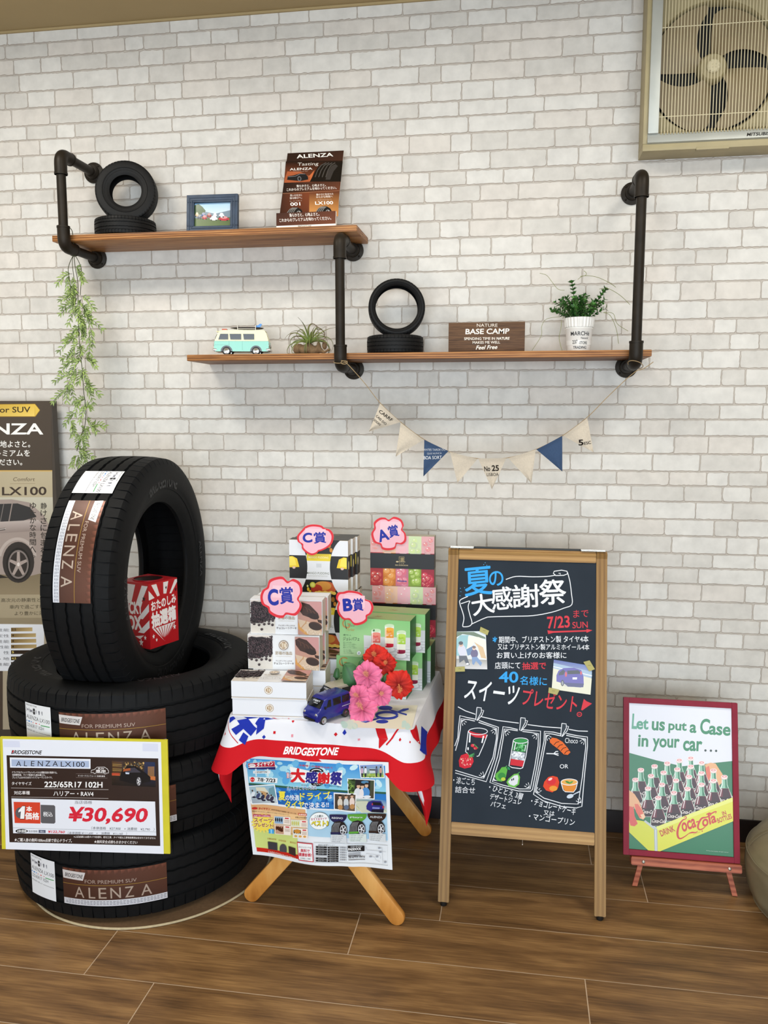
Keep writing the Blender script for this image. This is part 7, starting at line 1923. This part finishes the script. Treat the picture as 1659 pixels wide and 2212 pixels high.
for a in (-.3, .1, .6, 1.1, 1.7): sh.line([(290, 592), (290 + 48 * math.cos(a), 592 + 40 * math.sin(a) - 12)], [12, 5], '#4fa060')
sh.line([(282, 590), (270, 566)], 7, '#4fa060')
# parfait glass
sh.poly([(715, 440), (850, 462), (830, 560), (700, 540)], '#2e7a42'); sh.ell(784, 452, 68, 24, '#3c9450', 22); sh.photo_dots([(735, 480), (828, 490), (818, 560), (722, 550)], ['#5ab06a', '#2a6a3a', '#7ac08a'], 34, 14, 6)
sh.poly([(705, 545), (828, 565), (815, 645), (690, 625)], '#aeb6c2'); sh.photo_dots([(708, 552), (822, 570), (808, 640), (695, 620)], ['#e6eaf0', '#8a94a2', '#d0d6e0'], 50, 10, 7)
sh.poly([(690, 622), (815, 642), (802, 700), (682, 682)], '#c8323e'); sh.arc(784, 447, 72, 26, 0, 2 * PI, 7, W_, 26); sh.line([(712, 450), (690, 580), (670, 690), (700, 708), (780, 718), (802, 710)], 8, W_); sh.line([(856, 458), (834, 600), (802, 712)], 8, W_); sh.line([(735, 470), (720, 540)], 9, W_); sh.line([(834, 490), (822, 550)], 8, W_)
# pears
sh.poly([(600, 705), (640, 700), (655, 730), (640, 800), (600, 845), (555, 835), (536, 800), (545, 765), (575, 740)], '#5fae4a'); sh.ell(600, 790, 38, 34, '#3c8a44', 14); sh.ell(615, 820, 22, 18, '#b8cc48', 12); sh.line([(640, 700), (652, 690)], 8, '#4fa060'); sh.poly([(650, 705), (672, 700), (684, 732), (660, 728)], '#2f8a5a')
sh.poly([(720, 770), (760, 765), (778, 800), (768, 870), (725, 902), (670, 890), (645, 850), (665, 815)], '#6fb854'); sh.poly([(722, 785), (755, 780), (762, 810), (752, 865), (718, 885), (680, 872), (662, 846), (685, 815)], '#d8dce4'); sh.ell(698, 826, 6, 12, '#2a323a', 10); sh.ell(714, 820, 6, 12, '#2a323a', 10); sh.line([(755, 765), (775, 752)], 7, '#4fa060')
# cake, fork, mango, pudding
sh.poly([(1065, 440), (1090, 418), (1130, 425), (1190, 460), (1240, 520), (1265, 560), (1240, 585), (1200, 580), (1150, 530), (1095, 490), (1068, 465)], '#dc6a34')
for k in range(4): x, y = 1105 + k * 34, 490 + k * 28; sh.line([(x, y), (x + 22, y - 26), (x + 52, y - 34)], 7, '#3a2620')
sh.line([(1032, 572), (1100, 574), (1150, 590)], 10, W_); sh.line([(1105, 572), (1125, 552), (1146, 552)], 8, W_); sh.line([(1110, 572), (1150, 572)], 7, W_)
sh.text('Choco', (1212, 470), (1336, 474), 50, W_, .0); sh.text('OR', (1162, 716), (1244, 716), 40, W_, .005)
sh.poly([(1050, 800), (1095, 788), (1140, 800), (1158, 850), (1145, 905), (1090, 948), (1030, 930), (1000, 890), (1012, 845)], '#d8482e'); sh.ell(1080, 840, 46, 36, '#d0343c', 16); sh.ell(1100, 910, 40, 26, '#e0943a', 14); sh.ell(1070, 820, 22, 12, '#ecc8c4', 12, rot=-.5)
sh.poly([(1176, 850), (1330, 850), (1310, 925), (1290, 945), (1215, 940), (1190, 900)], '#d8883a'); sh.ell(1254, 848, 78, 26, '#e0a85a', 22); sh.arc(1254, 848, 80, 30, 0, 2 * PI, 7, W_, 24); sh.line([(1174, 852), (1195, 925), (1215, 942), (1295, 946), (1318, 915), (1334, 852)], 7, W_); sh.ell(1240, 850, 26, 10, '#4a8a44', 10, rot=.4); sh.ell(1270, 852, 24, 9, '#5a9a4c', 10, rot=-.5)
sh.ell(1262, 985, 34, 20, '#c4d0e0', 16, rot=-.3); sh.line([(1280, 978), (1320, 955), (1355, 940)], [8, 10, 14], '#c4d0e0'); sh.line([(1020, 1000), (1350, 1050)], .1, '#2a4a6a')
sh.text('・涼ごこち', (128, 860), (336, 880), 66, W_, .01); sh.text('詰合せ', (148, 950), (340, 960), 62, W_, .01)
sh.text('・ひととえ 3層', (470, 925), (794, 1020), 60, W_, .01); sh.text('デザートジュレ', (482, 1012), (784, 1070), 58, W_, .01); sh.text('パフェ', (490, 1080), (634, 1106), 50, W_, .01)
sh.text('・チョコレートケーキ', (878, 1062), (1306, 1170), 66, W_, .01); sh.text('又は', (1004, 1168), (1108, 1178), 46, W_, .01); sh.text('・マンゴープリン', (860, 1206), (1302, 1270), 64, W_, .01)
obj('chalk_writing', m, 'chalk', ab, local=False, auto=0)
# taped photographs
def snap(label, Q, art, tapes, view):
    cpx = [(view[0] + x / view[2], view[1] + y / view[2]) for x, y in Q]
    P_ = AB0 + NA * -.0025
    C_ = [hit(x, y, P_, NA) for x, y in cpx]
    t = thing('taped_photo', label, 'photo', C_[3], group='photos taped to the chalkboard')
    mm = MB('#e0e0dc'); plank(mm, C_[3], C_[2], C_[1], C_[0], NA, .0006)
    s2 = PxSheet(mm, P_, NA, lift=.0002); s2.view(*view); art(s2); obj('photo_paper', mm, 'gloss', t, local=False, auto=0)
    for q in tapes:
        mm = MB('#a8a05c'); s3 = PxSheet(mm, P_, NA, lift=.0032); s3.view(*view); s3.quad(q, '#a9a262'); cxm = sum(p[0] for p in q) / 4; cym = sum(p[1] for p in q) / 4; s3.text('~', (cxm - 14, cym), (cxm + 14, cym), 6, '#5a5430')
        obj('masking_tape', mm, 'print', t, local=False, auto=0)
V_ = (950, 1180, 4.484)
def camp(s):
    q = [(165, 826), (445, 822), (460, 1192), (158, 1186)]
    s.quad(q, ['#c9d4dc', '#d0d8dc', '#d8dadb', '#b8b4ae'], 3, 3); s.poly([(166, 828), (330, 830), (440, 880), (444, 900), (300, 862), (220, 850), (164, 880)], '#55684a'); s.poly([(162, 900), (200, 860), (280, 860), (270, 960), (230, 1060), (160, 1060)], '#7fb0b8'); s.poly([(275, 870), (380, 880), (448, 920), (452, 1050), (400, 960), (330, 930), (300, 1000), (262, 1020)], '#dcd8cc'); s.poly([(330, 925), (420, 980), (452, 1090), (400, 1080), (370, 980)], '#c9a878'); s.quad([(255, 1000), (330, 960), (330, 1040), (270, 1060)], '#4a6f9a'); s.quad([(160, 1090), (455, 1100), (459, 1190), (158, 1184)], ['#8a8478', '#8f8a80', '#c9c8cc', '#b4b2b4'], 3, 2)
    s.ell(215, 1010, 40, 62, '#c4c4d4', 16, rot=-.2); s.ell(206, 950, 20, 24, '#c9a088', 12); s.ell(204, 938, 22, 18, '#1d1a1c', 12); s.poly([(185, 1060), (260, 1060), (290, 1150), (262, 1155), (235, 1100), (190, 1130)], '#2a2c3c'); s.ell(268, 1140, 14, 10, '#e6e6ea', 10)
    s.ell(335, 1040, 36, 44, '#4a3a6a', 14); s.ell(332, 985, 18, 22, '#d8b49c', 10); s.ell(332, 978, 18, 14, '#6a4a3a', 10); s.poly([(310, 1075), (360, 1070), (410, 1130), (395, 1160), (350, 1110), (330, 1150), (315, 1140)], '#5f7fae')
snap('holiday photo of two people at a tent taped at the left of the chalkboard', [(165, 826), (445, 822), (460, 1192), (158, 1186)], camp, [[(396, 780), (478, 818), (462, 862), (384, 826)], [(150, 1168), (242, 1164), (244, 1212), (148, 1216)]], V_)
def car(s):
    q = [(1104, 1098), (1476, 1160), (1460, 1438), (1084, 1384)]
    s.quad(q, ['#2a3f94', '#4a64ae', '#d8d6c0', '#c9c8b4'], 4, 4); s.poly([(1102, 1130), (1474, 1215), (1472, 1275), (1098, 1180)], '#8fa8c4'); s.poly([(1098, 1180), (1472, 1280), (1460, 1436), (1086, 1382)], '#cfcdb6'); s.line([(1100, 1165), (1474, 1255)], 8, '#e0e4ea')
    s.poly([(1130, 1250), (1150, 1205), (1200, 1180), (1300, 1176), (1370, 1200), (1392, 1260), (1395, 1340), (1370, 1368), (1250, 1360), (1200, 1330), (1130, 1310)], '#4a3a9a'); s.poly([(1235, 1205), (1340, 1200), (1376, 1235), (1236, 1240)], '#17181f'); s.poly([(1155, 1225), (1195, 1195), (1215, 1210), (1200, 1245), (1150, 1250)], '#22242e'); s.ell(1222, 1240, 10, 26, '#c4404c', 12); s.ell(1368, 1228, 9, 18, '#c4404c', 12); s.quad([(1286, 1270), (1330, 1270), (1328, 1290), (1286, 1290)], '#e0e2ea'); s.ell(1188, 1325, 16, 30, '#16161a', 14); s.ell(1188, 1325, 9, 20, '#8a8c94', 12); s.ell(1290, 1350, 90, 14, '#b9b8b0', 16); s.quad([(1200, 1320), (1395, 1330), (1390, 1366), (1240, 1360)], '#2f2a66')
snap('photo of a purple car on a coast road taped at the right of the chalkboard', [(1104, 1098), (1476, 1160), (1460, 1438), (1084, 1384)], car, [[(1390, 1120), (1450, 1104), (1502, 1190), (1446, 1212)], [(1056, 1366), (1160, 1390), (1136, 1440), (1050, 1418)]], V_)

# ================================================================ EASEL WITH THE RED FRAMED POSTER
EB, ET = Vector((0, 2.385, 0.0)), Vector((0, 2.500, 0.0))
pBL = at_y(1346, 1846, 2.385); pTL = at_y(1347.5, 1508, 2.500)
EU = Vector((0, pTL.y - pBL.y, pTL.z - pBL.z)).normalized(); EN = Vector((1, 0, 0)).cross(EU); EN = EN if EN.y < 0 else -EN
pBR = hit(1601, 1871, pBL, EN); pTR = hit(1591.5, 1521, pBL, EN); pTL = hit(1347.5, 1508, pBL, EN)
fl0 = pBL
fx0_, fx1_ = (pBL.x + pTL.x) / 2, (pBR.x + pTR.x) / 2
FH_ = ((pTL - pBL).dot(EU) + (pTR - pBR).dot(EU)) / 2
def ep(x, t, l=0.0): return Vector((x, pBL.y, pBL.z)) + EU * t + EN * l
def ebar(m, x0, x1, t0, t1, l0, l1, bev=.001):
    bm = bmesh.new(); vs = [bm.verts.new(ep(x, t, l)) for x in (x0, x1) for t in (t0, t1) for l in (l0, l1)]
    for q in ((0, 1, 3, 2), (4, 6, 7, 5), (0, 4, 5, 1), (2, 3, 7, 6), (0, 2, 6, 4), (1, 5, 7, 3)): bm.faces.new([vs[i] for i in q])
    bmesh.ops.recalc_face_normals(bm, faces=bm.faces); bmesh.ops.bevel(bm, geom=list(bm.edges), offset=bev, segments=2, affect='EDGES'); m.bm(bm)
po = thing('framed_poster', 'red framed vintage soft drink poster of a yellow bottle crate, standing on the small easel', 'poster', ep((fx0_ + fx1_) / 2, 0))
rw = .0165
m = MB()
for a in ((fx0_, fx0_ + rw, 0, FH_), (fx1_ - rw, fx1_, 0, FH_)): ebar(m, a[0], a[1], a[2], a[3], 0, -.016)
for a in ((fx0_ + rw, fx1_ - rw, 0, rw), (fx0_ + rw, fx1_ - rw, FH_ - rw, FH_)): ebar(m, a[0], a[1], a[2], a[3], -.0002, -.016)
obj('red_frame', m, 'redframe', po, local=False)
m = MB('#2c6a48'); ebar(m, fx0_ + .004, fx1_ - .004, .004, FH_ - .004, -.006, -.014)
sh = PxSheet(m, ep(0, 0, -.0055), EN); sh.view(1300, 1480, 4.2535)
GR = '#2c7450'
sh.quad([(235, 160), (1200, 215), (1235, 1612), (235, 1520)], '#dcdeea', 2, 2)
sh.poly([(240, 618), (500, 690), (740, 745), (960, 722), (1215, 695), (1235, 1612), (235, 1520)], GR)
gt = '#2f8058'
sh.text('L', (274, 400), (322, 403), 138, '#5aa086', .032); sh.text('et', (318, 404), (426, 408), 92, '#4c967a', .032); sh.text('us', (458, 414), (576, 420), 84, gt, .032); sh.text('put', (610, 438), (776, 446), 100, gt, .032); sh.text('a', (806, 436), (866, 440), 76, gt, .032); sh.text('C', (900, 446), (986, 452), 140, gt, .032); sh.text('ase', (984, 454), (1178, 466), 82, gt, .032)  # first word paler: glare on the film put into its green
sh.text('in', (332, 562), (424, 566), 106, gt, .032); sh.text('your', (466, 606), (712, 612), 118, gt, .032); sh.text('car', (746, 602), (920, 608), 92, gt, .032)
for x in (952, 1002, 1050): sh.ell(x, 600 + (x - 952) * .04, 11, 11, '#2a3a34', 12)
# hand behind on the right
sh.poly([(945, 730), (1000, 712), (1045, 720), (1110, 820), (1100, 900), (1060, 940), (980, 860)], '#e0aa7c'); sh.poly([(950, 760), (985, 740), (1000, 830), (975, 900)], '#d8705c')
# crate
YE = '#d6d64a'
sh.poly([(240, 1230), (500, 1330), (480, 1530), (440, 1530), (240, 1340)], '#c9cc3e'); sh.poly([(500, 1320), (1205, 1060), (1216, 1245), (510, 1535), (484, 1530)], YE); sh.poly([(395, 1240), (505, 1310), (1205, 1015), (1206, 1062), (508, 1330), (480, 1330)], '#cfd6d4')
sh.poly([(478, 1325), (506, 1325), (510, 1535), (484, 1530)], '#aab4bc'); sh.line([(492, 1330), (497, 1530)], 7, '#d8dde0'); sh.line([(392, 1248), (490, 1325)], 16, '#b4bcc0')
def bottle(x, y, s=1.0):
    """crown cap centred at x, y"""
    dk, mid, gl = '#3a1620', '#6a2634', '#8fc0a8'
    sh.poly([(x - 24 * s, y + 18 * s), (x + 24 * s, y + 18 * s), (x + 26 * s, y + 70 * s), (x + 44 * s, y + 120 * s), (x + 70 * s, y + 185 * s), (x + 74 * s, y + 265 * s), (x - 74 * s, y + 265 * s), (x - 70 * s, y + 185 * s), (x - 44 * s, y + 120 * s), (x - 26 * s, y + 70 * s)], '#d8e6de')
    sh.poly([(x - 21 * s, y + 22 * s), (x + 21 * s, y + 22 * s), (x + 23 * s, y + 72 * s), (x + 36 * s, y + 108 * s), (x - 36 * s, y + 108 * s), (x - 23 * s, y + 72 * s)], gl); sh.poly([(x + 4 * s, y + 22 * s), (x + 19 * s, y + 22 * s), (x + 22 * s, y + 74 * s), (x + 32 * s, y + 106 * s), (x + 8 * s, y + 106 * s)], '#3c7a5c')
    sh.poly([(x - 38 * s, y + 108 * s), (x + 38 * s, y + 108 * s), (x + 64 * s, y + 185 * s), (x + 68 * s, y + 262 * s), (x - 68 * s, y + 262 * s), (x - 64 * s, y + 185 * s)], mid); sh.poly([(x - 14 * s, y + 112 * s), (x + 30 * s, y + 110 * s), (x + 58 * s, y + 190 * s), (x + 60 * s, y + 258 * s), (x - 20 * s, y + 258 * s)], dk); sh.poly([(x - 62 * s, y + 186 * s), (x + 64 * s, y + 190 * s), (x + 66 * s, y + 262 * s), (x - 66 * s, y + 262 * s)], '#2c1218')
    sh.line([(x - 26 * s, y + 112 * s), (x - 40 * s, y + 180 * s)], 9 * s, '#d9c8cc')
    sh.line([(x - 20 * s, y + 30 * s), (x - 20 * s, y + 74 * s), (x - 36 * s, y + 118 * s)], 5 * s, '#eef4f0')
    sh.ell(x, y + 10 * s, 30 * s, 17 * s, '#e6cfd0', 16); sh.ell(x, y, 30 * s, 16 * s, '#efe0e0', 16); sh.ell(x, y - 1 * s, 22 * s, 10 * s, '#d87078', 14); sh.ell(x, y - 1 * s, 14 * s, 5 * s, '#f0dada', 10)
    sh.text('Coca-Cola', (x - 62 * s, y + 230 * s), (x + 64 * s, y + 238 * s), 34 * s, '#e6dcd8', .02, .25)
rows = [[(817, 670)], [(712, 690), (917, 712)], [(601, 716), (817, 745), (1025, 782)], [(484, 742), (693, 770), (915, 805), (1126, 840)], [(358, 775), (567, 800), (801, 838), (1025, 875)], [(247, 810), (452, 830), (680, 872), (915, 910)], [(308, 865), (552, 910), (786, 948)], [(424, 945), (661, 985)], [(518, 1030)]]
for rw_ in rows:
    for (x, y) in rw_:
        if x < 270:
            continue
        bottle(x, y, 1.0)
# front faces of the crate in front of the bottles
sh.poly([(508, 1325), (1205, 1058), (1216, 1245), (510, 1535)], YE); sh.poly([(500, 1300), (1205, 1028), (1206, 1066), (506, 1334)], '#dfe27a'); sh.poly([(240, 1225), (395, 1250), (482, 1325), (484, 1530), (440, 1530), (240, 1340)], '#cdd042'); sh.line([(392, 1245), (490, 1322)], 18, '#b9c1c6'); sh.poly([(478, 1318), (508, 1318), (512, 1534), (484, 1530)], '#aab4bc'); sh.line([(493, 1325), (498, 1528)], 7, '#d8dde0')
# hand at the left
sh.poly([(246, 960), (300, 1000), (340, 1060), (370, 1140), (400, 1210), (380, 1235), (345, 1220), (310, 1150), (290, 1110), (300, 1200), (330, 1270), (300, 1295), (262, 1290), (246, 1240)], '#e0aa80')
sh.poly([(250, 1110), (290, 1120), (300, 1200), (328, 1272), (300, 1296), (262, 1288), (248, 1230)], '#d25a52'); sh.poly([(300, 1090), (330, 1090), (372, 1150), (385, 1200), (345, 1218), (312, 1160)], '#d86a58'); sh.poly([(352, 1190), (385, 1180), (398, 1212), (375, 1228)], '#ecc4a4')
RC = '#b8403a'
sh.text('DRINK', (546, 1390), (676, 1338), 56, RC, .03); sh.text('IN', (1112, 1200), (1146, 1188), 40, RC, .03); sh.text('BOTTLES', (1068, 1268), (1198, 1222), 46, RC, .03)
# flowing red script
RS = '#c4383c'
sh.line([(752, 1215), (770, 1205), (772, 1225), (740, 1240), (708, 1290), (694, 1350), (700, 1395), (722, 1408), (760, 1390), (800, 1360)], [6, 8, 9, 12, 18, 20, 18, 13, 9, 6], RS, smooth=6)
sh.line([(800, 1360), (830, 1352), (860, 1352), (880, 1340)], [8, 14, 9, 4], RS, smooth=6)
sh.text('oca', (742, 1352), (868, 1300), 82, RS, .03, .2); sh.text('-', (868, 1262), (888, 1254), 9, RS, .04)
sh.line([(958, 1185), (990, 1172), (1000, 1190), (960, 1212), (918, 1222), (890, 1265), (882, 1305), (896, 1326), (925, 1318), (950, 1298)], [6, 8, 9, 12, 16, 18, 17, 14, 10, 6], RS, smooth=6); sh.line([(958, 1185), (1000, 1180), (1030, 1165), (1050, 1160), (1042, 1178)], [8, 12, 12, 8, 5], RS, smooth=6)
sh.text('ola', (928, 1306), (1054, 1256), 96, RS, .03, .2)
sh.text('TRADE-MARK REG.', (838, 1372), (905, 1350), 7, RC); sh.ell(921, 1340, 6, 6, RC, 8)
sh.text('TM The Cola Company. All rights reserved', (956, 1524), (1160, 1540), 9, '#cfe0d4')
obj('poster_print', m, 'film', po, local=False, auto=0)
ea_ = thing('table_easel', 'small reddish wooden easel with two splayed front legs holding the framed poster', 'easel', ((fx0_ + fx1_) / 2, 2.42, 0))
rl, rr_ = hit(1364, 1862, ep(0, 0, .016), EN).x, hit(1604, 1884, ep(0, 0, .016), EN).x
m = MB(); ebar(m, rl, rr_, -.024, -.001, .014, -.022, .002); obj('ledge', m, 'redwood', ea_, local=False)
for (fx_, fy_, tx, rz_) in ((.3655, 2.394, .447, 1), (.6440, 2.386, .560, -1)):
    a = Vector((fx_, fy_ + .000, .0)); jx = rl + .034 if rz_ > 0 else rr_ - .034
    b_ = ep(jx, -.012, -.0195); top = ep((fx0_ + fx1_) / 2 + (-.02 if rz_ > 0 else .02), FH_ * .93, -.026)
    m = MB(); d = top - b_
    bm = bmesh.new(); ww = .0072; th = .0045; low = a
    sx = Vector((1, 0, 0)); nn = EN
    pts = [low, b_, top]
    vs = []
    for p in pts:
        for s in (-1, 1):
            for q in (1, -1): vs.append(bm.verts.new(p + sx * s * ww + nn * q * th + (Vector((0, 0, .0006)) if p is low else Vector((0, 0, 0)))))
    for i in (0, 4):
        for q in ((0, 1, 5, 4), (2, 6, 7, 3), (0, 4, 6, 2), (1, 3, 7, 5)): bm.faces.new([vs[i + k] for k in q])
    bm.faces.new([vs[k] for k in (0, 2, 3, 1)]); bm.faces.new([vs[k] for k in (8, 9, 11, 10)])
    bmesh.ops.recalc_face_normals(bm, faces=bm.faces)
    zmin = min(v.co.z for v in vs)
    for v in vs: 
        if v.co.z < .02: v.co.z = max(v.co.z - zmin, 0) + .0003
    m.bm(bm); obj('leg', m, 'redwood', ea_, local=False, auto=25)
    m = MB(); c_ = ep(jx, -.0125, .0148); T = Matrix.Translation(c_) @ EN.to_track_quat('Z', 'Y').to_matrix().to_4x4(); m.lathe([(0, .003), (.003, .0025), (.0046, .0008), (.0046, 0), (0, 0)], 20, T=T); obj('screw_head', m, 'steel', ea_, local=False)
m = MB(); tp_ = ep((fx0_ + fx1_) / 2, FH_ * .9, -.034); m.tube([tp_, Vector((tp_.x, 2.66, .006))], .006, 10); obj('leg', m, 'redwood', ea_, local=False)

# ================================================================ POUF AND CUSHION AT THE RIGHT EDGE
pc_ = (.934, 2.362)
pf_ = thing('pouf', 'round taupe leather pouf at the lower right edge beside the easel', 'pouf', (pc_[0], pc_[1], 0))
m = MB(); rn = random.Random(8)
PR = [(0, .0), (.215, .0), (.242, .010), (.258, .045), (.266, .095), (.262, .135), (.243, .172), (.205, .202), (.150, .216), (.08, .226), (0, .229)]
def pfn(u, v):
    i = v * (len(PR) - 1); k = min(int(i), len(PR) - 2); f_ = i - k; f2 = f_
    P0_, P1_, P2_, P3_ = PR[max(k - 1, 0)], PR[k], PR[k + 1], PR[min(k + 2, len(PR) - 1)]
    g = [.5 * ((2 * P1_[j]) + (P2_[j] - P0_[j]) * f2 + (2 * P0_[j] - 5 * P1_[j] + 4 * P2_[j] - P3_[j]) * f2 ** 2 + (3 * P1_[j] - P0_[j] - 3 * P2_[j] + P3_[j]) * f2 ** 3) for j in (0, 1)]
    a = 2 * PI * u
    seam = min(abs(((u * 6 + .17) % 1) - 0), abs(((u * 6 + .17) % 1) - 1)); top_ = 1 if v > .52 else 0
    r = g[0] - .006 * math.exp(-(seam / .02) ** 2) * top_ + .0035 * math.sin(a * 9 + 40 * g[1]) * math.exp(-((g[1] - .05) / .03) ** 2) + .002 * noise.noise((a * 4, g[1] * 60, 3))
    if abs(v - .52) < .014: r += .003
    return Vector((r * math.cos(a), r * math.sin(a), max(g[1], .0004)))
m.grid(pfn, 144, 60, wrap=True); obj('leather_cover', m, 'leather', pf_)
m = MB('#5a5138')
for k in range(6):
    u0 = (k - .17) / 6
    for du in (.006, -.006): m.tube([pfn(u0 + du, v) * 1.002 for v in [.54 + .44 * i / 24 for i in range(25)]], .0008, 5)
m.tube([pfn(i / 120, .52) * 1.003 for i in range(120)], .0016, 6, closed=True)
obj('seam_stitching', m, 'leather', pf_)
cu = thing('cushion', 'mustard yellow fabric cushion lying on the taupe pouf at the right edge', 'cushion', (.985, 2.335, .229), R(38))
m = MB()
def cfn(sg):
    def f(u, v):
        x, y = (u - .5) * 2, (v - .5) * 2
        h = .034 * ((1 - x ** 4) * (1 - y ** 4)) ** .6; k = 1 - .06 * (abs(x * y)) ** 2
        sag = -.055 * max(0, math.hypot(x, y) - .45) ** 1.3
        return Vector((x * .190 * k, y * .190 * k, .036 + sg * h + sag))
    return f
m.grid(cfn(1), 30, 30); m.grid(cfn(-1), 30, 30); obj('fabric_cover', m, 'mustard', cu)
m = MB(); e_ = [cfn(1)(t, 0) for t in [i / 20 for i in range(20)]] + [cfn(1)(1, t) for t in [i / 20 for i in range(20)]] + [cfn(1)(1 - t, 1) for t in [i / 20 for i in range(20)]] + [cfn(1)(0, 1 - t) for t in [i / 20 for i in range(20)]]
m.tube(e_, .003, 8, closed=True); obj('piping', m, 'mustard', cu)
